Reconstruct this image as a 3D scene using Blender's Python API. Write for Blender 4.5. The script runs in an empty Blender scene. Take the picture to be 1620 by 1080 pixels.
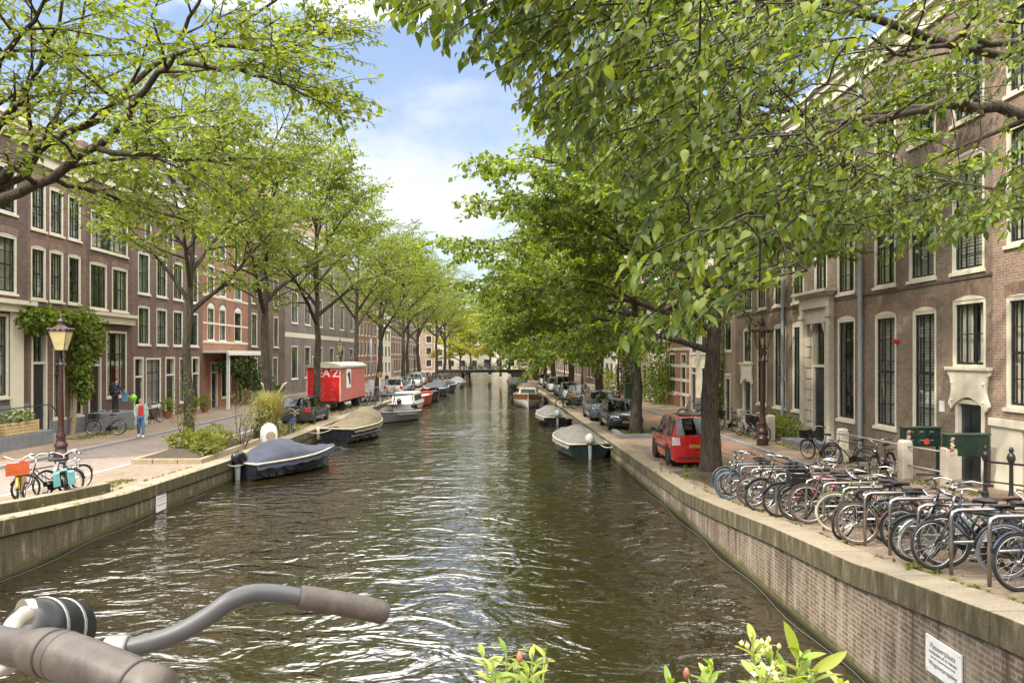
import bpy, math, random
import numpy as np
from mathutils import Vector, Matrix
rnd = random.Random(11); R = math.radians; PI = math.pi
sc = bpy.context.scene; COL = sc.collection
# ---------------------------------------------------------------- camera, world, sun, exposure
F, CX, HY, CAMZ = 1150.0, 810.0, 563.0, 4.4
PHI = math.atan(28 / F)
cam = bpy.data.objects.new('camera', bpy.data.cameras.new('camera')); COL.objects.link(cam)
cam.location = (0, 0, CAMZ); cam.rotation_euler = (PI / 2, 0, -PHI)
cam.data.sensor_width = 36; cam.data.lens = 36 * F / 1620; cam.data.shift_y = (HY - 540) / 1620
cam.data.clip_start = .05; cam.data.clip_end = 4000
sc.camera = cam
SUN_EL, SUN_AZ = R(50), R(238)          # azimuth clockwise from +Y: behind the camera and to the left
sun = bpy.data.objects.new('sun', bpy.data.lights.new('sun', 'SUN')); COL.objects.link(sun)
sun.data.energy = 2.7; sun.data.angle = R(2.0); sun.data.color = (1, .93, .8)
sd = Vector((math.sin(SUN_AZ) * math.cos(SUN_EL), math.cos(SUN_AZ) * math.cos(SUN_EL), math.sin(SUN_EL)))
sun.rotation_euler = sd.to_track_quat('Z', 'Y').to_euler()
W = bpy.data.worlds.new('World'); sc.world = W; W.use_nodes = True
nt = W.node_tree; nt.nodes.clear()
def nn(nt, t, **k):
    n = nt.nodes.new(t)
    for a, b in k.items():
        if a == 'inp':
            for i, v in b.items():
                if hasattr(v, 'is_output'): nt.links.new(v, n.inputs[i])
                else: n.inputs[i].default_value = v
        else: setattr(n, a, b)
    return n
def ramp(nt, fac, stops, interp='LINEAR'):
    n = nt.nodes.new('ShaderNodeValToRGB'); n.color_ramp.interpolation = interp
    e = n.color_ramp.elements
    while len(e) < len(stops): e.new(.5)
    for q, (p, c) in zip(e, stops):
        q.position = p; q.color = (c, c, c, 1) if not hasattr(c, '__len__') else (*c, 1)
    nt.links.new(fac, n.inputs[0]); return n.outputs[0]
def mth(nt, op, a, b=0.0, c=0.0):
    return nn(nt, 'ShaderNodeMath', operation=op, inp={0: a, 1: b, 2: c}).outputs[0]
def mixc(nt, fac, a, b, mode='MIX'):
    n = nt.nodes.new('ShaderNodeMix'); n.data_type = 'RGBA'; n.blend_type = mode; n.clamp_factor = True
    for i, v in ((0, fac), (6, a), (7, b)):
        if hasattr(v, 'is_output'): nt.links.new(v, n.inputs[i])
        else: n.inputs[i].default_value = (*v, 1) if hasattr(v, '__len__') and len(v) == 3 else v
    return n.outputs[2]
sky = nn(nt, 'ShaderNodeTexSky', sky_type='NISHITA', sun_disc=False, sun_elevation=SUN_EL, sun_rotation=SUN_AZ, air_density=1.0, dust_density=1.4, ozone_density=1.2)
tc = nn(nt, 'ShaderNodeTexCoord'); mp = nn(nt, 'ShaderNodeMapping', inp={0: tc.outputs['Generated'], 3: (1, 1, 2.1), 1: (3.1, .4, .25)})
no = nn(nt, 'ShaderNodeTexNoise', inp={0: mp.outputs[0], 'Scale': 2.6, 'Detail': 8.0, 'Roughness': .56, 'Distortion': .25})
sx = nn(nt, 'ShaderNodeSeparateXYZ', inp={0: tc.outputs['Generated']})
low = ramp(nt, sx.outputs[2], [(0, .14), (.14, .05), (.26, .0), (.40, .04), (.50, .30), (1, .14)])
cl = ramp(nt, mth(nt, 'ADD', no.outputs[0], low), [(.49, 0), (.74, 1)], 'EASE')
cshade = mixc(nt, ramp(nt, sx.outputs[2], [(.38, 0), (.56, 1)]), (4.5, 4.55, 4.6), (30, 29.4, 28.6))
hz = ramp(nt, sx.outputs[2], [(0, 1), (.15, .6), (.40, 0)])
skyc = mixc(nt, .72, sky.outputs[0], mixc(nt, hz, (1.8, 2.45, 3.75), (3.5, 4.0, 4.6)))
wc = mixc(nt, mth(nt, 'MULTIPLY', cl, .92), skyc, cshade)
bg = nn(nt, 'ShaderNodeBackground', inp={0: wc, 1: .15})
nn(nt, 'ShaderNodeOutputWorld', inp={0: bg.outputs[0]})
sc.view_settings.view_transform = 'Standard'; sc.view_settings.look = 'None'
sc.view_settings.exposure = .78; sc.view_settings.gamma = 1
sc.cycles.max_bounces = 7; sc.cycles.diffuse_bounces = 3; sc.cycles.glossy_bounces = 3
sc.cycles.transmission_bounces = 4; sc.cycles.transparent_max_bounces = 10
sc.cycles.caustics_reflective = False; sc.cycles.caustics_refractive = False
sc.cycles.use_denoising = True
# ---------------------------------------------------------------- pixel -> world helpers (photo pixels, 1620 x 1080)
def ray(px):
    u = (px - CX) / F
    return math.sin(PHI) + u * math.cos(PHI), math.cos(PHI) - u * math.sin(PHI)
def atY(px, Y):
    x, y = ray(px); return Y * x / y
def atX(px, X):
    x, y = ray(px); return X * y / x
def depth(X, Y): return X * math.sin(PHI) + Y * math.cos(PHI)
def zat(py, X, Y): return CAMZ - (py - HY) / F * depth(X, Y)
def P3(px, py, d):
    x, y = ray(px); return Vector((x * d, y * d, CAMZ - (py - HY) / F * d))
_zp = [(-12, 3.0), (2, 2.3), (5, 1.97), (7, 1.83), (9.2, 1.6), (10, 1.5), (13, 1.3), (16.2, 1.02), (19, .82), (25, .74), (35, .66), (400, .6)]
def zs(Y): return float(np.interp(Y, [a for a, b in _zp], [b for a, b in _zp]))
_xl = [(-12, -9.9), (10, -9.75), (19, -9.55), (26, -9.28), (45, -9.1), (68, -8.43), (88, -7.9), (112, -7.2), (260, -5.5)]
_xr = [(-12, 5.04), (40, 5.04), (71, 4.68), (112, 4.3), (260, 4.0)]
def XL(Y): return float(np.interp(Y, [a for a, b in _xl], [b for a, b in _xl]))
def XR(Y): return float(np.interp(Y, [a for a, b in _xr], [b for a, b in _xr]))
def FL(Y): return float(np.interp(Y, [0, 60, 88, 112, 260], [-19.7, -19.7, -18.8, -18.0, -16.5]))
def FR(Y): return float(np.interp(Y, [0, 45, 71, 112, 260], [12.77, 13.4, 13.1, 12.7, 12.0]))
def gnd(px, py):
    lo, hi = 1.0, 300.0
    for _ in range(50):
        Y = (lo + hi) / 2
        z = zat(py, atY(px, Y), Y)
        if z > zs(Y): lo = Y
        else: hi = Y
    return atY(px, Y), Y, zs(Y)
# ---------------------------------------------------------------- mesh builder
class MB:
    def __init__(s): s.v = []; s.f = []; s.m = []
    def add(s, v, f, mi=0, M=None):
        o = len(s.v)
        s.v += [tuple(M @ Vector(p)) for p in v] if M is not None else [tuple(p) for p in v]
        s.f += [tuple(i + o for i in q) for q in f]; s.m += [mi] * len(f); return s
    def box(s, x0, x1, y0, y1, z0, z1, mi=0, M=None):
        return s.add([(x0, y0, z0), (x1, y0, z0), (x1, y1, z0), (x0, y1, z0), (x0, y0, z1), (x1, y0, z1), (x1, y1, z1), (x0, y1, z1)],
                     [(0, 3, 2, 1), (4, 5, 6, 7), (0, 1, 5, 4), (1, 2, 6, 5), (2, 3, 7, 6), (3, 0, 4, 7)], mi, M)
    def loft(s, rings, mi=0, closed=True, cap=True, M=None):
        n = len(rings[0]); v = [p for r in rings for p in r]; f = []
        for i in range(len(rings) - 1):
            for j in range(n if closed else n - 1):
                a = i * n + j; b = i * n + (j + 1) % n; f.append((a, b, b + n, a + n))
        if cap and closed: f.append(tuple(range(n))[::-1]); f.append(tuple((len(rings) - 1) * n + j for j in range(n)))
        return s.add(v, f, mi, M)
    def tube(s, pts, r, n=8, mi=0, cap=True, M=None):
        pts = [Vector(p) for p in pts]
        if not hasattr(r, '__len__'): r = [r] * len(pts)
        up = None; rings = []
        for i, p in enumerate(pts):
            t = (pts[min(i + 1, len(pts) - 1)] - pts[max(i - 1, 0)])
            t = t.normalized() if t.length > 1e-9 else Vector((0, 0, 1))
            if up is None: up = Vector((0, 0, 1)) if abs(t.z) < .9 else Vector((1, 0, 0))
            a = t.cross(up)
            if a.length < 1e-6: a = t.orthogonal()
            a.normalize(); b = a.cross(t).normalized(); up = b
            rings.append([p + (a * math.cos(2 * PI * k / n) + b * math.sin(2 * PI * k / n)) * r[i] for k in range(n)])
        return s.loft(rings, mi, True, cap, M)
    def lathe(s, prof, n=16, mi=0, M=None, cap=True):
        return s.loft([[(r * math.cos(2 * PI * k / n), r * math.sin(2 * PI * k / n), z) for k in range(n)] for r, z in prof], mi, True, cap, M)
    def torus(s, c, Rr, r, n=28, m=8, axis='y', mi=0, M=None, sy=1.0):
        v = []; f = []
        for i in range(n):
            a = 2 * PI * i / n
            for j in range(m):
                b = 2 * PI * j / m; q = Rr + r * math.cos(b); h = r * math.sin(b) * sy
                x, y = q * math.cos(a), q * math.sin(a)
                v.append((c[0] + x, c[1] + h, c[2] + y) if axis == 'y' else (c[0] + x, c[1] + y, c[2] + h) if axis == 'z' else (c[0] + h, c[1] + x, c[2] + y))
        for i in range(n):
            for j in range(m):
                f.append((i * m + j, i * m + (j + 1) % m, ((i + 1) % n) * m + (j + 1) % m, ((i + 1) % n) * m + j))
        return s.add(v, f, mi, M)
    def prism(s, out, y0, y1, mi=0, M=None):      # outline in x,z extruded along y
        n = len(out)
        v = [(x, y0, z) for x, z in out] + [(x, y1, z) for x, z in out]
        f = [tuple(range(n)), tuple(range(2 * n - 1, n - 1, -1))] + [(i, i + n, (i + 1) % n + n, (i + 1) % n) for i in range(n)]
        return s.add(v, f, mi, M)
    def mesh(s, name, mats, smooth=False):
        me = bpy.data.meshes.new(name); me.from_pydata(s.v, [], s.f)
        for m in (mats if isinstance(mats, (list, tuple)) else [mats]): me.materials.append(m)
        me.polygons.foreach_set('material_index', s.m)
        if smooth:
            me.polygons.foreach_set('use_smooth', [True] * len(me.polygons))
            if smooth is not True: me.set_sharp_from_angle(angle=R(smooth))
        me.update(); return me
    def build(s, name, mats, parent=None, smooth=False, bevel=0):
        return link(name, s.mesh(name, mats, smooth), parent, bevel)
def link(name, me, parent=None, bevel=0, mat=None):
    o = bpy.data.objects.new(name, me); COL.objects.link(o)
    if parent is not None: o.parent = parent
    if bevel:
        b = o.modifiers.new('b', 'BEVEL'); b.width = bevel; b.segments = 2; b.limit_method = 'ANGLE'
    if mat is not None:
        o.material_slots[0].link = 'OBJECT'; o.material_slots[0].material = mat
    return o
def tag(o, label, cat, group=None, kind=None):
    if label: o['label'] = label
    if cat: o['category'] = cat
    if group: o['group'] = group
    if kind: o['kind'] = kind
    return o
def thing(name, label, cat, loc=(0, 0, 0), rz=0, group=None):
    o = bpy.data.objects.new(name, None); COL.objects.link(o); o.empty_display_size = .2
    o.location = loc; o.rotation_euler = (0, 0, rz); return tag(o, label, cat, group)
def struct(o): o['kind'] = 'structure'; return o
KIDS = {}
def copy_tree(o, parent=None):
    c = o.copy(); COL.objects.link(c)
    if parent is not None: c.parent = parent
    for ch in o.children: copy_tree(ch, c)
    return c
# ---------------------------------------------------------------- materials
def new_mat(name):
    m = bpy.data.materials.new(name); m.use_nodes = True; m.node_tree.nodes.clear(); return m, m.node_tree
def fin(nt, sh): nn(nt, 'ShaderNodeOutputMaterial', inp={0: sh})
def posn(nt): return nn(nt, 'ShaderNodeNewGeometry').outputs['Position']
def pbr(name, col, rough=.6, metal=0., var=.18, scale=6., bump=0., spec=.5, obj=True, coat=0.):
    m, nt = new_mat(name)
    v = nn(nt, 'ShaderNodeTexCoord').outputs['Object'] if obj else posn(nt)
    n = nn(nt, 'ShaderNodeTexNoise', inp={0: v, 'Scale': scale, 'Detail': 5.0, 'Roughness': .6})
    c = mixc(nt, ramp(nt, n.outputs[0], [(.3, 0), (.7, 1)]), tuple(x * (1 - var) for x in col), tuple(min(1, x * (1 + var)) for x in col))
    p = nn(nt, 'ShaderNodeBsdfPrincipled', inp={'Base Color': c, 'Metallic': metal, 'Specular IOR Level': spec, 'Coat Weight': coat})
    nt.links.new(ramp(nt, n.outputs[0], [(.2, max(0, rough - .08)), (.8, min(1, rough + .08))]), p.inputs['Roughness'])
    if bump:
        n2 = nn(nt, 'ShaderNodeTexNoise', inp={0: v, 'Scale': scale * 6, 'Detail': 4.0})
        nt.links.new(nn(nt, 'ShaderNodeBump', inp={'Strength': .6, 'Distance': bump, 'Height': n2.outputs[0]}).outputs[0], p.inputs['Normal'])
    fin(nt, p.outputs[0]); return m
def brick(name, c1, c2, mort, plane='yz', bw=.23, bh=.068, ms=.010, stain=None, rough=.85, off=.5, dirt=.25, moss=0.):
    m, nt = new_mat(name)
    s = nn(nt, 'ShaderNodeSeparateXYZ', inp={0: posn(nt)})
    ax = {'x': 0, 'y': 1, 'z': 2}
    if plane == 'yz': a = mth(nt, 'ADD', s.outputs[1], s.outputs[0])
    else: a = s.outputs[ax[plane[0]]]
    v = nn(nt, 'ShaderNodeCombineXYZ', inp={0: a, 1: s.outputs[ax[plane[1]]]}).outputs[0]
    if stain:
        wob = nn(nt, 'ShaderNodeTexNoise', inp={0: posn(nt), 'Scale': 3.0, 'Detail': 3.0})
        v = nn(nt, 'ShaderNodeVectorMath', operation='MULTIPLY_ADD', inp={0: wob.outputs['Color'], 1: (.05, .03, 0), 2: v}).outputs[0]
    b = nn(nt, 'ShaderNodeTexBrick', offset=off, inp={0: v, 'Scale': 1.0, 'Brick Width': bw, 'Row Height': bh, 'Mortar Size': ms, 'Mortar Smooth': .25, 'Bias': -.1, 'Color1': (*c1, 1), 'Color2': (*c2, 1), 'Mortar': (*mort, 1)})
    n = nn(nt, 'ShaderNodeTexNoise', inp={0: posn(nt), 'Scale': .7, 'Detail': 8.0, 'Roughness': .65})
    c = mixc(nt, 1., b.outputs[0], ramp(nt, n.outputs[0], [(.25, 1 - dirt * 1.6), (.5, 1), (.8, 1 + dirt)]), 'MULTIPLY')
    n3 = nn(nt, 'ShaderNodeTexNoise', inp={0: posn(nt), 'Scale': 9., 'Detail': 3.0})
    c = mixc(nt, 1., c, ramp(nt, n3.outputs[0], [(.3, .8), (.7, 1.15)]), 'MULTIPLY')
    if stain:      # quay: vertical streaks, lime, moss near the water and under the coping
        st = nn(nt, 'ShaderNodeMapping', inp={0: posn(nt), 3: (3.2, 3.2, .35)})
        ns = nn(nt, 'ShaderNodeTexNoise', inp={0: st.outputs[0], 'Scale': 1.6, 'Detail': 6.0, 'Roughness': .7})
        c = mixc(nt, ramp(nt, ns.outputs[0], [(.51, 0), (.62, .8)]), c, (.34, .29, .22))
        c = mixc(nt, ramp(nt, ns.outputs[0], [(.36, .85), (.475, 0)]), c, (.05, .04, .03))
        nm = nn(nt, 'ShaderNodeTexNoise', inp={0: posn(nt), 'Scale': 1.7, 'Detail': 7.0, 'Roughness': .7})
        wl = mth(nt, 'MULTIPLY_ADD', s.outputs[2], -4.0, 1.0)
        wl2 = mth(nt, 'ADD', wl, mth(nt, 'MULTIPLY_ADD', nm.outputs[0], 1.6, -.8))
        c = mixc(nt, ramp(nt, wl2, [(.1, 0), (.55, .9)]), c, (.075, .072, .018))
        c = mixc(nt, ramp(nt, mth(nt, 'MULTIPLY_ADD', s.outputs[2], -14.0, 1.0), [(0, 0), (.5, .9)]), c, (.02, .02, .012))
        if moss: c = mixc(nt, ramp(nt, nm.outputs[0], [(.42, 0), (.62, moss)]), c, (.085, .078, .03))
    p = nn(nt, 'ShaderNodeBsdfPrincipled', inp={'Base Color': c, 'Roughness': rough, 'Specular IOR Level': .3})
    nt.links.new(nn(nt, 'ShaderNodeBump', invert=True, inp={'Strength': .55, 'Distance': .012, 'Height': mth(nt, 'ADD', b.outputs[1], mth(nt, 'MULTIPLY', n3.outputs[0], .5))}).outputs[0], p.inputs['Normal'])
    fin(nt, p.outputs[0]); return m
def leafmat(name, cols, trans=.4, rough=.42, spec=.35):
    m, nt = new_mat(name)
    g = nn(nt, 'ShaderNodeNewGeometry')
    c = ramp(nt, g.outputs['Random Per Island'], [(i / (len(cols) - 1), q) for i, q in enumerate(cols)])
    n = nn(nt, 'ShaderNodeTexNoise', inp={0: g.outputs['Position'], 'Scale': .55, 'Detail': 3.0})
    c = mixc(nt, 1., c, ramp(nt, n.outputs[0], [(.3, .78), (.7, 1.18)]), 'MULTIPLY')
    p = nn(nt, 'ShaderNodeBsdfPrincipled', inp={'Base Color': c, 'Roughness': rough, 'Specular IOR Level': spec})
    tcol = mixc(nt, 1., c, (1.75, 1.7, .6), 'MULTIPLY')
    t = nn(nt, 'ShaderNodeBsdfTranslucent', inp={0: tcol})
    fin(nt, nn(nt, 'ShaderNodeMixShader', inp={0: trans, 1: p.outputs[0], 2: t.outputs[0]}).outputs[0]); return m
def barkmat(name, c1, c2):
    m, nt = new_mat(name)
    mp = nn(nt, 'ShaderNodeMapping', inp={0: nn(nt, 'ShaderNodeTexCoord').outputs['Object'], 3: (9, 9, 1.5)})
    n = nn(nt, 'ShaderNodeTexNoise', inp={0: mp.outputs[0], 'Scale': 1.8, 'Detail': 8.0, 'Roughness': .7, 'Distortion': .6})
    n2 = nn(nt, 'ShaderNodeTexNoise', inp={0: posn(nt), 'Scale': 1.3, 'Detail': 4.0})
    c = mixc(nt, ramp(nt, n.outputs[0], [(.36, 0), (.62, 1)]), c1, c2)
    c = mixc(nt, ramp(nt, n2.outputs[0], [(.52, 0), (.72, .45)]), c, (.06, .066, .028))
    p = nn(nt, 'ShaderNodeBsdfPrincipled', inp={'Base Color': c, 'Roughness': .9, 'Specular IOR Level': .2})
    nt.links.new(nn(nt, 'ShaderNodeBump', inp={'Strength': .9, 'Distance': .04, 'Height': n.outputs[0]}).outputs[0], p.inputs['Normal'])
    fin(nt, p.outputs[0]); return m
def glassmat(name, tint=(.93, .95, .93), refl=.13):
    m, nt = new_mat(name)
    n = nn(nt, 'ShaderNodeTexNoise', inp={0: posn(nt), 'Scale': 1.4, 'Detail': 1.0})
    b = nn(nt, 'ShaderNodeBump', inp={'Strength': .25, 'Distance': .02, 'Height': n.outputs[0]})
    fr = nn(nt, 'ShaderNodeLayerWeight', inp={0: .5})
    fac = mth(nt, 'MULTIPLY_ADD', mth(nt, 'POWER', fr.outputs['Facing'], 3.5), .75, refl)
    t = nn(nt, 'ShaderNodeBsdfTransparent', inp={0: (*tint, 1)})
    g = nn(nt, 'ShaderNodeBsdfGlossy', inp={0: (.95, .97, 1, 1), 1: .015, 'Normal': b.outputs[0]})
    fin(nt, nn(nt, 'ShaderNodeMixShader', inp={0: fac, 1: t.outputs[0], 2: g.outputs[0]}).outputs[0]); return m
M = {}
M['bark'] = barkmat('elm_bark', (.022, .017, .012), (.098, .076, .055))
M['bark_dark'] = barkmat('dark_bark', (.020, .016, .012), (.075, .06, .045))
M['leaf_left'] = leafmat('leaf_yellow_green', [(.075, .115, .016), (.12, .165, .023), (.17, .21, .03), (.24, .265, .05)], .48)
M['leaf_right'] = leafmat('leaf_mid_green', [(.06, .098, .015), (.10, .15, .022), (.15, .20, .03), (.24, .28, .05)], .47)
M['leaf_near'] = leafmat('leaf_glossy_green', [(.045, .078, .012), (.08, .122, .018), (.13, .175, .027), (.22, .255, .05)], .46, .42, .35)
M['leaf_dark'] = leafmat('leaf_dark_green', [(.022, .045, .010), (.04, .07, .014), (.06, .10, .02), (.10, .15, .03)], .3)
M['leaf_gold_sun'] = leafmat('leaf_golden_sunlit', [(.17, .20, .03), (.26, .28, .04), (.36, .35, .06), (.30, .31, .05)], .45)  # yellow sunlight on the far trees is put into the leaf colour
M['straw'] = leafmat('straw_blade', [(.22, .22, .07), (.34, .31, .13), (.46, .40, .20), (.15, .20, .05)], .35)
M['grass'] = leafmat('grass_blade', [(.10, .13, .02), (.16, .18, .03), (.22, .21, .05), (.12, .15, .02)], .35)
M['b_red'] = brick('brick_brown_red', (.15, .078, .055), (.21, .115, .08), (.21, .18, .15))
M['b_dark'] = brick('brick_dark_brown', (.105, .062, .048), (.15, .092, .070), (.16, .135, .115))
M['b_plum'] = brick('brick_plum', (.12, .062, .055), (.165, .088, .075), (.17, .14, .13))
M['b_tan'] = brick('brick_weathered_tan', (.175, .125, .087), (.235, .172, .12), (.235, .195, .15), dirt=.3)
M['b_lite'] = brick('brick_light_brown', (.26, .165, .115), (.34, .22, .155), (.36, .31, .26), bh=.075)
M['b_orange'] = brick('brick_orange_red', (.30, .12, .062), (.36, .155, .08), (.30, .22, .17))
M['b_grey'] = brick('brick_grey_brown', (.17, .135, .11), (.21, .17, .14), (.21, .185, .16))
M['soldier'] = brick('brick_soldier_arch', (.19, .115, .08), (.26, .165, .115), (.22, .18, .14), bw=.068, bh=.4, off=0)
M['quay_l'] = brick('quay_brick_mossy', (.10, .072, .045), (.145, .105, .065), (.16, .13, .085), stain=1, moss=.75, ms=.012)
M['quay_r'] = brick('quay_brick_weathered', (.155, .10, .07), (.22, .145, .102), (.28, .24, .18), stain=1, moss=.15, ms=.014)
M['pave_park'] = brick('paving_brown_clinker', (.21, .155, .11), (.29, .22, .155), (.14, .105, .075), 'xy', .21, .10, .008, dirt=.2)
M['pave_road'] = brick('paving_pink_clinker', (.22, .175, .15), (.27, .21, .175), (.17, .14, .12), 'xy', .21, .105, .006, dirt=.15)
M['pave_walk'] = brick('paving_walk_clinker', (.23, .17, .12), (.30, .215, .15), (.16, .125, .085), 'xy', .21, .105, .007, dirt=.22)
M['pave_red'] = brick('paving_red_clinker', (.27, .155, .105), (.33, .20, .14), (.2, .13, .09), 'xy', .21, .105, .006, dirt=.15)
M['kerb'] = pbr('bluestone_kerb', (.25, .25, .25), .7, bump=.004, obj=False)
M['cream'] = pbr('cream_paint', (.66, .60, .47), .5, var=.06, scale=3)
M['white'] = pbr('white_paint', (.74, .72, .66), .45, var=.05, scale=3)
M['stone'] = pbr('sandstone', (.50, .44, .35), .8, var=.15, scale=5, bump=.004)
M['grey_stone'] = pbr('grey_plinth_stone', (.17, .175, .18), .7, var=.18, scale=4, bump=.004)
M['sash'] = pbr('black_green_paint', (.018, .024, .022), .3, var=.1)
M['door'] = pbr('door_black_green', (.016, .022, .022), .22, var=.1)
M['curtain'] = pbr('linen_curtain', (.62, .58, .47), .9, var=.15, scale=14)
M['blind'] = pbr('pale_blind', (.44, .42, .36), .8, var=.08, scale=30)
M['dark_in'] = pbr('dim_room', (.14, .125, .10), .9, var=.3, scale=1.2)
M['glass'] = glassmat('window_glass')
M['roof'] = pbr('clay_roof_tiles', (.17, .085, .06), .8, var=.3, scale=20, bump=.03)
M['roof_grey'] = pbr('slate_roof', (.10, .10, .105), .7, var=.3, scale=20, bump=.02)
M['zinc'] = pbr('zinc_pipe', (.30, .32, .33), .5, var=.15)
M['iron_red'] = pbr('oxblood_iron', (.046, .018, .016), .3, var=.3, scale=15, bump=.002)
M['iron'] = pbr('black_iron', (.014, .014, .015), .38, var=.2)
M['soil'] = pbr('dark_soil', (.055, .04, .026), .95, var=.4, scale=8, bump=.02, obj=False)
M['wood'] = pbr('grey_wood', (.30, .23, .14), .8, var=.3, scale=9, bump=.004)
M['steel'] = pbr('rack_steel', (.37, .35, .32), .36, 1., var=.08)
M['chrome'] = pbr('bright_steel', (.46, .45, .43), .25, 1., var=.06)
M['rubber'] = pbr('black_rubber', (.018, .018, .018), .75, var=.2)
M['blackp'] = pbr('black_enamel', (.012, .012, .013), .25, var=.2)
M['saddle'] = pbr('black_saddle', (.02, .019, .018), .5, var=.2)
M['greyplastic'] = pbr('dark_plastic', (.035, .035, .037), .55, var=.15)
# ================================================================ SETTING: water, quays, streets, bridges
def water_mat():
    m, nt = new_mat('canal_water')
    p0 = posn(nt)
    a = nn(nt, 'ShaderNodeTexNoise', inp={0: nn(nt, 'ShaderNodeMapping', inp={0: p0, 3: (.85, 1.25, 1), 2: (0, 0, .2)}).outputs[0], 'Scale': 1.0, 'Detail': 2.4, 'Roughness': .5, 'Distortion': 1.3})
    b = nn(nt, 'ShaderNodeTexNoise', inp={0: nn(nt, 'ShaderNodeMapping', inp={0: p0, 3: (.9, 1.3, 1), 2: (0, 0, -.4)}).outputs[0], 'Scale': 4.6, 'Detail': 1.5, 'Roughness': .5, 'Distortion': .9})
    calm = nn(nt, 'ShaderNodeTexNoise', inp={0: p0, 'Scale': .16, 'Detail': 2.0})
    amp = ramp(nt, calm.outputs[0], [(.3, .55), (.65, 1)])
    h = mth(nt, 'ADD', a.outputs[0], mth(nt, 'MULTIPLY', b.outputs[0], .15))
    bp = nn(nt, 'ShaderNodeBump', inp={'Strength': 1.0, 'Distance': .125, 'Height': mth(nt, 'MULTIPLY', h, amp)})
    n = nn(nt, 'ShaderNodeTexNoise', inp={0: p0, 'Scale': .35, 'Detail': 4.0})
    c = mixc(nt, n.outputs[0], (.014, .011, .0045), (.022, .017, .007))
    d = nn(nt, 'ShaderNodeBsdfDiffuse', inp={0: c, 'Normal': bp.outputs[0]})
    g = nn(nt, 'ShaderNodeBsdfGlossy', inp={0: (1, .985, .95, 1), 1: .03, 'Normal': bp.outputs[0]})
    fr = nn(nt, 'ShaderNodeFresnel', inp={0: 2.4, 1: bp.outputs[0]})
    fin(nt, nn(nt, 'ShaderNodeMixShader', inp={0: fr.outputs[0], 1: d.outputs[0], 2: g.outputs[0]}).outputs[0]); return m
M['water'] = water_mat()
def coping_mat(name, mossy):
    m, nt = new_mat(name); g = posn(nt); s = nn(nt, 'ShaderNodeSeparateXYZ', inp={0: g})
    n = nn(nt, 'ShaderNodeTexNoise', inp={0: g, 'Scale': 1.1, 'Detail': 9.0, 'Roughness': .7})
    n2 = nn(nt, 'ShaderNodeTexNoise', inp={0: g, 'Scale': 45., 'Detail': 3.0})
    c = mixc(nt, ramp(nt, n.outputs[0], [(.3, 0), (.7, 1)]), (.19, .155, .105), (.36, .30, .215))
    c = mixc(nt, 1., c, ramp(nt, n2.outputs[0], [(.3, .72), (.7, 1.22)]), 'MULTIPLY')
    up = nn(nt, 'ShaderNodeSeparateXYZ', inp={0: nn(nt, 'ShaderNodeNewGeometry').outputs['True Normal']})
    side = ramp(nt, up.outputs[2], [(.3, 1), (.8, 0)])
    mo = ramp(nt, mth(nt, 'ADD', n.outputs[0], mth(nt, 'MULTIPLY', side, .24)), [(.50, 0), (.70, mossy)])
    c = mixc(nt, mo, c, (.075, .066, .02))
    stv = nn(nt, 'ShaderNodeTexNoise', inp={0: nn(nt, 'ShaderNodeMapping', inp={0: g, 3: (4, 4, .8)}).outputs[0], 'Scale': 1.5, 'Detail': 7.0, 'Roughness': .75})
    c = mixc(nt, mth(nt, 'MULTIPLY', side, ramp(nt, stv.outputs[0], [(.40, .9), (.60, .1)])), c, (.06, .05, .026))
    c = mixc(nt, ramp(nt, stv.outputs[0], [(.57, 0), (.70, .55)]), c, (.40, .35, .26))
    j = mth(nt, 'PINGPONG', mth(nt, 'DIVIDE', s.outputs[1], 1.0), .9)
    c = mixc(nt, ramp(nt, j, [(.008, .8), (.014, 0)]), c, (.05, .045, .03))
    p = nn(nt, 'ShaderNodeBsdfPrincipled', inp={'Base Color': c, 'Roughness': .9, 'Specular IOR Level': .25})
    nt.links.new(nn(nt, 'ShaderNodeBump', inp={'Strength': .7, 'Distance': .012, 'Height': n2.outputs[0]}).outputs[0], p.inputs['Normal'])
    fin(nt, p.outputs[0]); return m
M['cope_l'] = coping_mat('coping_mossy', .85); M['cope_r'] = coping_mat('coping_weathered', .6)
def quad_sheet(name, m, corners, z):
    return MB().add([(x, y, z) for x, y in corners], [(0, 1, 2, 3)]).build(name, m)
struct(quad_sheet('ground', M['soil'], [(-2500, -2500), (2500, -2500), (2500, 2500), (-2500, 2500)], -1.6))
struct(quad_sheet('canal_water', M['water'], [(-13, -12), (9, -12), (9, 262), (-13, 262)], 0))
YS = [-11, -6, -2, 1, 2, 3.5, 5, 6, 7, 8, 9.2, 10, 11.5, 13, 14.6, 16.2, 17.6, 19, 22, 25, 28, 31, 35, 40, 45, 52, 60, 68, 78, 88, 100, 112, 135, 160, 190, 225, 260]
def strip(name, m, fa, fb, za, zb=None, na=3):
    mb = MB(); v = []
    for Y in YS:
        a, b = fa(Y), fb(Y)
        for k in range(na + 1):
            t = k / na; v.append((a + (b - a) * t, Y, zs(Y) + za + ((zb if zb is not None else za) - za) * t))
    f = [(i * (na + 1) + k, i * (na + 1) + k + 1, (i + 1) * (na + 1) + k + 1, (i + 1) * (na + 1) + k) for i in range(len(YS) - 1) for k in range(na)]
    return mb.add(v, f).build(name, m)
def solid_strip(name, m, fa, fb, z0, z1, parent=None):      # box section following the quay
    rings = [[(fa(Y), Y, zs(Y) + z1), (fb(Y), Y, zs(Y) + z1), (fb(Y), Y, zs(Y) + z0), (fa(Y), Y, zs(Y) + z0)] for Y in YS]
    return MB().loft(rings).build(name, m, parent, bevel=.012)
lineL = lambda Y: XL(Y) - 3.05
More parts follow.
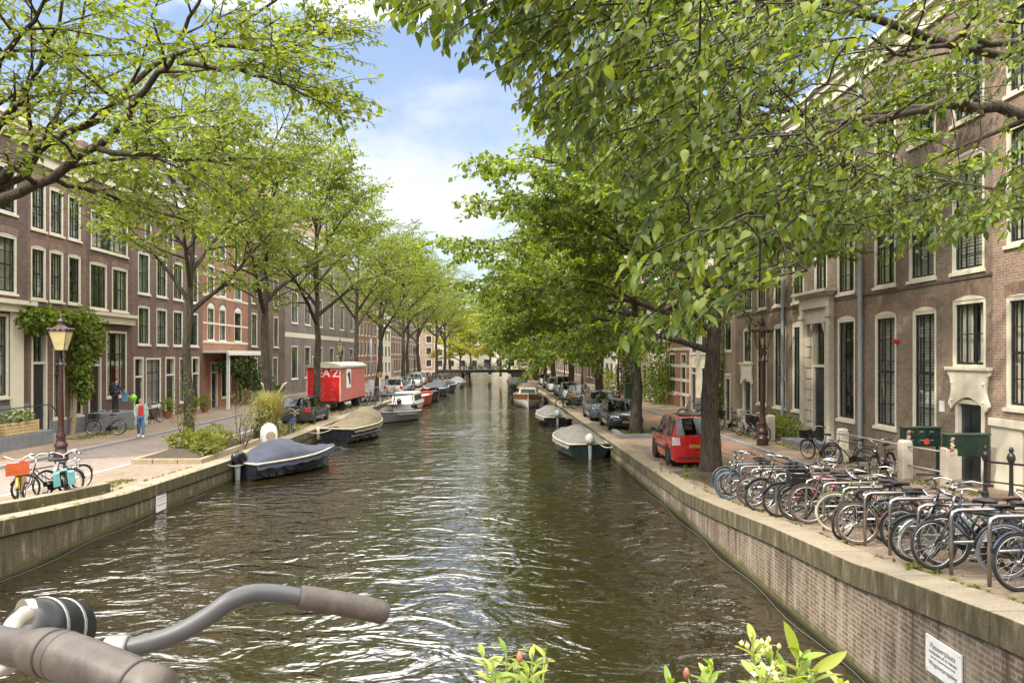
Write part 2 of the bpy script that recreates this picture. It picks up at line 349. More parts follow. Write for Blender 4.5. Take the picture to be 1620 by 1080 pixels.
kerbL = lambda Y: max(FL(Y) + 3.9, -15.8) if Y < 200 else FL(Y) + 3.9
struct(strip('parking_strip', M['pave_park'], lineL, lambda Y: XL(Y) - .5, .0, 0))
struct(strip('road', M['pave_road'], kerbL, lineL, .02, 0))
struct(strip('sidewalk', M['pave_walk'], lambda Y: FL(Y) - 1.5, lambda Y: kerbL(Y) - .18, .12))
struct(solid_strip('kerb', M['kerb'], lambda Y: kerbL(Y) - .18, kerbL, -.1, .125))
struct(strip('painted_line', M['white'], lambda Y: lineL(Y) - .06, lambda Y: lineL(Y) + .05, .006, na=1))
lineR = lambda Y: XR(Y) + 3.9
kerbR = lambda Y: FR(Y) - 2.95
struct(strip('parking_strip', M['pave_park'], lambda Y: XR(Y) + .4, lineR, 0))
struct(strip('road', M['pave_red'], lineR, kerbR, .0, .02))
struct(strip('sidewalk', M['pave_walk'], lambda Y: kerbR(Y) + .18, lambda Y: FR(Y) + 1.5, .12))
struct(solid_strip('kerb', M['kerb'], kerbR, lambda Y: kerbR(Y) + .18, -.1, .125))
for nm, fx, sg, mw, mc, lab in (('quay_wall', XL, -1, M['quay_l'], M['cope_l'], 'mossy dark brick quay wall along the left bank with a stone coping'),
                                ('quay_wall', XR, 1, M['quay_r'], M['cope_r'], 'weathered pinkish brick quay wall below the bicycle racks')):
    q = thing(nm, lab, 'quay wall')
    v = []; f = []
    for Y in YS: v += [(fx(Y), Y, zs(Y) - .2), (fx(Y), Y, -1.5)]
    f = [(2 * i, 2 * i + 1, 2 * i + 3, 2 * i + 2) for i in range(len(YS) - 1)]
    MB().add(v, f if sg > 0 else [a[::-1] for a in f]).build('brick_face', mw, q)
    solid_strip('coping', mc, lambda Y: fx(Y) - sg * .055, lambda Y: fx(Y) + sg * .52, -.30, .025, q)
# raised kerb on the near left quay edge
kb = MB(); kb.loft([[(XL(Y) - .62, Y, zs(Y) + .24), (XL(Y) - .92, Y, zs(Y) + .24), (XL(Y) - .92, Y, zs(Y) - .1), (XL(Y) - .62, Y, zs(Y) - .1)] for Y in (1, 4, 7, 10, 12, 14, 16, 17.5, 19.5)])
struct(kb.build('kerb_stone', M['cope_l'], bevel=.02))
# the bridge under the camera: deck and iron railing stay below the frame
br = MB(); br.box(-14, 9, -9, .85, 2.2, 2.98); struct(br.build('bridge_deck', M['pave_road']))
rl = thing('bridge_railing', 'dark iron railing of the bridge below the camera', 'railing', (0, .98, 2.98))
mb = MB()
for z in (.12, .5, .9): mb.tube([(-9, 0, z), (6, 0, z)], .02, 6)
for i in range(16): mb.tube([(-9 + i, 0, -.6), (-9 + i, 0, .92)], .022, 6)
mb.build('rails', M['iron'], rl)
# the far bridge
fb = thing('stone_bridge', 'low dark stone bridge crossing the far end of the canal', 'bridge', (0, 117, 0))
mb = MB(); mb.box(-9.5, 7, 0, 9, 1.72, 2.12); mb.box(-9.5, 7, -.12, .3, 2.0, 2.24); mb.build('deck', pbr('dark_bridge_stone', (.075, .07, .062), .85, obj=False), fb)
for q in ((-10, -5.2, -.05, 9), (-4.55, -4.1, .2, 8.8), (3.0, 8, -.05, 9)): MB().box(*q, -1.5, 1.72).build('abutment', M['b_dark'], fb)
mb = MB()
for z in (2.55, 2.9, 3.2): mb.tube([(-9.5, .05, z), (7, .05, z)], .03, 5)
for i in range(34): mb.tube([(-9.5 + i * .5, .05, 2.2), (-9.5 + i * .5, .05, 3.22)], .022, 4)
mb.build('railing', M['iron'], fb)
# floating rope at both waterlines (grey hose)
for fx, lab, sg in ((XL, 'thin pale rope floating along the foot of the mossy left quay', 1), (XR, 'thin pale rope floating along the foot of the right quay', -1)):
    pts = [(fx(Y) + sg * (.10 + .06 * math.sin(Y * 1.7)), Y, .012) for Y in np.arange(4, 24, .5)]
    tag(MB().tube(pts, .008, 6).build('rope', pbr('pale_rope', (.085, .085, .075), .8), smooth=True), lab, 'rope')
# ================================================================ TREES
def leaf_mesh(name, A, mat, size, detail=False, seed=1, droop=.35, sizevar=.35):
    """A: list of (pos, dir). One small folded blade per anchor."""
    rs = np.random.RandomState(seed)
    P = np.array([a[0] for a in A], float); D = np.array([a[1] for a in A], float); n = len(P)
    D += rs.normal(0, .45, D.shape); D[:, 2] -= droop
    D /= np.linalg.norm(D, axis=1)[:, None]
    U = rs.normal(0, .55, D.shape); U[:, 2] += 1.0
    S = np.cross(D, U); S /= (np.linalg.norm(S, axis=1)[:, None] + 1e-9); N = np.cross(S, D)
    L = size * (1 + sizevar * rs.uniform(-1, 1, (n, 1)))
    if not detail:
        w = .34
        V = np.stack([P, P + L * (.5 * D + w * S + .09 * N), P + L * (D - .12 * N), P + L * (.5 * D - w * S + .09 * N)], 1).reshape(-1, 3)
        b = np.arange(n)[:, None] * 4
        Fc = np.concatenate([b + [0, 3, 2], b + [0, 2, 1]], 1).reshape(-1, 3)
    else:
        q = lambda a, s, h: P + L * (a * D + s * S + h * N)
        V = np.stack([P, q(.04, 0, 0), q(.22, .19, .07), q(.5, .245, .05), q(.78, .13, -.07), q(1.0, 0, -.26), q(.78, -.13, -.07), q(.5, -.245, .05), q(.22, -.19, .07), q(.22, 0, .0), q(.5, 0, -.03), q(.8, 0, -.10)], 1).reshape(-1, 3)
        b = np.arange(n)[:, None] * 12
        t = [[0, 9, 2], [9, 3, 2], [9, 10, 3], [10, 4, 3], [10, 11, 4], [11, 5, 4], [0, 8, 9], [9, 8, 7], [9, 7, 10], [10, 7, 6], [10, 6, 11], [11, 6, 5]]
        Fc = np.concatenate([b + x for x in t], 1).reshape(-1, 3)
    me = bpy.data.meshes.new(name)
    me.vertices.add(len(V)); me.vertices.foreach_set('co', V.ravel())
    me.loops.add(Fc.size); me.loops.foreach_set('vertex_index', Fc.ravel())
    me.polygons.add(len(Fc)); me.polygons.foreach_set('loop_start', np.arange(0, Fc.size, 3)); me.polygons.foreach_set('loop_total', np.full(len(Fc), 3))
    if detail: me.polygons.foreach_set('use_smooth', np.ones(len(Fc), bool))
    me.materials.append(mat); me.update(); me.validate(); return me
NODES = []
def wander(p, d, L, step, rg, noise=.12, pull=(0, 0, 0)):
    pts = [Vector(p)]; d = Vector(d).normalized(); n = max(2, int(L / step))
    for i in range(n):
        d = (d + Vector((rg.gauss(0, noise), rg.gauss(0, noise), rg.gauss(0, noise * .7))) + Vector(pull) * step).normalized()
        pts.append(pts[-1] + d * (L / n))
    return pts
def along(pts, t):
    x = t * (len(pts) - 1); i = min(int(x), len(pts) - 2); f = x - i
    return pts[i].lerp(pts[i + 1], f), (pts[i + 1] - pts[i]).normalized()
def taper(r0, r1, n): return [r0 + (r1 - r0) * (i / (n - 1)) ** .8 for i in range(n)]
def foliate(mb, A, pts, r, L, rg, nb=9, t0=.22, tw=7, leaf_step=.07, droop=-.10, sub=.55, tlen=1.0, bare=False):
    """sub-branches and twigs with leaf anchors along one limb"""
    global NODES
    for k in range(nb):
        t = t0 + (1 - t0) * (k + rg.random() * .8) / nb
        p, d = along(pts, min(t, .999)); side = 1 if k % 2 else -1
        h = Vector((-d.y, d.x, 0)); h = h.normalized() if h.length > .05 else Vector((rg.gauss(0, 1), rg.gauss(0, 1), 0)).normalized()
        bd = (d * .55 + h * side * rg.uniform(.5, 1.0) + Vector((0, 0, rg.uniform(-.15, .45)))).normalized()
        bl = (1 - t * .6) * L * sub * rg.uniform(.7, 1.2) + .5
        bp = wander(p, bd, bl, .45, rg, .13, (0, 0, droop)); br = max(.012, r * (1 - t) * .55 + .008)
        mb.tube(bp, taper(br, .007, len(bp)), 5, cap=False); NODES += bp
        for q in range(tw):
            tt = .18 + .82 * (q + rg.random()) / tw
            p2, d2 = along(bp, min(tt, .999)); s2 = 1 if q % 2 else -1
            h2 = Vector((-d2.y, d2.x, 0)); h2 = h2.normalized() if h2.length > .05 else Vector((1, 0, 0))
            td = (d2 * .6 + h2 * s2 * rg.uniform(.4, 1) + Vector((0, 0, rg.uniform(-.35, .3)))).normalized()
            tl = tlen * rg.uniform(.55, 1.25)
            tp = wander(p2, td, tl, .3, rg, .12, (0, 0, droop * 2.2))
            mb.tube(tp, taper(.008, .004, len(tp)), 3, cap=False)
            m = int(tl / leaf_step)
            for i in range(m):
                a, b = along(tp, min(.999, (i + rg.random()) / m)); o = Vector((rg.gauss(0, .6), rg.gauss(0, .6), rg.gauss(0, .3)))
                A.append((a + o * .05, (b * .5 + o).normalized()))
def trunk_tube(mb, pts, r0, r1, n=14, flare=1.35):
    rr = taper(r0, r1, len(pts)); rr[0] *= flare
    if len(rr) > 3: rr[1] *= 1 + (flare - 1) * .25
    mb.tube(pts, rr, n)
def grow(seed, H=16.5, fork=4.6, rad=6.3, r0=.33, nl=8, nb=10, tw=8, lstep=.07, lean=0., up=.75, low=True, hang=0):
    """vase-shaped street elm at the origin; returns (wood MB, anchors)"""
    rg = random.Random(seed); mb = MB(); A = []
    top = H * .72
    tp = [Vector((0, 0, -.25)), Vector((.01, 0, .35)), Vector((.02, .02, 1.2))]
    x = y = 0.
    for i in range(1, 11):
        x += rg.gauss(0, .07) + lean * .06; y += rg.gauss(0, .07); tp.append(Vector((x, y, 1.2 + (top - 1.2) * i / 10)))
    trunk_tube(mb, tp, r0, .05)
    for k in range(nl):
        t = (fork + (top - fork) * (k / nl) ** 1.15) / top; p, d = along(tp, min(.97, .12 + t * .86))
        az = k * 2.4 + rg.uniform(-.4, .4); f = k / nl
        el = R(22 + 42 * f) if low else R(38 + 30 * f)
        L = rad * (1.12 - .35 * f) * rg.uniform(.88, 1.12)
        d0 = Vector((math.cos(az) * math.cos(el) + lean * .35, math.sin(az) * math.cos(el), math.sin(el) + .25))
        lp = wander(p, d0, L, .55, rg, .075, (0, 0, -.075))
        r = r0 * (.46 - .24 * f); mb.tube(lp, taper(r, .014, len(lp)), 8, cap=False)
        foliate(mb, A, lp, r, L, rg, nb, .2, tw, lstep)
    for k in range(hang):      # long low limbs that reach over the water and droop
        p, d = along(tp, .36 + .05 * k); az = PI + (k - (hang - 1) / 2) * .62 + rg.uniform(-.12, .12); el = R(14 + 5 * (k % 3))
        L = rad * rg.uniform(.86, 1.05); lp = wander(p, (math.cos(az) * math.cos(el), math.sin(az) * math.cos(el), math.sin(el) + .1), L, .55, rg, .07, (0, 0, -.09))
        r = r0 * .33; mb.tube(lp, taper(r, .014, len(lp)), 8, cap=False); foliate(mb, A, lp, r, L, rg, nb + 2, .25, tw, lstep, -.16, .42)
    p, d = along(tp, .9)
    for k in range(3):
        a = k * 2.1 + rg.random(); lp = wander(p, (math.cos(a) * .35, math.sin(a) * .35, 1), H - top + .6, .5, rg, .08)
        mb.tube(lp, taper(.06, .012, len(lp)), 6, cap=False); foliate(mb, A, lp, .06, H - top, rg, 8, .1, tw, lstep, sub=.6)
    return mb, A
TREEV = {}
def variant(key, seed, leaf, size, **k):
    mb, A = grow(seed, **k)
    TREEV[key] = (mb.mesh('trunk', M['bark'], smooth=True), leaf_mesh('crown', A, M[leaf], size, seed=seed))
def put_tree(name, key, x, y, label, rz=0., s=1., group='elm trees lining the canal', sz=None):
    t = thing(name, label, 'tree', (x, y, zs(y)), rz, group); t.scale = (s, s, sz or s)
    link('trunk', TREEV[key][0], t); link('crown', TREEV[key][1], t); return t
variant('l1', 3, 'leaf_left', .15, H=16, fork=5.2, low=False, rad=5.6, r0=.25, nl=9, nb=10, tw=8, lstep=.062)
variant('l2', 8, 'leaf_left', .16, H=17.5, fork=5.0, low=False, rad=6.2, r0=.34, nl=10, nb=10, tw=8, lstep=.062)
variant('l3', 21, 'leaf_left', .18, H=17.5, fork=5.4, low=False, rad=6.2, r0=.30, nl=10, nb=10, tw=8, lstep=.062)
variant('r1', 5, 'leaf_right', .17, H=17, fork=5.0, rad=6.9, r0=.36, nl=12, nb=11, tw=11, lstep=.045, hang=4)
variant('r2', 14, 'leaf_right', .18, H=16.5, fork=4.8, rad=6.7, r0=.33, nl=12, nb=11, tw=11, lstep=.045, hang=6)
variant('g1', 31, 'leaf_gold_sun', .26, H=15, fork=3.0, rad=6.5, r0=.3, nl=12, nb=10, tw=10, lstep=.06)
# left bank
for i, (px, Y, key, rz, s, lab) in enumerate([
    (298, 29.5, 'l1', .4, 1.0, 'slender elm with pale green leaves rising from the planted bed by the coat-wearing walker'),
    (429, 37.6, 'l2', 2.0, 1.03, 'thick forked elm behind the tall pampas grass clump'),
    (501, 45.5, 'l3', 4.2, 1.02, 'straight elm standing in front of the red work trailer'),
    (567, 58.5, 'l1', 1.2, 1.12, 'elm just past the far end of the red work trailer'),
    (597, 68, 'l2', 5.1, 1.0, 'elm beside the pale grey pole with a leaning lower limb'),
    (639, 83, 'l3', 3.0, 1.05, 'elm rising beside the parked blue-grey car'),
    (645, 92, 'l1', .2, 1.1, 'thin far elm close behind the one by the blue-grey car'),
    (664, 103, 'l2', 2.6, 1.05, 'far elm above the row of white parked cars'),
    (691, 112, 'l3', 1.0, 1.1, 'far elm beside the corner of the distant bridge'),
    (703, 125, 'l2', 4.0, 1.15, 'thick far elm at the end of the left bank beyond the boats')]):
    put_tree('elm_tree', key, atY(px, Y), Y, lab, rz, s)
# right bank
for i, (px, Y, key, rz, s, lab) in enumerate([
    (1124, 22.3, 'r1', .1, 1.0, 'large elm with furrowed trunk beside the red car and the bicycle rack'),
    (1006, 34.6, 'r2', -.25, 1.0, 'elm in the kerbed bed in front of the black hatchback'),
    (948, 49, 'r1', .35, 1.02, 'broad elm behind the blue-grey people carrier'),
    (903, 64, 'r2', .2, 1.05, 'elm near the person in dark top on the right quay'),
    (876, 80, 'r1', -.3, 1.05, 'elm beyond the white van on the right bank'),
    (862, 97, 'r2', .4, 1.05, 'far elm above the launch on the right bank'),
    (850, 112, 'r1', 0, 1.1, 'last elm before the distant bridge on the right bank')]):
    put_tree('elm_tree', key, atY(px, Y), Y, lab, rz, s)
# beyond the distant bridge
for i, (px, Y, key, rz, s, lab) in enumerate([
    (712, 150, 'l2', 1, 1.1, 'pale green tree behind the left end of the distant bridge'),
    (728, 140, 'g1', 3, .8, 'small tree tinted sunlit gold just left of the middle behind the bridge'),
    (792, 142, 'g1', 1, .75, 'small tree tinted sunlit gold right of the middle behind the bridge'),
    (745, 172, 'g1', 2, 1.05, 'tree tinted sunlit gold behind the middle of the distant bridge'),
    (775, 160, 'g1', 4.4, .95, 'tree tinted sunlit gold just right of the middle behind the bridge'),
    (806, 165, 'r2', 3, 1.05, 'green tree behind the right part of the distant bridge'),
    (840, 150, 'r1', 5, 1.1, 'dense tree closing the view beyond the right bank')]):
    put_tree('far_tree', key, atY(px, Y), Y, lab, rz, s, 'trees beyond the distant bridge')
# near left tree: trunk left of the frame, its limbs sweep up across the picture
def hand_tree(name, label, trunk, limbs, leaf, size, detail, seed, r0, nb, tw, lstep, tlen, sub, root_z, droop=-.12, extra=None, bark='bark', t0=.15):
    rg = random.Random(seed); mb = MB(); A = []; NODES.clear()
    trunk_tube(mb, trunk, r0, r0 * .7)
    for pts, r, L in limbs:
        sm = []
        for i in range(len(pts) - 1):
            for k in range(3): sm.append(pts[i].lerp(pts[i + 1], k / 3) + Vector((rg.gauss(0, .03), rg.gauss(0, .03), rg.gauss(0, .03))))
        sm.append(pts[-1]); mb.tube(sm, taper(r, .015, len(sm)), 8, cap=False)
        foliate(mb, A, sm, r, L, rg, nb, t0, tw, lstep, droop, sub, tlen)
    if extra: extra(mb, A, rg)
    t = thing(name, label, 'tree', (0, 0, 0), 0, 'elm trees lining the canal')
    mb.build('trunk', M[bark], t, smooth=True)
    link('crown', leaf_mesh('crown', A, M[leaf], size, detail, seed, sizevar=.5), t)
    return t
D0 = 13.0
def LP(*q): return [P3(x, y, d) for x, y, d in q]
tb = Vector((-12.6, 13.2, zs(13)))
fk = P3(-60, 345, 13.3)
hand_tree('elm_tree', 'near elm whose dark limbs sweep up across the top left',
    [tb + Vector((0, 0, -.3)), tb + Vector((0, 0, .5)), tb + Vector((.1, 0, 2)), (tb + fk) / 2 + Vector((.1, 0, .8)), fk],
    [(LP((-60, 345, 13.3), (8, 312, 13), (77, 283, 12.7), (153, 233, 12.3), (199, 184, 12), (249, 119, 11.7), (275, 88, 11.5), (314, 11, 11.2), (350, -80, 11)), .115, 5.5),
     (LP((-60, 345, 13.3), (23, 264, 13.2), (92, 218, 13.4), (153, 187, 13.6), (245, 100, 13.8), (329, 69, 14), (432, 4, 14.2), (500, -50, 14.4)), .10, 6),
     (LP((-60, 345, 13.3), (42, 275, 13.4), (88, 191, 13.8), (111, 111, 14.2), (130, 34, 14.5), (150, -60, 14.8)), .09, 5),
     (LP((-60, 345, 13.3), (0, 207, 13), (50, 138, 12.6), (92, 34, 12.2), (110, -60, 12)), .08, 5),
     (LP((-60, 345, 13.3), (0, 96, 12), (50, 34, 11.6), (95, -40, 11.3)), .08, 5),
     (LP((153, 237, 12.3), (245, 245, 11.8), (320, 258, 11.4), (390, 250, 11.2)), .06, 3.0),
     (LP((280, 103, 11.5), (380, 112, 11), (440, 130, 10.8), (480, 150, 10.7)), .05, 2.2),
     (LP((329, 69, 14), (420, 80, 14), (490, 66, 14), (530, 45, 14)), .05, 2.2),
     (LP((77, 283, 12.7), (150, 300, 13), (230, 330, 13.5), (300, 350, 14)), .05, 3.0)],
    'leaf_left', .095, False, 5, .34, 10, 9, .045, .85, .34, 0)
# near right tree: trunk right of the frame, hanging twigs with large leaves
ENV = [(590, 20), (650, 70), (700, 90), (760, 110), (800, 150), (860, 230), (900, 270), (940, 325), (1060, 325), (1100, 400), (1150, 430), (1200, 435), (1260, 420), (1300, 415), (1340, 415), (1400, 425), (1440, 410), (1500, 390), (1560, 375), (1640, 400)]
hubs = [Vector(h) for h in ((6.6, 9.3, 8.3), (3.6, 8.2, 8.4), (1.2, 6.6, 7.6), (5.4, 6.3, 7.8), (.2, 4.6, 6.6), (2.6, 4.6, 6.9), (7.5, 7.5, 8.6))]
def hanging(mb, A, rg):
    near = NODES[-4000:]
    def twig(E, vis=1.0, n=None):
        S = E + Vector((rg.uniform(.35, .95), rg.uniform(-.25, .35), rg.uniform(.25, .75))) * vis
        h = min(near, key=lambda q: (q - S).length + max(0, S.z - q.z - .3) * .5); mid = (h + S) / 2 + Vector((rg.gauss(0, .05), rg.gauss(0, .05), .12 * (h - S).length))
        mb.tube([h, h.lerp(mid, .6) + Vector((0, 0, .03)), mid, mid.lerp(S, .5) + Vector((0, 0, .03)), S], [.007, .0065, .006, .0055, .005], 4, cap=False); near.extend((mid, S))
        pts = [S, S.lerp(E, .35) + Vector((rg.gauss(0, .04), rg.gauss(0, .04), .07)), S.lerp(E, .7) + Vector((rg.gauss(0, .05), rg.gauss(0, .05), .05)), E]
        mb.tube(pts, [.007, .006, .005, .003], 4, cap=False)
        L = (E - S).length; m = n or int(L / .033)
        for i in range(m):
            p, d = along(pts, min(.999, (i + rg.random() * .5) / m)); sd = 1 if i % 2 else -1
            hh = Vector((-d.y, d.x, 0)).normalized() if abs(d.z) < .98 else Vector((1, 0, 0))
            A.append((p, (d * .55 + hh * sd * .75 + Vector((0, 0, -.35))).normalized()))
            if rg.random() < .4: A.append((p + Vector((rg.gauss(0, .05), rg.gauss(0, .05), rg.gauss(0, .04))), (d + Vector((rg.gauss(0, .7), rg.gauss(0, .7), -.3))).normalized()))
    for i in range(640):
        px = rg.uniform(590, 1700); lo = float(np.interp(px, [a for a, b in ENV], [b for a, b in ENV]))
        py = lo - abs(rg.gauss(0, .42)) * (lo + 150) if i % 3 else lo - rg.random() * 60
        if 1230 < px < 1580 and 215 < py < 350 and rg.random() < .85: continue
        if px < 800 and rg.random() < .3: continue
        if px > 1180 and py > 150 and rg.random() < .5: continue
        d = rg.uniform(3.6, 6.0) if px < 900 else rg.uniform(4.0, 8.0) if px < 1180 else rg.uniform(5.5, 10.)
        twig(P3(px, py, d))
    for i in range(20):
        twig(P3(rg.uniform(965, 1110), rg.uniform(455, 590) - abs(rg.gauss(0, 30)), rg.uniform(3.5, 4.6)), .75)
    for i in range(40):
        twig(P3(rg.uniform(1090, 1290), rg.uniform(350, 425), rg.uniform(4.2, 6.5)), .9)
tr = Vector((9.6, 8.8, zs(8.8)))
hand_tree('elm_tree', 'near elm at the right whose glossy leaves hang across the top of the view',
    [tr + Vector((0, 0, -.3)), tr + Vector((0, 0, .5)), tr + Vector((0, 0, 2.5)), tr + Vector((-.1, .1, 4.6)), tr + Vector((-.1, .2, 6.4))],
    [([tr + Vector((-.1, .15, 5.6))] + LP((1720, 190, 10.4), (1620, 178, 10.3), (1500, 164, 10.2), (1400, 186, 10), (1300, 194, 9.8), (1200, 158, 9.5), (1100, 128, 9.2), (1000, 110, 9)), .125, 4.2),
     (LP((1500, 164, 10.2), (1430, 183, 9.6), (1340, 205, 9.0), (1250, 235, 8.6), (1150, 250, 8.2)), .05, 2.8),
     ([tr + Vector((-.1, .15, 6)), hubs[6], hubs[0], hubs[1], Vector((2.2, 7.4, 8.3)), hubs[2]], .10, 3.0),
     ([tr + Vector((-.1, .15, 6)), hubs[6], hubs[3], hubs[5]], .08, 2.4),
     ([tr + Vector((-.1, .15, 6.3))] + LP((1700, 40, 9.5), (1600, 70, 9.2), (1520, 60, 9), (1440, 90, 8.6), (1380, 60, 8.2)), .07, 3.2)],
    'leaf_near', .076, True, 9, .36, 7, 5, .06, .75, .32, 0, extra=hanging, bark='bark')
# ================================================================ HOUSES
# local frame of a house: x along the facade (left to right seen from the street), -y towards the street, z up from the pavement
WCACHE = {}; ARCHC = {}
def win_meshes(w, h, cols, rows, split, fw=.11, fcol='cream'):
    key = (round(w, 2), round(h, 2), cols, rows, split, fw, fcol)
    if key in WCACHE: return WCACHE[key]
    fr = MB(); d0, d1 = -.02, .14
    fr.box(0, fw, d0, d1, 0, h); fr.box(w - fw, w, d0, d1, 0, h); fr.box(fw, w - fw, d0, d1, h - fw, h); fr.box(fw, w - fw, d0, d1, 0, fw * .6)
    fr.box(-.05, w + .05, -.09, .05, -.10, -.002)
    sa = MB(); a, b, c, d = fw, w - fw, fw * .6, h - fw; t = .045
    sa.box(a, a + t, .03, .09, c, d); sa.box(b - t, b, .03, .09, c, d); sa.box(a + t, b - t, .03, .09, d - t, d); sa.box(a + t, b - t, .03, .09, c, c + t * 1.4)
    zm = c + (d - c) * split if split else None
    if zm: sa.box(a + t, b - t, .025, .095, zm - .035, zm + .035)
    for i in range(1, cols):
        x = a + t + (b - a - 2 * t) * i / cols; sa.box(x - .014, x + .014, .04, .085, c + t, d - t)
    for j in range(1, rows):
        z = c + (d - c) * j / rows
        if zm and abs(z - zm) < .1: continue
        sa.box(a + t, b - t, .041, .084, z - .014, z + .014)
    pa = MB(); pa.add([(a, .07, c), (b, .07, c), (b, .07, d), (a, .07, d)], [(0, 1, 2, 3)])
    n = 14; cus = []
    for s0, s1 in ((a, a + (b - a) * .36), (b - (b - a) * .36, b)):
        v = []; cu = MB()
        for i in range(n + 1): x = s0 + (s1 - s0) * i / n; y = .2 + .025 * math.sin(i * 2.4); v += [(x, y, c), (x, y, d)]
        cu.add(v, [(2 * i, 2 * i + 2, 2 * i + 3, 2 * i + 1) for i in range(n)]); cus.append(cu.mesh('curtain', M['curtain']))
    bl = MB(); nb = max(6, int((d - c) / .09))
    for i in range(nb): z = c + (d - c) * i / nb; bl.box(a, b, .2, .206, z, z + (d - c) / nb * .8)
    WCACHE[key] = dict(frame=fr.mesh('window', M[fcol]), sash=sa.mesh('sash', M['sash']), pane=pa.mesh('pane', M['glass']), curtain=cus, blind=bl.mesh('blind', M['blind']))
    return WCACHE[key]
def add_window(root, x, z, w, h, cols=3, rows=4, split=.5, dress=None, arch=True, fcol='cream', detail=True):
    ms = win_meshes(w, h, cols, rows, split, .11 if w > .8 else .09, fcol)
    f = link('window', ms['frame'], root); f.location = (x, .03, z)
    if detail: link('sash', ms['sash'], f)
    else: link('sash', ms['sash'], f)
    link('pane', ms['pane'], f)
    if dress == 'curtain': [link('curtain', q, f) for q in ms['curtain']]
    elif dress: link('blind', ms[dress], f)
    return f
def arch_band(mb, x0, x1, z, rise=.09, th=.30, n=8):
    """segmental soldier course above an opening, 6 mm proud of the wall; also fills the flat gap below with a cream spandrel"""
    v = []
    for i in range(n + 1):
        t = i / n; x = x0 - .06 + (x1 - x0 + .12) * t; b = z + max(0, rise * (1 - ((x - x0) / (x1 - x0) * 2 - 1) ** 2)) + .006
        v += [(x, -.008, b), (x, -.008, b + th), (x, .05, b), (x, .05, b + th)]
    for i in range(n):
        a = 4 * i; c = a + 4
        mb.add(v[a:a + 4] + v[c:c + 4], [(0, 4, 5, 1), (1, 5, 7, 3), (2, 6, 4, 0), (0, 1, 3, 2), (4, 6, 7, 5)])
def add_door(root, x, z, w, h, doorh, col='door', fan=True, arch=False, leafs=1):
    fr = MB(); fw = .12
    fr.box(0, fw, -.05, .16, 0, h); fr.box(w - fw, w, -.05, .16, 0, h); fr.box(fw, w - fw, -.05, .16, h - fw, h)
    if fan: fr.box(fw, w - fw, -.03, .14, doorh, doorh + .1)
    f = fr.build('door_frame', M['cream'], root); f.location = (x, .02, z)
    d = MB(); d.box(fw, w - fw, .06, .11, .0, doorh if fan else h - fw)
    iw = w - 2 * fw
    H = doorh if fan else h - fw
    for k in range(leafs):
        xa = fw + iw * k / leafs; xb = fw + iw * (k + 1) / leafs
        for z0, z1 in ((.15, H * .38), (H * .44, H * .93)): d.box(xa + .1, xb - .1, .04, .058, z0, z1)
    dd = d.build('door', M[col], f, bevel=.008)
    hb = MB(); hb.tube([(w - fw - .09, .06, 1.05), (w - fw - .09, .0, 1.05)], .03, 8); hb.build('handle', M['chrome'], f)
    if fan:
        p = MB(); p.add([(fw, .08, doorh + .1), (w - fw, .08, doorh + .1), (w - fw, .08, h - fw), (fw, .08, h - fw)], [(0, 1, 2, 3)]); p.build('fanlight', M['glass'], f)
        s = MB()
        for i in range(1, 3): xx = fw + iw * i / 3; s.box(xx - .014, xx + .014, .05, .078, doorh + .1, h - fw)
        s.build('glazing_bar', M['sash'], f)
    return f
def wall_grid(mb, Wd, H, ops, mi=0, rev=.2):
    xs = sorted(set([0, Wd] + [v for o in ops for v in (o[0], o[1])])); zz = sorted(set([-1, H] + [v for o in ops for v in (o[2], o[3])]))
    xs = [x for x in xs if 0 <= x <= Wd]; zz = [z for z in zz if -1 <= z <= H]
    for i in range(len(xs) - 1):
        for j in range(len(zz) - 1):
            cx, cz = (xs[i] + xs[i + 1]) / 2, (zz[j] + zz[j + 1]) / 2
            if any(o[0] < cx < o[1] and o[2] < cz < o[3] for o in ops): continue
            mb.add([(xs[i], 0, zz[j]), (xs[i + 1], 0, zz[j]), (xs[i + 1], 0, zz[j + 1]), (xs[i], 0, zz[j + 1])], [(0, 1, 2, 3)], mi)
    for a, b, c, d in ops:
        for q in ([(a, 0, c), (a, 0, d), (a, rev, d), (a, rev, c)], [(b, 0, c), (b, rev, c), (b, rev, d), (b, 0, d)], [(a, 0, d), (b, 0, d), (b, rev, d), (a, rev, d)], [(a, 0, c), (a, rev, c), (b, rev, c), (b, 0, c)]):
            mb.add(q, [(0, 1, 2, 3)], mi)
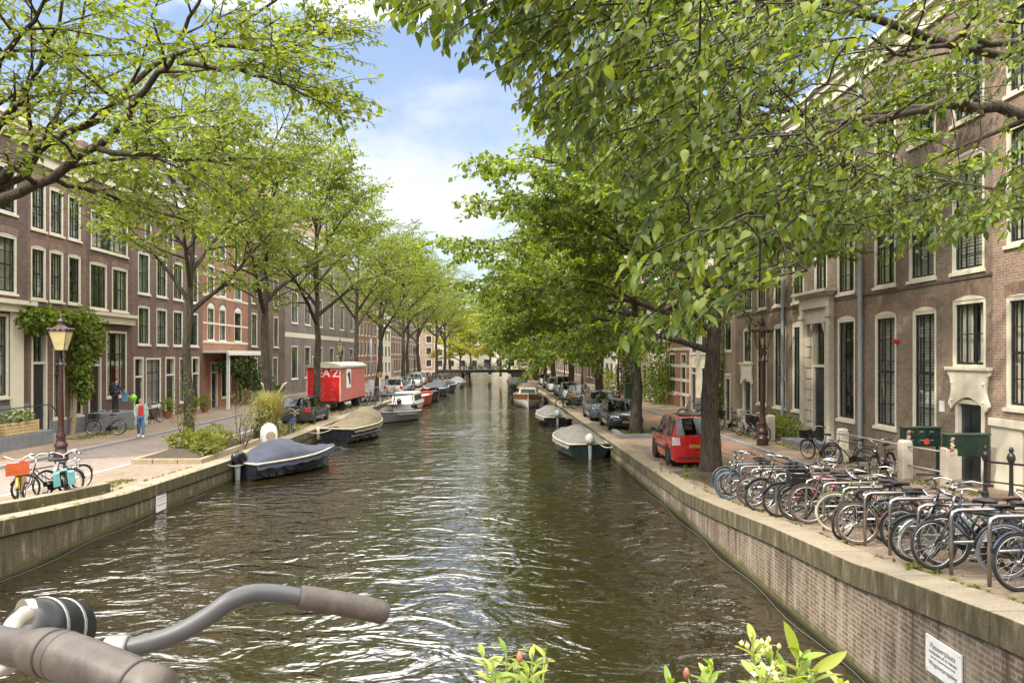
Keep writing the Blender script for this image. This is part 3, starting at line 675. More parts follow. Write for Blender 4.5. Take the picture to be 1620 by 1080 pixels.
def house(side, label, Y0, Y1, H, mat, wins=(), doors=(), roof='roof', cornice=True, plinth=None, deep=9., arch=True, fcol='cream', gable=None, name='canal_house', bands=(), rf=2.6, seed=0, roofh=None):
    rg = random.Random(seed * 7 + int(Y0 * 10))
    Xa, Xb = (FL(Y0), FL(Y1)) if side < 0 else (FR(Y1), FR(Y0))
    if side < 0: loc = Vector((Xa, Y0, 0)); end = Vector((Xb, Y1, 0))
    else: loc = Vector((Xa, Y1, 0)); end = Vector((Xb, Y0, 0))
    dv = end - loc; Wd = dv.length; zg = min(zs(Y0), zs(Y1)) + .12
    root = thing(name, label, 'house', (loc.x, loc.y, zg), math.atan2(dv.y, dv.x), 'brick canal houses')
    if side > 0: pass
    tox = (lambda Y: Wd * (Y - Y0) / (Y1 - Y0)) if side < 0 else (lambda Y: Wd * (Y1 - Y) / (Y1 - Y0))
    ops = []; mk = []
    for w in wins:
        ya, yb, za, zb = w[:4]; o = dict(w[4]) if len(w) > 4 else {}
        x0, x1 = sorted((tox(ya), tox(yb))); ops.append((x0, x1, za - zg, zb - zg)); mk.append(('w', o))
    for d in doors:
        ya, yb, za, zb, dh = d[:5]; o = dict(d[5]) if len(d) > 5 else {}
        x0, x1 = sorted((tox(ya), tox(yb))); ops.append((x0, x1, za - zg, zb - zg)); mk.append(('d', dict(o, dh=dh)))
    mb = MB(); wall_grid(mb, Wd, H, ops)
    # the two flanks and back
    mb.add([(0, 0, -1), (0, 0, H), (0, deep, H), (0, deep, -1)], [(0, 1, 2, 3)]); mb.add([(Wd, 0, -1), (Wd, deep, -1), (Wd, deep, H), (Wd, 0, H)], [(0, 1, 2, 3)]); mb.add([(0, deep, -1), (0, deep, H), (Wd, deep, H), (Wd, deep, -1)], [(0, 1, 2, 3)])
    wall = mb.build('wall', M[mat], root)
    MB().add([(.03, .75, -.5), (Wd - .03, .75, -.5), (Wd - .03, .75, H - .1), (.03, .75, H - .1)], [(0, 1, 2, 3)]).build('interior', M['dark_in'], root)
    for (x0, x1, z0, z1), (t, o) in zip(ops, mk):
        if t == 'w':
            dr = o.get('dress', rg.choice([None, 'curtain', 'curtain', 'curtain', 'blind']))
            f = add_window(root, x0, z0, x1 - x0, z1 - z0, o.get('c', 2), o.get('r', 4), o.get('s', .5), dr, fcol=o.get('f', fcol))
            if arch and o.get('arch', True):
                k = (round(x1 - x0, 2), o.get('rise', .05))
                if k not in ARCHC: am = MB(); arch_band(am, 0, x1 - x0, 0, k[1]); ARCHC[k] = am.mesh('brick_arch', M['soldier'])
                link('brick_arch', ARCHC[k], f).location = (0, -.03, z1 - z0 - .005)
                k = k + (fcol,)
                if k not in ARCHC:
                    w_ = x1 - x0; ARCHC[k] = MB().prism([(0, 0)] + [(w_ * i / 10, k[1] * (1 - (i / 5 - 1) ** 2) + .002) for i in range(11)][1:-1] + [(w_, 0)], -.006, .0).mesh('arch_head', M[fcol])
                link('arch_head', ARCHC[k], f).location = (0, -.031, z1 - z0 - .006)
        else: add_door(root, x0, z0, x1 - x0, z1 - z0, o['dh'], o.get('col', 'door'), o.get('fan', True), leafs=o.get('leafs', 1))
    if plinth:
        p = MB(); xs = sorted([(a, b) for (a, b, c, d) in ops if c < plinth[0] - .05]); x = 0
        for a, b in xs + [(Wd, Wd)]:
            if a - x > .02: p.box(x, a, -.05, .04, -.6, plinth[0])
            x = max(x, b)
        p.build('plinth', M[plinth[1]], root)
    for zb_, hb_, mt in bands:
        MB().box(0, Wd, -.03, .02, zb_ - zg, zb_ - zg + hb_).build('stone_band', M[mt], root)
    if cornice:
        c = MB(); c.box(-.02, Wd + .02, -.38, .1, H, H + .16); c.box(.0, Wd, -.26, .05, H - .22, H - .002); c.box(.0, Wd, -.09, .02, H - .7, H - .222)
        c.build('cornice', M['cream' if fcol == 'cream' else 'white'], root)
    rh = roofh or rf
    r = MB(); z = H + .165
    r.loft([[(0, -.1, z), (0, deep / 2, z + rh), (0, deep, z)], [(Wd, -.1, z), (Wd, deep / 2, z + rh), (Wd, deep, z)]], closed=False, cap=False)
    r.add([(0, -.1, z), (0, deep, z), (0, deep / 2, z + rh)], [(0, 1, 2)]); r.add([(Wd, -.1, z), (Wd, deep / 2, z + rh), (Wd, deep, z)], [(0, 1, 2)])
    ro = r.build('roof', M[roof], root)
    ch = MB(); cx = Wd * rg.uniform(.15, .85); ch.box(cx - .3, cx + .3, deep * .45, deep * .45 + .7, z + rh * .6, z + rh + 1.1); ch.build('chimney', M[mat], ro)
    root['w'] = Wd
    return root, tox, zg, Wd
def row(ys, za, zb, w=None, **o): return [(a, b, za, zb, o) for a, b in ys]
# ---- left bank, near to far
h, tox, zg, Wd = house(-1, 'dark brown brick house with a large cream framed shop window behind planter boxes', 23, 31.2, 13.2, 'b_dark',
    row([(24.2, 25.4), (26.9, 28.1), (29.3, 30.5)], 6.95, 9.3, c=2, r=4) + row([(24.2, 25.4), (26.9, 28.1), (29.3, 30.5)], 10.2, 12.1, c=2, r=3) + [(24.6, 30.0, 2.75, 6.1, dict(c=7, r=4, s=.62, arch=False, dress='curtain'))], [], plinth=(1.6, 'grey_stone'))
c = MB(); c.box(0, Wd, -.42, -.002, 6.5 - zg, 6.68 - zg); c.box(.1, Wd - .1, -.26, -.002, 6.2 - zg, 6.5 - zg); c.box(tox(30.05), tox(30.75), -.12, -.003, .9, 6.2 - zg); c.build('shop_cornice', M['cream'], h)
h, tox, zg, Wd = house(-1, 'narrow brown brick house with wisteria climbing beside a dark panelled door', 31.2, 35.6, 12.6, 'b_red',
    row([(31.4, 32.45), (32.7, 33.75), (34.1, 35.15)], 6.85, 9.1, c=2, r=4) + row([(31.4, 32.45), (32.7, 33.75), (34.1, 35.15)], 9.85, 11.9, c=2, r=3) + row([(32.95, 33.85), (34.3, 35.3)], 1.6, 5.5, c=2, r=5, arch=False),
    [(31.4, 32.5, .85, 6.0, 3.2)], plinth=(.75, 'grey_stone'))
h, tox, zg, Wd = house(-1, 'plum brick house with a wide top window and a cream cornice above its ground floor', 35.6, 40, 13, 'b_plum',
    row([(35.9, 37.5), (37.95, 39.6)], 6.75, 9.0, c=3, r=4) + [(36, 39.6, 9.7, 11.6, dict(c=6, r=3, arch=False))] + [(37.4, 39.5, 2.3, 5.7, dict(c=4, r=5, s=.66, arch=False))],
    [(35.75, 36.9, 1.0, 5.7, 2.9)], plinth=(.7, 'grey_stone'))
c = MB(); c.box(0, Wd, -.36, -.002, 6.42 - zg, 6.58 - zg); c.box(.05, Wd - .05, -.22, -.002, 6.05 - zg, 6.42 - zg); c.build('shop_cornice', M['cream'], h)
h, tox, zg, Wd = house(-1, 'wide red brown brick house with four narrow windows per floor and ground floor doors', 40, 49.6, 13.6, 'b_red',
    row([(40.7, 42.1), (42.9, 44.3), (45.1, 46.5), (47.5, 48.9)], 5.05, 7.2, c=2, r=4, rise=.03) + row([(40.7, 42.1), (42.9, 44.3), (45.1, 46.5), (47.5, 48.9)], 7.9, 10.2, c=2, r=4) + row([(41.5, 42.3), (44.3, 45.2), (47.6, 48.4)], 11, 12.6, c=1, r=2)
    + [(41.6, 43.5, 1.5, 4.3, dict(c=2, r=2, s=.72, arch=False, dress='blind'))] + [(46, 47.3, 1.5, 4.3, dict(c=2, r=2, s=.72, arch=False))],
    [(40.2, 41.3, .8, 4.35, 2.4), (44.0, 45.3, .8, 4.35, 2.4), (47.8, 49.0, .8, 4.35, 2.4)], fcol='white', rf=1.2)
h, tox, zg, Wd = house(-1, 'orange red brick house with white stone stripes and a white canopy over the ground floor', 49.6, 58.6, 14.2, 'b_orange',
    row([(50.4, 51.7), (52.6, 53.9), (55.6, 57.2)], 5.5, 7.8, c=1, r=2, s=.66, rise=.28) + row([(50.4, 51.7), (52.6, 53.9), (55.6, 57.2)], 8.7, 10.7, c=1, r=2, s=.66) + row([(50.4, 51.7), (52.6, 53.9), (55.6, 57.2)], 11.4, 13, c=1, r=2) + [(53, 55, 1.4, 4, dict(c=2, r=1, s=0, arch=False))],
    [(51, 52.2, .8, 4, 2.4), (56.2, 57.4, .8, 4, 2.4)], fcol='white', bands=[(5.3, .16, 'cream'), (6.6, .14, 'cream'), (8.5, .16, 'cream'), (9.9, .14, 'cream'), (11.2, .14, 'cream')], roof='roof_grey')
cn = MB(); cn.box(.0, Wd - .1, -1.7, -.01, 4.62 - zg, 4.78 - zg); cn.box(.0, Wd - .1, -1.75, -1.6, 4.45 - zg, 4.62 - zg)
for x in (.5, Wd - .6): cn.box(x - .09, x + .09, -1.62, -1.44, .0, 4.62 - zg)
cn.build('canopy', M['white'], h)
house(-1, 'dark brown brick house with tall narrow paired windows beyond the striped house', 58.6, 68, 15, 'b_dark',
    row([(59.4, 60.8), (62, 63.4), (64.8, 66.2)], 5.2, 7.9, c=2, r=4) + row([(59.4, 60.8), (62, 63.4), (64.8, 66.2)], 8.7, 11.3, c=2, r=4) + row([(59.4, 60.8), (62, 63.4), (64.8, 66.2)], 12, 13.8, c=2, r=2) + row([(61.6, 63), (64.6, 66)], 1.6, 4.3, c=2, r=3), [(59.4, 60.8, .8, 4.3, 2.5)])
ys = [(70, 72), (74.3, 76.3), (79, 81), (84, 86), (89, 91), (94, 96)]
house(-1, 'long grey brown building with a white stone band and high roof behind the red trailer', 68, 98, 15.5, 'b_grey',
    row(ys, 2.2, 5.4, c=1, r=2, s=.4, arch=False, dress=None) + row(ys, 7.6, 10.6, c=2, r=4, arch=False) + row(ys, 11.6, 14, c=2, r=3, arch=False), [(77, 78.4, .9, 4.4, 2.4), (87, 88.4, .9, 4.4, 2.4)],
    fcol='white', bands=[(6.2, .45, 'cream')], roof='roof', rf=8., deep=14, name='long_building')
def filler(side, label, Y0, Y1, H, mat, bays, storeys, fcol='cream', z0=1.6, **k):
    wd = (Y1 - Y0) / bays; W_ = []; D_ = []; sh = (H - z0) / storeys
    for b in range(bays):
        ya = Y0 + wd * (b + .22); yb = Y0 + wd * (b + .78)
        for s in range(storeys):
            za = z0 + s * sh; hh = sh * (.72 if s < storeys - 1 else .6)
            if s == 0 and b == (bays - 1 if side > 0 else 0): D_.append((ya, yb, .8, za + hh, 2.4)); continue
            W_.append((ya, yb, za, za + hh, dict(c=2, r=3 if s else 4, arch=False)))
    return house(side, label, Y0, Y1, H, mat, W_, D_, fcol=fcol, **k)
filler(-1, 'red painted brick house with rows of white framed windows far along the left bank', 98, 112, 13, 'b_orange', 6, 4, 'white')
filler(-1, 'cream plastered house past the red one on the left bank', 112, 126, 12, 'cream', 4, 4, 'white', roof='roof_grey')
filler(-1, 'brown brick house far down the left bank near the bridge', 126, 142, 14, 'b_red', 5, 4)
filler(-1, 'grey brown house beyond the bridge on the left bank', 142, 165, 14, 'b_grey', 6, 4)
# ---- right bank, near to far
RA, toxA, zgA, WdA = house(1, 'light brown brick house with a cream plastered basement at the right edge', 8, 18.7, 14.5, 'b_lite',
    row([(17.0, 18.2), (14.6, 15.8), (12.2, 13.4), (9.8, 11)], 3.1, 5.9, c=3, r=4) + row([(17.0, 18.2), (14.6, 15.8), (12.2, 13.4), (9.8, 11)], 7.2, 10.2, c=3, r=5) + row([(17.0, 18.2), (14.6, 15.8), (12.2, 13.4), (9.8, 11)], 11, 13.2, c=3, r=3),
    [(16.4, 17.5, .95, 2.3, 1.2, dict(fan=False))])
MB().box(.0, toxA(17.56), -.05, -.004, -.6, 2.45 - zgA + .28).box(toxA(16.34), WdA, -.05, -.004, -.6, 2.73 - zgA).box(-.01, WdA, -.12, -.052, 2.60 - zgA, 2.8 - zgA).build('plaster_base', M['cream'], RA)
def pY(px): return atX(px, 13.08)
g0 = [(1443, 1482), (1382, 1417), (1321.5, 1350), (1248.5, 1267), (1218, 1238), (1191, 1207)]
gw = [(pY(b), pY(a), 2.02, 5.78, dict(c=3, r=5, s=.5, rise=.12, dress=d)) for (a, b), d in zip(g0, ('blind', 'blind', None, None, 'curtain', 'curtain'))]
u0 = [(1507, 1560), (1437, 1481), (1381, 1416), (1321, 1350), (1284, 1305), (1248.5, 1267), (1218, 1236), (1191, 1206), (1169, 1183)]
uw = [(pY(b), pY(a), 6.75, 9.95, dict(c=3, r=5, s=.5, rise=.1)) for a, b in u0] + [(pY(b), pY(a), 10.95, 13.1, dict(c=3, r=4, s=.5, rise=.08)) for a, b in u0]
sw = [(pY(1562), pY(1508), 4.1, 5.95, dict(c=3, r=2, s=0, rise=.12, dress='curtain')), (pY(1183), pY(1169), 4.05, 5.8, dict(c=2, r=3, s=.5, rise=.08))]
RB, toxB, zgB, WdB = house(1, 'long weathered brown brick house with tall sash windows and a sandstone door portal', 18.7, 39.9, 14.2, 'b_tan', gw + uw + sw,
    [(pY(1304), pY(1281), .95, 5.9, 3.0, dict(fan=True)), (pY(1561), pY(1514), .6, 3.2, 2.1, dict(fan=False, leafs=2)), (pY(1183), pY(1169), .6, 3.2, 2.1, dict(fan=False, leafs=2))], rf=3.2)
# sandstone portal
xa, xb = toxB(pY(1268.5)), toxB(pY(1317)); pz = MB()
da, db = toxB(pY(1281)), toxB(pY(1304))
for a, b in ((xa, xa + .32), (xb - .32, xb)): pz.box(a, b, -.22, -.004, -.3, 5.55); pz.box(a - .05, b + .05, -.27, -.004, -.35, .35); pz.box(a - .04, b + .04, -.26, -.004, 5.15, 5.3)
pz.box(xa, xb, -.24, -.004, 5.552, 6.0); pz.box(xa - .1, xb + .1, -.34, -.004, 6.002, 6.12); pz.box(xa - .22, xb + .22, -.5, -.004, 6.122, 6.24)
for i in range(18):
    x = xa + (xb - xa) * (i + .5) / 18; pz.box(x - .035, x + .035, -.42, -.345, 6.03, 6.119)
for k in range(10):      # rusticated blocks either side of the door
    z = .05 + k * .44
    pz.box(xa + .322, da - .002, -.10, -.004, z, z + .40); pz.box(db + .002, xb - .322, -.10, -.004, z, z + .40)
pz.box(xa + .322, xb - .322, -.10, -.004, 4.95, 5.55)
pr_ = (db - da) / 2 - .02; zc = 5.9 - zgB - pr_ - .02; cx_ = (da + db) / 2
for sg in (-1, 1):      # spandrels that turn the door head into a round arch
    o_ = [(cx_ + sg * pr_ * math.cos(PI / 2 * i / 8), zc + pr_ * math.sin(PI / 2 * i / 8)) for i in range(9)] + [(cx_, 4.949), (cx_ + sg * (pr_ + .018), 4.949), (cx_ + sg * (pr_ + .018), zc)]
    pz.prism(o_, -.085, -.06)
pz.build('portal', M['stone'], RB, bevel=.012)
# carved cream consoles above the two arched gates, with the arched brick jamb
def console(a, b, ztop, h, root):
    w = b - a; mb = MB()
    out = [(a - .28, ztop), (b + .28, ztop), (b + .28, ztop - .12), (b + .2, ztop - .18)]
    fx = lambda t: .18 - .07 * math.sin(PI * min(1, t * 1.1)) + .08 * t ** 3
    for i in range(9): t = i / 8; out.append((b + fx(t), ztop - .22 - (h - .12) * t))
    out.append((b + .12, ztop - h - .26))
    for i in range(0, 13): t = i / 12; out.append((b - w * t, ztop - h - .14 + .24 * math.sin(PI * t)))
    out.append((a - .12, ztop - h - .26))
    for i in range(8, -1, -1): t = i / 8; out.append((a - fx(t), ztop - .22 - (h - .12) * t))
    out.append((a - .2, ztop - .18)); out.append((a - .28, ztop - .12))
    mb.prism(out, -.085, -.006); mb.box(a - .33, b + .33, -.15, -.007, ztop + .002, ztop + .10)
    for x in (a - .05, b + .05):
        for z in (ztop - .35, ztop - h): mb.lathe([(.045, 0), (.04, .03), (0, .04)], 8, M=Matrix.Translation((x, -.085, z)) @ Matrix.Rotation(PI / 2, 4, 'X'))
    mb.build('console', M['cream'], root, bevel=.015)
console(toxB(pY(1514)), toxB(pY(1561)), 4.0 - zgB, .84, RB); console(toxB(pY(1169)), toxB(pY(1183)), 3.95 - zgB, .84, RB)
dp = MB()
for px in (1364, 1237): x = toxB(pY(px)); dp.tube([(x, -.12, -.2), (x, -.12, 14)], .075, 10); [dp.tube([(x, -.12, z), (x, -.12, z + .1)], .09, 10) for z in (1.5, 4.2, 7, 9.8)]
dp.build('downpipe', M['zinc'], RB, smooth=40)
MB().box(0, WdB, -.035, -.003, 6.42 - zgB + .1, 6.5 - zgB + .1).build('string_course', M['b_dark'], RB)
al = MB(); ax = toxB(pY(1421)); al.tube([(ax, 0, 4.1), (ax, -.16, 4.1)], [.07, .075], 12); al.build('alarm_lamp', pbr('red_plastic', (.45, .03, .02), .35), RB, smooth=40)
pl = MB(); ax = toxB(pY(1492)); pl.box(ax - .11, ax + .11, -.03, -.003, 2.0, 2.32); pl.build('notice_plate', M['white'], RB)
house(1, 'narrow light brick house with a small window and an arched side door', 39.9, 42.6, 13, 'b_lite', [(40.6, 41.9, 4.7, 6.4, dict(c=2, r=4)), (40.6, 41.9, 7.6, 9.6, dict(c=2, r=3)), (40.6, 41.9, 10.4, 12, dict(c=2, r=3))], [(40.7, 41.8, .7, 3.4, 2.4)])
filler(1, 'cream painted house with white trim behind the large elm trunk', 42.6, 49.5, 13.5, 'cream', 3, 4, 'white', plinth=(.9, 'grey_stone'))
house(1, 'red brick house with pale stone bands beside the climbing roses', 49.5, 56, 14, 'b_orange', row([(50, 51.4), (52.2, 53.6), (54.2, 55.5)], 5.6, 8, c=2, r=3) + row([(50, 51.4), (52.2, 53.6), (54.2, 55.5)], 9, 11.4, c=2, r=3) + [(53, 55, 1.6, 4.6, dict(c=2, r=3))], [(50.2, 51.6, .8, 4.6, 3)], bands=[(1.6, .2, 'cream'), (2.6, .2, 'cream'), (3.6, .2, 'cream'), (4.8, .2, 'cream'), (8.4, .2, 'cream')])
filler(1, 'pale grey stone house behind the rose climber on the right bank', 56, 65, 13.2, 'stone', 3, 4, 'white')
filler(1, 'orange brick house by the dark green bin on the right bank', 65, 76, 14, 'b_orange', 4, 4)
filler(1, 'white plastered house far along the right bank', 76, 88, 13, 'white', 4, 4, 'white')
filler(1, 'brown brick house beyond the white one on the right bank', 88, 104, 14.5, 'b_red', 5, 4)
filler(1, 'light brick house near the far bridge on the right bank', 104, 122, 13.5, 'b_lite', 5, 4)
filler(1, 'dark brick house past the far bridge on the right bank', 122, 150, 14, 'b_dark', 7, 4)
# houses closing the vista
def end_house(label, x0, x1, Y, H, mat, bays, st):
    root = thing('far_house', label, 'house', (x0, Y, .7), 0, 'houses closing the end of the canal'); Wd = x1 - x0; ops = []
    for b in range(bays):
        for s in range(st): ops.append((Wd * (b + .25) / bays, Wd * (b + .75) / bays, 1 + s * (H - 1) / st, 1 + (s + .62) * (H - 1) / st))
    mb = MB(); wall_grid(mb, Wd, H, ops); mb.add([(0, 0, -1), (0, 0, H), (0, 8, H), (0, 8, -1)], [(0, 1, 2, 3)]); mb.add([(Wd, 0, -1), (Wd, 8, -1), (Wd, 8, H), (Wd, 0, H)], [(0, 1, 2, 3)]); mb.build('wall', M[mat], root)
    MB().add([(.03, .7, -.5), (Wd - .03, .7, -.5), (Wd - .03, .7, H - .1), (.03, .7, H - .1)], [(0, 1, 2, 3)]).build('interior', M['dark_in'], root)
    for a, b, c, d in ops: add_window(root, a, c, b - a, d - c, 2, 3, .5)
    r = MB(); r.loft([[(0, -.2, H), (0, 4, H + 3), (0, 8, H)], [(Wd, -.2, H), (Wd, 4, H + 3), (Wd, 8, H)]], closed=False); r.build('roof', M['roof'], root)
end_house('pale sandstone house seen over the left half of the distant bridge', -15, -3.5, 182, 12, 'stone', 4, 4)
end_house('cream house seen over the right half of the distant bridge', -3.5, 6, 184, 13.5, 'cream', 3, 4)
end_house('grey stone house at the left end of the closing terrace', -42, -15, 183.5, 13, 'b_lite', 9, 4)
end_house('brown brick house at the right end of the closing terrace', 6, 30, 183, 12.5, 'b_red', 8, 4)
# ================================================================ BICYCLES (x forward, z up, origin on the ground between the wheels)
RW = .345
def bike_meshes():
    B = {}
    t = MB(); t.torus((0, 0, 0), RW - .022, .022, 36, 8, sy=.95); B['tyre'] = t.mesh('tyre', M['rubber'], True)
    t = MB(); t.torus((0, 0, 0), RW - .052, .012, 36, 6, sy=.9); t.tube([(0, -.035, 0), (0, .035, 0)], .022, 8)
    for k in range(18):
        a = 2 * PI * k / 18; s = .025 if k % 2 else -.025
        t.tube([(.02 * math.cos(a + .5), s, .02 * math.sin(a + .5)), ((RW - .055) * math.cos(a), 0, (RW - .055) * math.sin(a))], .0028, 3, cap=False)
    B['rim'] = t.mesh('rim', M['chrome'], True)
    r, f, bb, st = (-.52, 0, RW), (.55, 0, RW), (-.06, 0, .29), (-.24, 0, .80)
    h0, h1 = (.36, 0, .72), (.31, 0, .90)
    for kind in ('step', 'diamond', 'low'):
        t = MB(); t.tube([bb, st], .016, 8); t.tube([h0, h1], .019, 8)
        if kind == 'step':
            t.tube([h0, (.18, 0, .47), (.05, 0, .36), bb], .019, 8); t.tube([(.34, 0, .80), (.14, 0, .58), (-.02, 0, .47), (-.13, 0, .48)], .014, 8)
        elif kind == 'diamond':
            t.tube([h0, bb], .018, 8); t.tube([(.325, 0, .86), (-.22, 0, .78)], .016, 8)
        else:
            t.tube([h0, (.20, 0, .44), (.02, 0, .33), bb], .024, 8)
        for s in (-1, 1):
            t.tube([(bb[0], s * .03, bb[2]), (r[0], s * .06, r[2])], .011, 6); t.tube([(st[0] + .02, s * .025, .72), (r[0], s * .06, r[2])], .009, 6)
            t.tube([(.365, s * .05, .69), (.45, s * .055, .46), (f[0], s * .055, f[2])], .012, 6)
        t.tube([(.365, -.05, .69), (.365, .05, .69)], .016, 6); t.tube([(-.05, -.06, .27), (-.12, -.16, .02)], .009, 6)
        B['frame_' + kind] = t.mesh('frame', M['blackp'], True)
    for nm, c in (('front', f), ('rear', r)):
        t = MB(); rows = []; a0, a1 = (R(55), R(165)) if nm == 'front' else (R(0), R(175))
        if nm == 'front': a0, a1 = R(20), R(150)
        for i in range(15):
            a = a0 + (a1 - a0) * i / 14; x, z = c[0] + .37 * math.cos(a), c[2] + .37 * math.sin(a); x2, z2 = c[0] + .36 * math.cos(a), c[2] + .36 * math.sin(a)
            rows.append([(x2, -.03, z2), (x, 0, z), (x2, .03, z2), (x2 - .002, 0, z2)])
        t.loft(rows); B['guard_' + nm] = t.mesh('mudguard', M['blackp'], True)
    for kind in ('sit', 'flat'):
        t = MB(); t.tube([h1, (.28, 0, 1.04)], .013, 8)
        if kind == 'sit':
            for s in (-1, 1): t.tube([(.28, 0, 1.04), (.36, s * .07, 1.06), (.37, s * .17, 1.12), (.27, s * .26, 1.15), (.13, s * .29, 1.12), (.05, s * .30, 1.10)], .0115, 8)
            g = [[(.15, s * .288, 1.123), (.03, s * .302, 1.096)] for s in (-1, 1)]
        else:
            t.tube([(.22, -.31, 1.06), (.30, -.1, 1.06), (.30, .1, 1.06), (.22, .31, 1.06)], .0115, 8)
            g = [[(.25, s * .24, 1.06), (.21, s * .335, 1.06)] for s in (-1, 1)]
        B['bar_' + kind] = t.mesh('handlebar', M['chrome'], True)
        for i, q in enumerate(g): B['grip_%s%d' % (kind, i)] = MB().tube(q, .017, 8).mesh('grip', M['rubber'], True)
    t = MB(); rg = []
    for x, w, z in ((-.42, .02, .93), (-.41, .085, .945), (-.34, .10, .95), (-.26, .06, .94), (-.18, .025, .94), (-.13, .015, .93)):
        rg.append([(x, -w, z), (x, -w * .6, z + .018), (x, w * .6, z + .018), (x, w, z), (x, w * .5, z - .045), (x, -w * .5, z - .045)])
    t.loft(rg); t.tube([st, (-.28, 0, .92)], .012, 6); B['saddle'] = t.mesh('saddle', M['saddle'], 60)
    t = MB()
    for s in (-1, 0, 1): t.tube([(-.30, s * .06, .76), (-.80, s * .06, .75)], .006, 4)
    for x in (-.32, -.5, -.66, -.79): t.tube([(x, -.06, .755), (x, .06, .755)], .006, 4)
    for s in (-1, 1): t.tube([(-.60, s * .065, .75), (-.52, s * .07, RW)], .006, 4)
    B['carrier'] = t.mesh('rear_carrier', M['blackp'], True)
    t = MB(); t.lathe([(.085, -.045), (.085, -.038)], 20, M=Matrix.Translation((-.06, 0, .29)) @ Matrix.Rotation(PI / 2, 4, 'X'))
    t.tube([(-.06, -.05, .29), (.05, -.055, .16)], .011, 6); t.tube([(-.06, .05, .29), (-.17, .055, .42)], .011, 6)
    t.box(.01, .10, -.16, -.06, .15, .175); t.box(-.22, -.13, .06, .16, .41, .435)
    B['crank'] = t.mesh('crank', M['blackp'], 40)
    t = MB(); t.loft([[(-.60, -.055, .28), (-.60, -.055, .40), (-.60, -.04, .40), (-.60, -.04, .28)], [(-.06, -.055, .20), (-.06, -.055, .385), (-.06, -.04, .385), (-.06, -.04, .20)], [(.03, -.055, .25), (.03, -.055, .335), (.03, -.04, .335), (.03, -.04, .25)]])
    B['case'] = t.mesh('chain_case', M['blackp'], 40)
    t = MB(); t.lathe([(.0, 0), (.035, .005), (.04, .04), (.03, .06), (0, .062)], 12, M=Matrix.Translation((.40, 0, .80)) @ Matrix.Rotation(PI / 2, 4, 'Y')); B['lamp'] = t.mesh('headlight', M['chrome'], True)
    t = MB(); x0, x1, y0, y1, z0, z1 = .34, .70, -.22, .22, .74, 1.0      # crate on the front carrier
    for a, b, c, d in ((x0, x0 + .012, y0, y1), (x1 - .012, x1, y0, y1), (x0 + .012, x1 - .012, y0, y0 + .012), (x0 + .012, x1 - .012, y1 - .012, y1)):
        for i in range(3): t.box(a, b, c, d, z0 + i * .088, z0 + i * .088 + .07)
    t.box(x0 + .012, x1 - .012, y0 + .012, y1 - .012, z0, z0 + .01)
    for x in (x0, x1 - .015):
        for y in (y0, y1 - .015): t.box(x + .001, x + .014, y + .001, y + .014, z0, z1 - .002)
    t.tube([(.50, -.06, .74), (.55, -.06, RW)], .007, 5); t.tube([(.50, .06, .74), (.55, .06, RW)], .007, 5)
    B['crate'] = t.mesh('crate', M['greyplastic'])
    t = MB()
    for s in (-1, 1):
        t.loft([[(-.76, s * .075, .73), (-.40, s * .075, .73), (-.40, s * .21, .71), (-.76, s * .21, .71)], [(-.78, s * .075, .42), (-.38, s * .075, .42), (-.38, s * .23, .40), (-.78, s * .23, .40)]])
    t.box(-.75, -.41, -.074, .074, .765, .78); B['pannier'] = t.mesh('pannier', M['greyplastic'])
    return B
BK = bike_meshes(); BM = {}
def bm(col, rough=.3, metal=0):
    k = (tuple(col), metal)
    if k not in BM: BM[k] = pbr('enamel_%d' % len(BM), col, rough, metal, .15)
    return BM[k]
COLS = dict(black=(.012, .012, .013), navy=(.014, .022, .05), olive=(.10, .10, .03), mint=(.36, .50, .42), grey=(.14, .145, .15), maroon=(.10, .018, .02), blue=(.03, .085, .15), white=(.6, .59, .55), pink=(.55, .08, .14), yellow=(.62, .44, .04), green=(.03, .09, .05), silver=(.42, .41, .38), cream=(.50, .46, .36), brown=(.075, .042, .026), orange=(.50, .10, .02), teal=(.12, .32, .31), red=(.5, .04, .03))
def bike(label, x, y, yaw, frame='step', col='black', tyre='black', guard=None, bar='sit', lean=0., steer=0., saddle='black', crate=None, pannier=None, case=True, z=None, group='parked bicycles', barcol=None):
    t = thing('bicycle', label, 'bicycle', (x, y, zs(y) if z is None else z), 0, group)
    t.rotation_euler = (lean, 0, yaw)
    cm = bm(COLS[col]); gm = bm(COLS[col if guard in (None, 'none') else guard]); tm = bm(COLS[tyre], .75) if tyre != 'black' else M['rubber']
    def part(nm, key, m=None, par=t): return link(nm, BK[key], par, mat=m)
    part('frame', 'frame_' + frame, cm)
    for nm, xx in (('front_wheel', .55), ('rear_wheel', -.52)):
        w = part(nm, 'rim'); w.location = (xx, 0, RW); w.rotation_euler = (0, rnd.uniform(0, 3), steer if xx > 0 else 0); part('tyre', 'tyre', tm, w)
    if guard != 'none':
        part('mudguard', 'guard_rear', gm)
        if steer == 0: part('mudguard', 'guard_front', gm)
    hb = part('handlebar', 'bar_' + bar, bm(COLS[barcol], .3) if barcol else None)
    for i in (0, 1): part('grip', 'grip_%s%d' % (bar, i), None, hb)
    if steer:
        hb.matrix_local = Matrix.Translation((.31, 0, 0)) @ Matrix.Rotation(steer, 4, 'Z') @ Matrix.Translation((-.31, 0, 0))
    part('saddle', 'saddle', bm(COLS[saddle], .5) if saddle != 'black' else None)
    part('rear_carrier', 'carrier', None); part('crank', 'crank')
    if case: part('chain_case', 'case', cm if col in ('mint', 'navy') else None)
    part('headlight', 'lamp')
    if crate: part('crate', 'crate', bm(COLS[crate], .5))
    if pannier: part('pannier', 'pannier', bm(COLS[pannier], .6))
    return t
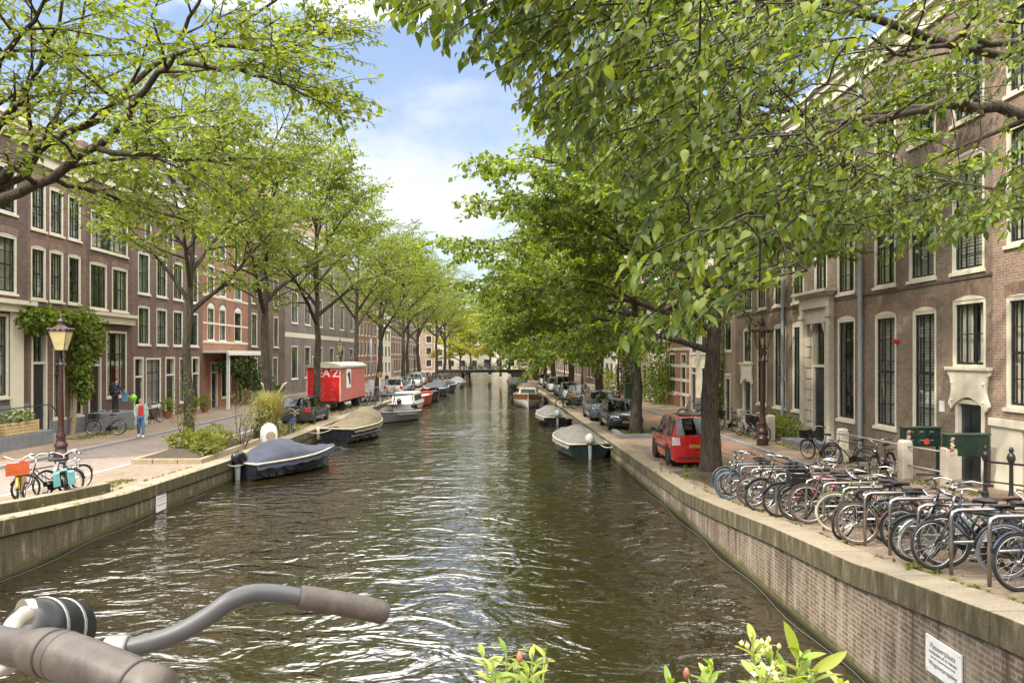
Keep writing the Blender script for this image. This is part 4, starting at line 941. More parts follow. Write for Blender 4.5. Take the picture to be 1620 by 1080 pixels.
# --- the steel rack and its row of bicycles on the near right quay
RACKY = [5.6 + .72 * i for i in range(18)]
rk = MB().tube([(-.62, 0, -.05), (-.62, 0, .74), (-.60, 0, .80), (-.53, 0, .83), (.53, 0, .83), (.60, 0, .80), (.62, 0, .74), (.62, 0, -.05)], .024, 10).mesh('hoop', M['steel'], True)
rk2 = MB().tube([(-.60, 0, .42), (.60, 0, .42)], .018, 8).mesh('crossbar', M['steel'], True)
ORD = ['first', 'second', 'third', 'fourth', 'fifth', 'sixth', 'seventh', 'eighth', 'ninth', 'tenth', 'eleventh', 'twelfth', 'thirteenth', 'fourteenth', 'fifteenth', 'sixteenth', 'seventeenth', 'eighteenth', 'nineteenth', 'twentieth', 'twenty-first', 'twenty-second', 'twenty-third', 'twenty-fourth', 'twenty-fifth', 'twenty-sixth', 'twenty-seventh', 'twenty-eighth']
for i, Y in enumerate(RACKY):
    t = thing('bicycle_rack_hoop', '%s steel hoop of the bicycle rack counted from the big elm trunk' % ORD[len(RACKY) - 1 - i], 'bicycle rack', (XR(Y) + 1.42, Y, zs(Y)), R(4), 'steel hoops of the bicycle rack')
    link('hoop', rk, t); link('crossbar', rk2, t)
row_ = [('grey', 'black', 'flat', 'diamond'), ('blue', 'black', 'sit', 'step'), ('black', 'blue', 'sit', 'step'), ('blue', 'black', 'flat', 'diamond'), ('maroon', 'brown', 'sit', 'step'), ('cream', 'cream', 'sit', 'step'), ('black', 'brown', 'flat', 'diamond'), ('black', 'black', 'flat', 'diamond'), ('green', 'black', 'sit', 'step'),
        ('black', 'black', 'flat', 'diamond'), ('pink', 'black', 'flat', 'diamond'), ('black', 'black', 'sit', 'step'), ('brown', 'brown', 'sit', 'diamond'), ('black', 'black', 'sit', 'step'), ('olive', 'cream', 'sit', 'diamond'), ('black', 'black', 'sit', 'step'), ('grey', 'black', 'flat', 'diamond'), ('black', 'brown', 'sit', 'step'), ('maroon', 'black', 'sit', 'diamond'),
        ('mint', 'white', 'sit', 'low'), ('black', 'black', 'flat', 'diamond'), ('navy', 'black', 'sit', 'step'), ('black', 'black', 'sit', 'diamond'), ('black', 'grey', 'sit', 'step'), ('navy', 'black', 'sit', 'diamond'), ('black', 'black', 'sit', 'step')]
yy = 18.35
for i, (c, ty, b, fr) in enumerate(row_):
    rev = i in (3, 8, 13, 16, 18, 23)
    yaw = PI + rnd.uniform(-.34, .24) - .06
    x = XR(yy) + 1.44 + rnd.uniform(-.26, .18)
    st = 0.
    if i == 10: st = -.75
    if i in (15, 22): st = .45
    if rev: yaw -= PI; x += .25; st = 0
    lab = '%s bicycle with %s tyres%s, %s in rack from the big elm trunk' % (c, ty, ' and tan saddle' if i == 21 else '', ORD[i])
    bk_ = bike(lab, x, yy, yaw, fr, c, ty, None if i != 10 else 'none', b, rnd.uniform(-.15, .15), st, 'brown' if i == 21 else 'black', crate=('black' if i == 11 else None), case=fr != 'diamond', group='bicycles in the quayside rack', barcol='black' if b == 'flat' else None)
    sc_ = .88 if fr == 'low' else rnd.uniform(.94, 1.05); bk_.scale = (sc_, sc_, sc_)
    yy -= rnd.uniform(.34, .52)
# --- bicycles by the houses on the right
for lab, px, Y, X, yaw, kw in (
    ('black bicycle with a black front crate leaning beside the sandstone portal', 1298, None, 10.95, PI * .62, dict(crate='black')),
    ('black bicycle leaning on the low rail left of the grey downpipe', 1345, None, 11.1, PI * .72, dict(col='black', frame='diamond')),
    ('black bicycle with dark carrier leaning on the rail right of the grey downpipe', 1398, None, 11.1, PI * 1.22, dict(frame='step')),
    ('dark bicycle with front crate parked right behind the big elm trunk', 1152, None, 11.2, PI * .7, dict(crate='black')),
    ('white framed bicycle beside the stone post left of the oxblood lamp', 1182, None, 11.3, PI * .6, dict(col='white')),
    ('dark bicycle with a black crate touching the oxblood lamp post', 1203, None, 11.3, PI * .55, dict(crate='black')),
    ('black bicycle in front of the cream house seen left of the elm trunk', 1096, None, 11.0, PI * .8, dict())):
    Y = atX(px, X); bike(lab, X, Y, yaw, lean=rnd.uniform(-.1, .1), z=zs(Y) + .12, **kw)
# --- left bank
bike('yellow bicycle with an orange crate at the left edge of the quay', -11.25, 17.6, R(-62), 'diamond', 'yellow', 'black', None, 'sit', .05, 0, 'red', crate='orange', barcol='white')
bike('black bicycle with white handlebar and teal panniers near the oxblood lamp', -10.75, 18.6, R(118), 'step', 'black', 'brown', None, 'sit', -.10, 0, 'black', pannier='teal', barcol='white')
bike('black bicycle with front carrier between the yellow bicycle and the teal panniers', -10.95, 18.2, R(-120), 'step', 'black', 'black', None, 'sit', .08, 0, barcol='white')
bike('white framed bicycle behind the teal panniers at the lamp foot', -11.3, 19.3, R(70), 'diamond', 'white', 'black', None, 'flat', .08)
bike('maroon bicycle with a black front crate on the pavement before the wisteria house', atY(168, 33.6), 33.6, R(188), 'low', 'maroon', 'black', None, 'sit', .04, 0, crate='black', z=zs(33.6) + .12)
bike('black bicycle on the pavement right of the walker in the coat', -18.3, atX(243, -18.3), R(80), 'step', z=.78)
bike('blue bicycle parked at the quay edge behind the blue tarpaulin boat', -9.9, 35.8, R(95), 'diamond', 'blue', lean=.1)
k = 0
for px, py, yw in ((574, 641, 20), (581, 640, 40), (588, 640, 15), (596, 634, 60), (604, 632, 30), (612, 630, 100), (619, 629, 35)):
    X, Y, z = gnd(px, py); bike('%s silver or dark bicycle of the cluster right of the red trailer' % ORD[k], X, Y, R(180 + yw), rnd.choice(('step', 'diamond')), rnd.choice(('silver', 'black', 'grey')), lean=rnd.uniform(-.1, .1), barcol='silver', group='bicycles by the red trailer'); k += 1
k = 0
for px, py, yw in ((897, 646, 15), (907, 645, 195), (915, 643, 20), (893, 638, 120), (886, 632, 100), (880, 626, 95)):
    X, Y, z = gnd(px, py); bike('%s bicycle from the front, beside the person in dark top' % ORD[k], X, Y, R(180 + yw), rnd.choice(('step', 'diamond')), rnd.choice(('black', 'grey', 'black')), crate='yellow' if k == 2 else None, group='bicycles beside the right quay'); k += 1
k = 0
for px, Y in ((686, 100), (692, 104), (698, 108), (704, 111), (700, 104), (710, 113)):
    bike('%s bicycle along the far left ramp before the distant bridge' % ORD[k], atY(px, Y), Y, R(60 + 30 * (k % 3)), 'step', rnd.choice(('black', 'grey', 'silver')), group='bicycles by the far bridge'); k += 1
for k, x in enumerate((-5, -4.2, -3.4, -2.8, -2.0, -1.1, -.4, .5, 1.2)):
    bike('%s bicycle from the left leaning on the distant bridge railing' % ORD[k], x, 117.6, R(rnd.choice((0, 180))), 'step', rnd.choice(('black', 'grey', 'navy')), z=2.14, group='bicycles on the far bridge')
# --- the bicycle at the camera: only its handlebar reaches into the frame
def fore_bike():
    t = thing('bicycle', 'worn grey handlebar with bell of the bicycle at the bridge railing', 'bicycle', (0, 0, 0))
    gal = pbr('worn_grey_tube', (.052, .051, .050), .48, .2, .15, 25); lea = pbr('worn_grip', (.052, .040, .030), .62, 0, .45, 60, .0007); dirty = pbr('worn_metal_grip', (.060, .048, .037), .5, .25, .5, 45, .0004)
    al = pbr('cast_clamp', (.17, .165, .15), .4, .4, .1, 30)
    def q(*p): return [P3(*a) for a in p]
    def smooth(p, n=6):
        o = []
        for i in range(len(p) - 1):
            a, b, c, d = p[max(0, i - 1)], p[i], p[i + 1], p[min(len(p) - 1, i + 2)]
            for k in range(n):
                s = k / n; o.append(.5 * ((2 * b) + (c - a) * s + (2 * a - 5 * b + 4 * c - d) * s * s + (3 * b - a - 3 * c + d) * s ** 3))
        return o + [p[-1]]
    far = smooth(q((120, 1042, .66), (190, 1028, .665), (270, 1006, .67), (325, 977, .68), (370, 947, .69), (415, 937, .71), (480, 945, .73), (600, 968, .76)))
    MB().tube(far, .0088, 20).build('handlebar', gal, t, smooth=True)
    stem = smooth(q((-60, 985, .55), (10, 1020, .6), (120, 1042, .66))); MB().tube(stem, .0095, 16).build('stem_tube', gal, t, smooth=True)
    g = smooth(q((473, 944, .728), (510, 949, .737), (560, 958, .748), (612, 969, .762))); rr = [.0120] * len(g); rr[0] = .0108; rr[6] = .0118; rr[7] = .0111; rr[8] = .0120; rr[-2] = .0118; rr[-1] = .009
    MB().tube(g, rr, 24).build('grip', lea, t, smooth=50)
    g = smooth(q((20, 1022, .455), (70, 1030, .44), (110, 1040, .43), (180, 1068, .415), (262, 1102, .40)), 5); n = len(g)
    MB().tube(smooth(q((-80, 1005, .50), (-20, 1012, .475), (20, 1022, .455), (75, 1033, .442))), .0105, 20).build('handlebar', gal, t, smooth=True)
    rr = [.0112] * 4 + [.0132, .0140] + [.0139] * (n - 6); rr[7] = .0131; rr[8] = .0140; rr[-4] = .0132; rr[-3] = .0140; rr[-2] = .0138; rr[-1] = .008
    gp = MB().tube(g, rr, 28).build('grip', dirty, t, smooth=50); dk_ = pbr('grip_groove', (.03, .026, .022), .7)
    for i_ in (7, 9, n - 4):
        q_ = (g[i_ + 1] - g[i_ - 1]).normalized(); MB().torus((0, 0, 0), .0133, .0010, 28, 6, 'z', 0, Matrix.Translation(g[i_]) @ q_.to_track_quat('Z', 'Y').to_matrix().to_4x4()).build('grip_ring', dk_, gp, smooth=True)
    c = P3(160, 1030, .662); d = (far[7] - far[5]).normalized()
    MB().tube([P3(168, 1031, .664), P3(205, 1027, .666)], [.0145, .0135], 20).build('bar_clamp', al, t, smooth=50, bevel=.002)
    # round black bell with bright bands
    bc = P3(76, 1000, .56); ax = (P3(140, 1000, .60) - P3(60, 1000, .55)).normalized(); rot = ax.to_track_quat('Z', 'Y').to_matrix().to_4x4()
    MT = Matrix.Translation(bc) @ rot @ Matrix.Scale(.84, 4)
    be = MB().lathe([(0, -.030), (.020, -.029), (.028, -.024), (.0302, -.016), (.0305, .018), (.029, .026), (.022, .032), (0, .034)], 28, M=MT).build('bell', pbr('bell_black', (.008, .009, .010), .42, spec=.25), t, smooth=True)
    for z in (-.014, .008): MB().lathe([(.0295, z), (.0312, z + .0008), (.0312, z + .0032), (.0295, z + .004)], 28, M=MT, cap=False).build('bell_band', al, be, smooth=40)
    lv = smooth(q((40, 972, .50), (22, 985, .48), (12, 1010, .465), (8, 1040, .455), (14, 1062, .45))); MB().tube(lv, [.0062] + [.0052] * (len(lv) - 2) + [.004], 12).build('brake_clamp', pbr('ivory_clamp', (.27, .25, .20), .45, 0, .12, 40), t, smooth=True)
    MB().tube([P3(34, 968, .503), P3(48, 966, .508)], .009, 12).build('clamp_screw', M['chrome'], t, smooth=40)
    # the rest of the machine below the frame
    dz = 2.98; hx = -.42
    fr = MB(); fr.tube([P3(-60, 985, .55), (hx, .56, 3.86), (hx - .05, .56, 3.62)], .016, 10); fr.tube([(hx - .05, .56, 3.7), (hx + .45, .56, 3.28)], .02, 10); fr.tube([(hx + .45, .56, 3.28), (hx + .62, .56, 3.75)], .016, 10); fr.tube([(hx - .05, .56, 3.62), (hx - .22, .56, 3.33)], .014, 8); fr.tube([(hx + .45, .56, 3.28), (hx + .92, .56, 3.33)], .014, 8)
    fr.build('frame', M['blackp'], t, smooth=True)
    for nm, xx in (('front_wheel', hx - .24), ('rear_wheel', hx + .92)):
        w = link(nm, BK['rim'], t); w.location = (xx, .56, dz + RW); link('tyre', BK['tyre'], w)
    s = link('saddle', BK['saddle'], t); s.location = (hx + .62 - .0 + .02, .56, 2.84); s.rotation_euler = (0, 0, PI)
fore_bike()
# ================================================================ CARS (x forward, z up)
M['carglass'] = glassmat('car_glass', (.36, .40, .40), .045)
M['tail'] = pbr('tail_lamp_red', (.42, .015, .012), .2, coat=.5)
M['clear'] = pbr('headlamp_clear', (.62, .64, .66), .12, .4)
M['plate'] = pbr('yellow_plate', (.36, .22, .06), .5)
M['tailclear'] = pbr('tail_lamp_clear', (.62, .50, .48), .15)
CARC = {}
def car_shell(style):
    if style in CARC: return CARC[style]
    L, Wd, H, cowl, rf, rr, rb, hood, tail = dict(
        mpv=(3.55, 1.66, 1.66, .27, .13, -.44, -.485, .96, 1.02), hatch=(3.95, 1.70, 1.48, .20, .04, -.36, -.475, .86, .96),
        estate=(4.3, 1.74, 1.50, .20, .05, -.42, -.485, .86, .96), people=(4.35, 1.80, 1.66, .27, .09, -.42, -.485, .95, 1.0),
        van=(4.6, 1.85, 1.9, .32, .17, -.47, -.49, 1.05, 1.1), saloon=(4.4, 1.76, 1.44, .18, .02, -.26, -.40, .85, .98))[style]
    xf, xr = .315 * L, -.30 * L; wr = .31; hw = Wd / 2
    st = [(.50, .36, .52, .56, .62, .5), (.490, .24, .64, .67, .86, .74), (.465, .20, .70, .74, .96, .86)]
    arch = lambda x: max(.20, *(wr + math.sqrt(max(0, (wr + .055) ** 2 - (x * L - c) ** 2)) if abs(x * L - c) < wr + .055 else .20 for c in (xf, xr)))
    xs = [xf / L + q for q in (.092, .088, .06, .03, 0, -.03, -.06, -.088, -.092)] + [xr / L + q for q in (.092, .088, .06, .03, 0, -.03, -.06, -.088, -.092)] + [cowl, rf, rr, rb, -.06, .0, (rf + rr) / 2 - .02, (rf + rr) / 2 + .02, -.498]
    xs = sorted(set(x for x in xs if x < .455), reverse=True)
    for x in xs:
        belt = hood if x <= cowl else hood - .20 * ((x - cowl) / (.5 - cowl)) ** 1.6
        if x < 0: belt += (tail - hood) * min(1, -x / .45)
        if x >= cowl: roof = belt + .035; hr = .88
        elif x >= rf: t = (cowl - x) / (cowl - rf); roof = belt + .035 + (H - .05 - belt - .035) * t; hr = .88 - .10 * t
        elif x >= rr: roof = H - .05 * abs((x - (rf + rr) / 2) / ((rf - rr) / 2)) ** 2; hr = .78
        elif x >= rb: t = (x - rb) / (rr - rb); roof = belt + .04 + (H - .05 - belt - .04) * t; hr = .84 - .06 * t
        else: roof = belt + .03; hr = .86
        w = 1.0 - .05 * max(0, (x - .3) / .2) ** 2 - .06 * max(0, (-x - .38) / .12) ** 2
        st.append((x, arch(x), belt, roof, w, hr))
    st.append((-.50, .34, tail - .15, tail - .08, .88, .76))
    rings = []
    for x, zb, be, ro, w, hr in st:
        a = hw * w; mid = max(zb + .10, min(.58, (zb + be) / 2))
        half = [(0, zb), (a * .86, zb), (a * .97, zb + .06), (a, mid), (a * .985, be - .05), (a * .95, be), (a * hr, ro - .035), (a * hr * .86, ro), (0, ro + .012)]
        rings.append([(x * L, y, z) for y, z in half] + [(x * L, -y, z) for y, z in half[-2:0:-1]])
    n = len(rings[0]); body = MB(); gl = {}
    body.v = [p for r in rings for p in r]
    def which(i, j):
        xa, xb = st[i][0], st[i + 1][0]; jj = j if j < 8 else n - 1 - j
        if jj in (6, 7) and xa <= cowl + 1e-6 and xb >= rf - 1e-6: return 'windscreen'
        if jj in (6, 7) and xa <= rr + 1e-6 and xb >= rb - 1e-6: return 'rear_window'
        if jj == 5 and xa <= cowl + 1e-6 and xb >= rb + .012:
            if abs((xa + xb) / 2 - ((rf + rr) / 2)) < .021: return None
            return 'side_window'
        return None
    for i in range(len(rings) - 1):
        for j in range(n):
            q = (i * n + j, i * n + (j + 1) % n, (i + 1) * n + (j + 1) % n, (i + 1) * n + j); k = which(i, j)
            if k == 'side_window': k += 'L' if j < 8 else 'R'
            if k: gl.setdefault(k, []).append(q)
            else: body.f.append(q); body.m.append(0)
    body.f += [tuple(range(n))[::-1], tuple((len(rings) - 1) * n + j for j in range(n))]; body.m += [0, 0]
    out = dict(L=L, W=Wd, H=H, xf=xf, xr=xr, hood=hood, tail=tail, body=body.mesh('body', M['blackp'], 38), glass=[])
    for k, q in gl.items():
        g = MB(); idx = sorted(set(i for f in q for i in f)); mp_ = {a: b for b, a in enumerate(idx)}
        g.v = [body.v[i] for i in idx]; g.f = [tuple(mp_[i] for i in f) for f in q]; g.m = [0] * len(q)
        out['glass'].append((k[:-1] if k.startswith('side') else k, g.mesh(k, M['carglass'], 60)))
    b = MB(); b.box(-.46 * L, .46 * L, -hw * .84, hw * .84, .17, .60); b.box(-.40 * L, .2 * L, -hw * .8, hw * .8, .60, .75)
    out['under'] = b.mesh('underbody', M['rubber'])
    b = MB()
    for sx in ((-.05) * L, -.28 * L):
        for s in (-1, 1): b.box(sx, sx + .1, s * .36 - .2, s * .36 + .2, .7, 1.08); b.box(sx, sx + .08, s * .36 - .11, s * .36 + .11, 1.1, H - .22)
    out['seats'] = b.mesh('seat', M['greyplastic'])
    w = MB(); w.lathe([(.19, -.085), (.29, -.09), (.31, -.06), (.31, .06), (.29, .09), (.19, .085)], 26, M=Matrix.Rotation(PI / 2, 4, 'X')); out['tyre'] = w.mesh('tyre', M['rubber'], 40)
    w = MB(); w.lathe([(0, -.062), (.05, -.066), (.06, -.05), (.185, -.05), (.20, -.08), (.20, .08), (.185, .05), (.06, .05), (.05, .066), (0, .062)], 26, M=Matrix.Rotation(PI / 2, 4, 'X'))
    for s in (-1, 1):
        for k in range(6):
            a = 2 * PI * k / 6; w.loft([[(.05 * math.cos(a + .4), s * .066, .05 * math.sin(a + .4)), (.05 * math.cos(a - .4), s * .066, .05 * math.sin(a - .4))], [(.185 * math.cos(a + .13), s * .07, .185 * math.sin(a + .13)), (.185 * math.cos(a - .13), s * .07, .185 * math.sin(a - .13))]], closed=False)
    out['rim'] = w.mesh('rim', M['zinc'], 40)
    CARC[style] = out; return out
PAINT = {}
def car(style, label, x, y, yaw, col, far=False, rough=.25, tl='tail', sunroof=False, metal=0.):
    c = car_shell(style); L, Wd, H = c['L'], c['W'], c['H']; hw = Wd / 2
    if col not in PAINT: PAINT[col] = pbr('car_paint', col, rough, metal, .05, 3, coat=.8)
    p = PAINT[col]
    t = thing('parked_car', label, 'car', (x, y, zs(y)), yaw, 'cars parked along the quays')
    dzl, dzr = zs(y + math.sin(yaw) * c['xf']) - zs(y), zs(y + math.sin(yaw) * c['xr']) - zs(y)
    t.rotation_euler = (0, -math.atan2(dzl - dzr, c['xf'] - c['xr']), yaw)
    link('body', c['body'], t, mat=p)
    for nm, me in c['glass']: link(nm, me, t)
    link('underbody', c['under'], t); link('seats', c['seats'], t)
    for xx in (c['xf'], c['xr']):
        for s in (-1, 1):
            w = link('wheel', c['rim'], t); w.location = (xx, s * (hw - .085), .31); w.rotation_euler = (0, rnd.uniform(0, 1), 0); link('tyre', c['tyre'], w)
    key = 'trim' + style
    if key not in CARC:
        d = {}
        for s in (-1, 1):
            b = MB(); zb = c['hood'] - .22
            b.loft([[(.462 * L, s * .50 * hw, zb), (.462 * L, s * .5 * hw, zb + .1), (.470 * L, s * .92 * hw, zb + .14), (.45 * L, s * .95 * hw, zb + .02)], [(.492 * L, s * .50 * hw, zb - .01), (.488 * L, s * .5 * hw, zb + .07), (.45 * L, s * .95 * hw, zb + .12), (.462 * L, s * .96 * hw, zb + .0)]])
            d['headlight%d' % s] = b.mesh('headlight', M['clear'], 30)
            b = MB(); zt = c['tail'] - .28; b.loft([[(-.44 * L, s * .66 * hw, zt), (-.44 * L, s * .965 * hw, zt), (-.44 * L, s * .955 * hw, zt + .26), (-.44 * L, s * .70 * hw, zt + .26)], [(-.496 * L, s * .655 * hw, zt), (-.496 * L, s * .965 * hw, zt), (-.496 * L, s * .955 * hw, zt + .26), (-.496 * L, s * .69 * hw, zt + .26)], [(-.507 * L, s * .67 * hw, zt + .01), (-.505 * L, s * .92 * hw, zt + .01), (-.505 * L, s * .91 * hw, zt + .25), (-.507 * L, s * .70 * hw, zt + .25)]])
            d['taillight%d' % s] = b.mesh('taillight', M['tail'], 30)
            b = MB(); mx = .19 * L if style != 'mpv' else .245 * L; b.loft([[(mx, s * (hw * .93), c['hood'] + .02), (mx, s * (hw + .16), c['hood'] + .03), (mx, s * (hw + .17), c['hood'] + .15), (mx, s * (hw + .02), c['hood'] + .15)], [(mx + .09, s * hw * .93, c['hood'] + .04), (mx + .07, s * (hw + .14), c['hood'] + .05), (mx + .07, s * (hw + .14), c['hood'] + .12), (mx + .09, s * hw, c['hood'] + .12)]])
            d['mirror%d' % s] = b.mesh('mirror', M['greyplastic'], 30)
        b = MB(); b.box(-.509 * L, -.495 * L, -.26, .26, c['tail'] - .36, c['tail'] - .25); d['rear_plate'] = b.mesh('number_plate', M['plate'])
        b = MB(); b.box(.497 * L, .506 * L, -.26, .26, .40, .51); d['front_plate'] = b.mesh('number_plate', M['plate'])
        b = MB(); b.box(.468 * L, .4935 * L, -.40 * hw, .40 * hw, c['hood'] - .21, c['hood'] - .13); b.box(.482 * L, .4985 * L, -.62 * hw, .62 * hw, .30, .385); d['grille'] = b.mesh('grille', M['rubber'])
        b = MB()
        for s in (-1, 1): b.box(-.22 * L, .25 * L, s * hw * .995 - .012, s * hw * .995 + .012, .50, .58); b.box(.0, .10, s * hw * .985 - .014, s * hw * .985 + .014, c['hood'] - .09, c['hood'] - .06); b.box(-.235 * L, -.235 * L + .1, s * hw * .985 - .014, s * hw * .985 + .014, c['hood'] - .07, c['hood'] - .04)
        d['strip'] = b.mesh('side_moulding', M['greyplastic'])
        b = MB(); b.tube([(-.494 * L, -.30, c['tail'] + .05), (-.472 * L, .20, c['tail'] + .10)], .010, 5); d['wiper'] = b.mesh('rear_wiper', M['rubber'])
        b = MB(); b.box(-.505 * L, -.49 * L, -.78 * hw, .78 * hw, .32, .38); d['valance'] = b.mesh('rear_valance', M['greyplastic'])
        b = MB(); b.loft([[(-.30 * L, -.52 * hw, H + .013), (.02 * L, -.52 * hw, H + .013), (.02 * L, .52 * hw, H + .013), (-.30 * L, .52 * hw, H + .013)], [(-.30 * L, -.50 * hw, H + .022), (.02 * L, -.50 * hw, H + .022), (.02 * L, .50 * hw, H + .022), (-.30 * L, .50 * hw, H + .022)]]); d['sunroof'] = b.mesh('sunroof', M['blackp'])
        CARC[key] = d
    for k, me in CARC[key].items():
        if k == 'sunroof' and not sunroof: continue
        nm = k.rstrip('-1'); link(nm if nm not in ('front_plate', 'rear_plate') else 'number_plate', me, t, mat=(M[tl] if nm == 'taillight' and tl != 'tail' else None))
    return t
UP, DN = PI / 2, -PI / 2
RC = car('mpv', 'small bright red five door car with a dark sunroof parked beside the big elm trunk', 6.62, 25.2, UP - R(1), (.50, .018, .016), sunroof=True, tl='tailclear')
car('hatch', 'black hatchback facing the camera behind the kerbed elm bed', 6.60, 38.0, DN + R(1), (.022, .025, .030), metal=.3)
car('people', 'blue grey people carrier parked behind the black hatchback', 6.42, 43.4, DN + R(1), (.10, .13, .17), metal=.4)
car('estate', 'dark grey hatchback seen from behind beside the pampas grass', -10.75, 41.8, UP - R(2), (.055, .055, .058), metal=.5)
for i, (st_, lab, px, Y, yaw, col) in enumerate([
    ('hatch', 'dark car facing the camera just behind the cyclists on the right quay', 918, 56.5, DN, (.06, .065, .06)),
    ('hatch', 'pale blue car facing the camera beyond the right quay bicycles', 902, 62.5, DN, (.22, .28, .34)),
    ('van', 'white van standing behind the pale blue car', 893, 69, DN, (.55, .55, .53)),
    ('estate', 'silver car behind the white van on the right quay', 879, 77, DN, (.36, .37, .37)),
    ('hatch', 'grey green car far along the right quay', 871, 85, DN, (.14, .17, .16)),
    ('estate', 'last pale car on the right quay before the far bridge', 864, 94, DN, (.42, .43, .43)),
    ('people', 'beige white car with brown lights parked right of the pale grey pole', 627, 69.5, UP, (.55, .52, .46)),
    ('estate', 'blue grey car facing the camera in the far left row', 641, 78.5, DN, (.13, .17, .23)),
    ('people', 'white car behind the blue grey one in the far left row', 655, 88, DN, (.62, .62, .60)),
    ('people', 'second white car further along the far left row', 663, 96, DN, (.58, .58, .57)),
    ('hatch', 'dark red car at the end of the far left row', 673, 104, UP, (.22, .03, .03))]):
    car(st_, lab, atY(px, Y), Y, yaw, col)
# ================================================================ BOATS (x forward = bow, z=0 waterline)
def sheer_fn(L, B, H, flare=.18, blunt=.55):
    def b(t): return B / 2 * (1 - max(0, (t - .45) / .55) ** (1.6 + blunt)) * (.86 + .14 * min(1, t / .35))
    def s(t): return H * (1 + .0 * t + .28 * t ** 2.2)
    return b, s
def boat(label, x, y, yaw, L, B, H, hull, rail, cover=None, hump=.45, humpat=.4, cover_span=(.0, 1.), motor=None, name='motor_boat', inner=None, stripe=None, transom=None, coverwave=.02, sterncut=1.0, group='boats moored along the canal'):
    t = thing(name, label, 'boat', (x, y, 0), yaw, group); b, s = sheer_fn(L, B, H); N = 18
    rings = []
    for i in range(N + 1):
        q = i / N; X = (q - .5) * L; bb = max(.015, b(q)); ss = s(q); kz = -.18 + .3 * max(0, (q - .75) / .25) ** 2; cx = .05 * L * max(0, (q - .6) / .4) ** 2
        rings.append([(X + cx, -bb, ss), (X + cx * .8, -bb * .985, ss - .10), (X, -bb * .93, ss * .5), (X - cx * .4, -bb * .80, .05), (X - cx, 0, kz), (X - cx * .4, bb * .80, .05), (X, bb * .93, ss * .5), (X + cx * .8, bb * .985, ss - .10), (X + cx, bb, ss)])
    m = MB(); m.loft(rings, closed=False); m.f.append(tuple(range(9))); m.m.append(0)
    hb = m.build('hull', hull, t, smooth=45)
    hb.data.materials.append(hull)
    rr = [Vector(r[0]) for r in rings] + [Vector(r[-1]) for r in rings[::-1]]
    MB().tube([Vector(r[0]) + Vector((0, 0, .0)) for r in rings] + [Vector(r[-1]) for r in rings[::-1]] + [Vector(rings[0][0])], .045, 8).build('gunwale', rail, t, smooth=True)
    dk = MB(); dk.loft([[(r[0][0], r[0][1] * .97, r[0][2] - .22), (r[-1][0], r[-1][1] * .97, r[-1][2] - .22)] for r in rings], closed=False); dk.build('deck', inner or M['wood'], t)
    if cover:
        c0, c1 = cover_span; rg = random.Random(int(x * 100 + y)); v = []; NC = 28; NW = 14
        for i in range(NC + 1):
            q = c0 + (c1 - c0) * i / NC; X = (q - .5) * L + .05 * L * max(0, (q - .6) / .4) ** 2; bb = max(.02, b(q)) + .055; ss = s(q)
            hh = hump * math.exp(-((q - humpat) / .30) ** 2) + .05
            if i in (0, NC): hh *= .25
            for j in range(NW + 1):
                w = -1 + 2 * j / NW; z = ss + .03 + hh * (1 - abs(w) ** 1.7) + coverwave * math.sin(q * 31 + w * 4) * (1 - w * w) + coverwave * .7 * math.sin(w * 17 + q * 9) * (1 - abs(w))
                if j in (0, NW): z = ss - .19 - .02 * math.sin(q * 40)
                v.append((X, bb * w, z))
        f = [(i * (NW + 1) + j, (i + 1) * (NW + 1) + j, (i + 1) * (NW + 1) + j + 1, i * (NW + 1) + j + 1) for i in range(NC) for j in range(NW)]
        MB().add(v, f).build('tarpaulin', cover, t, smooth=True)
    if stripe: MB().loft([[(r[2][0], r[2][1] * 1.012, r[2][2] + .03), (r[2][0], r[2][1] * 1.02, r[2][2] - .02)] for r in rings[:-1]], closed=False).build('rubbing_strake', stripe, t)
    if motor:
        o = MB(); X = -L / 2; rm = random.Random(int(x * 31 + y)); rgs = []
        for q_, r_, zc_ in ((-.44, .05, .20), (-.42, .12, .21), (-.34, .18, .23), (-.2, .22, .24), (-.05, .21, .22), (.06, .16, .20), (.10, .06, .19)):
            rgs.append([(X + q_, r_ * .85 * math.cos(2 * PI * k / 14) * rm.uniform(.93, 1.05), s(0) + zc_ + r_ * 1.15 * math.sin(2 * PI * k / 14) * rm.uniform(.93, 1.05)) for k in range(14)])
        o.loft(rgs); mo = o.build('outboard_motor', motor, t, smooth=True)
        MB().loft([[(X - .30, -.05, s(0)), (X - .12, -.05, s(0)), (X - .12, .05, s(0)), (X - .30, .05, s(0))], [(X - .27, -.035, -.2), (X - .14, -.035, -.2), (X - .14, .035, -.2), (X - .27, .035, -.2)]]).box(X - .4, X - .1, -.12, .12, -.06, -.03).build('motor_leg', M['zinc'], mo)
    return t, b, s, rings
navy = pbr('navy_tarpaulin', (.036, .042, .064), .7, 0, .25, 3, .01); black = pbr('black_hull', (.014, .014, .018), .25, 0, .3, 3); pale = pbr('pale_rail', (.42, .37, .28), .6); khaki = pbr('khaki_tarpaulin', (.165, .13, .075), .85, 0, .22, 4, .012)
greyt = pbr('grey_tarpaulin', (.15, .143, .13), .75, 0, .2, 4, .01); greenh = pbr('green_hull', (.013, .024, .019), .3, 0, .25, 4); whiteh = pbr('white_hull', (.66, .64, .58), .3, 0, .08, 3); greyh = pbr('grey_hull', (.17, .165, .15), .5, 0, .2, 3); redh = pbr('red_hull', (.50, .05, .03), .35, 0, .15, 3); lilac = pbr('pale_blue_sheet', (.26, .28, .42), .8, 0, .15, 4); brownw = pbr('varnished_wood', (.26, .095, .03), .3, 0, .25, 8, coat=.5)
darkt = pbr('dark_tarpaulin', (.04, .042, .048), .7, 0, .25, 4, .01)
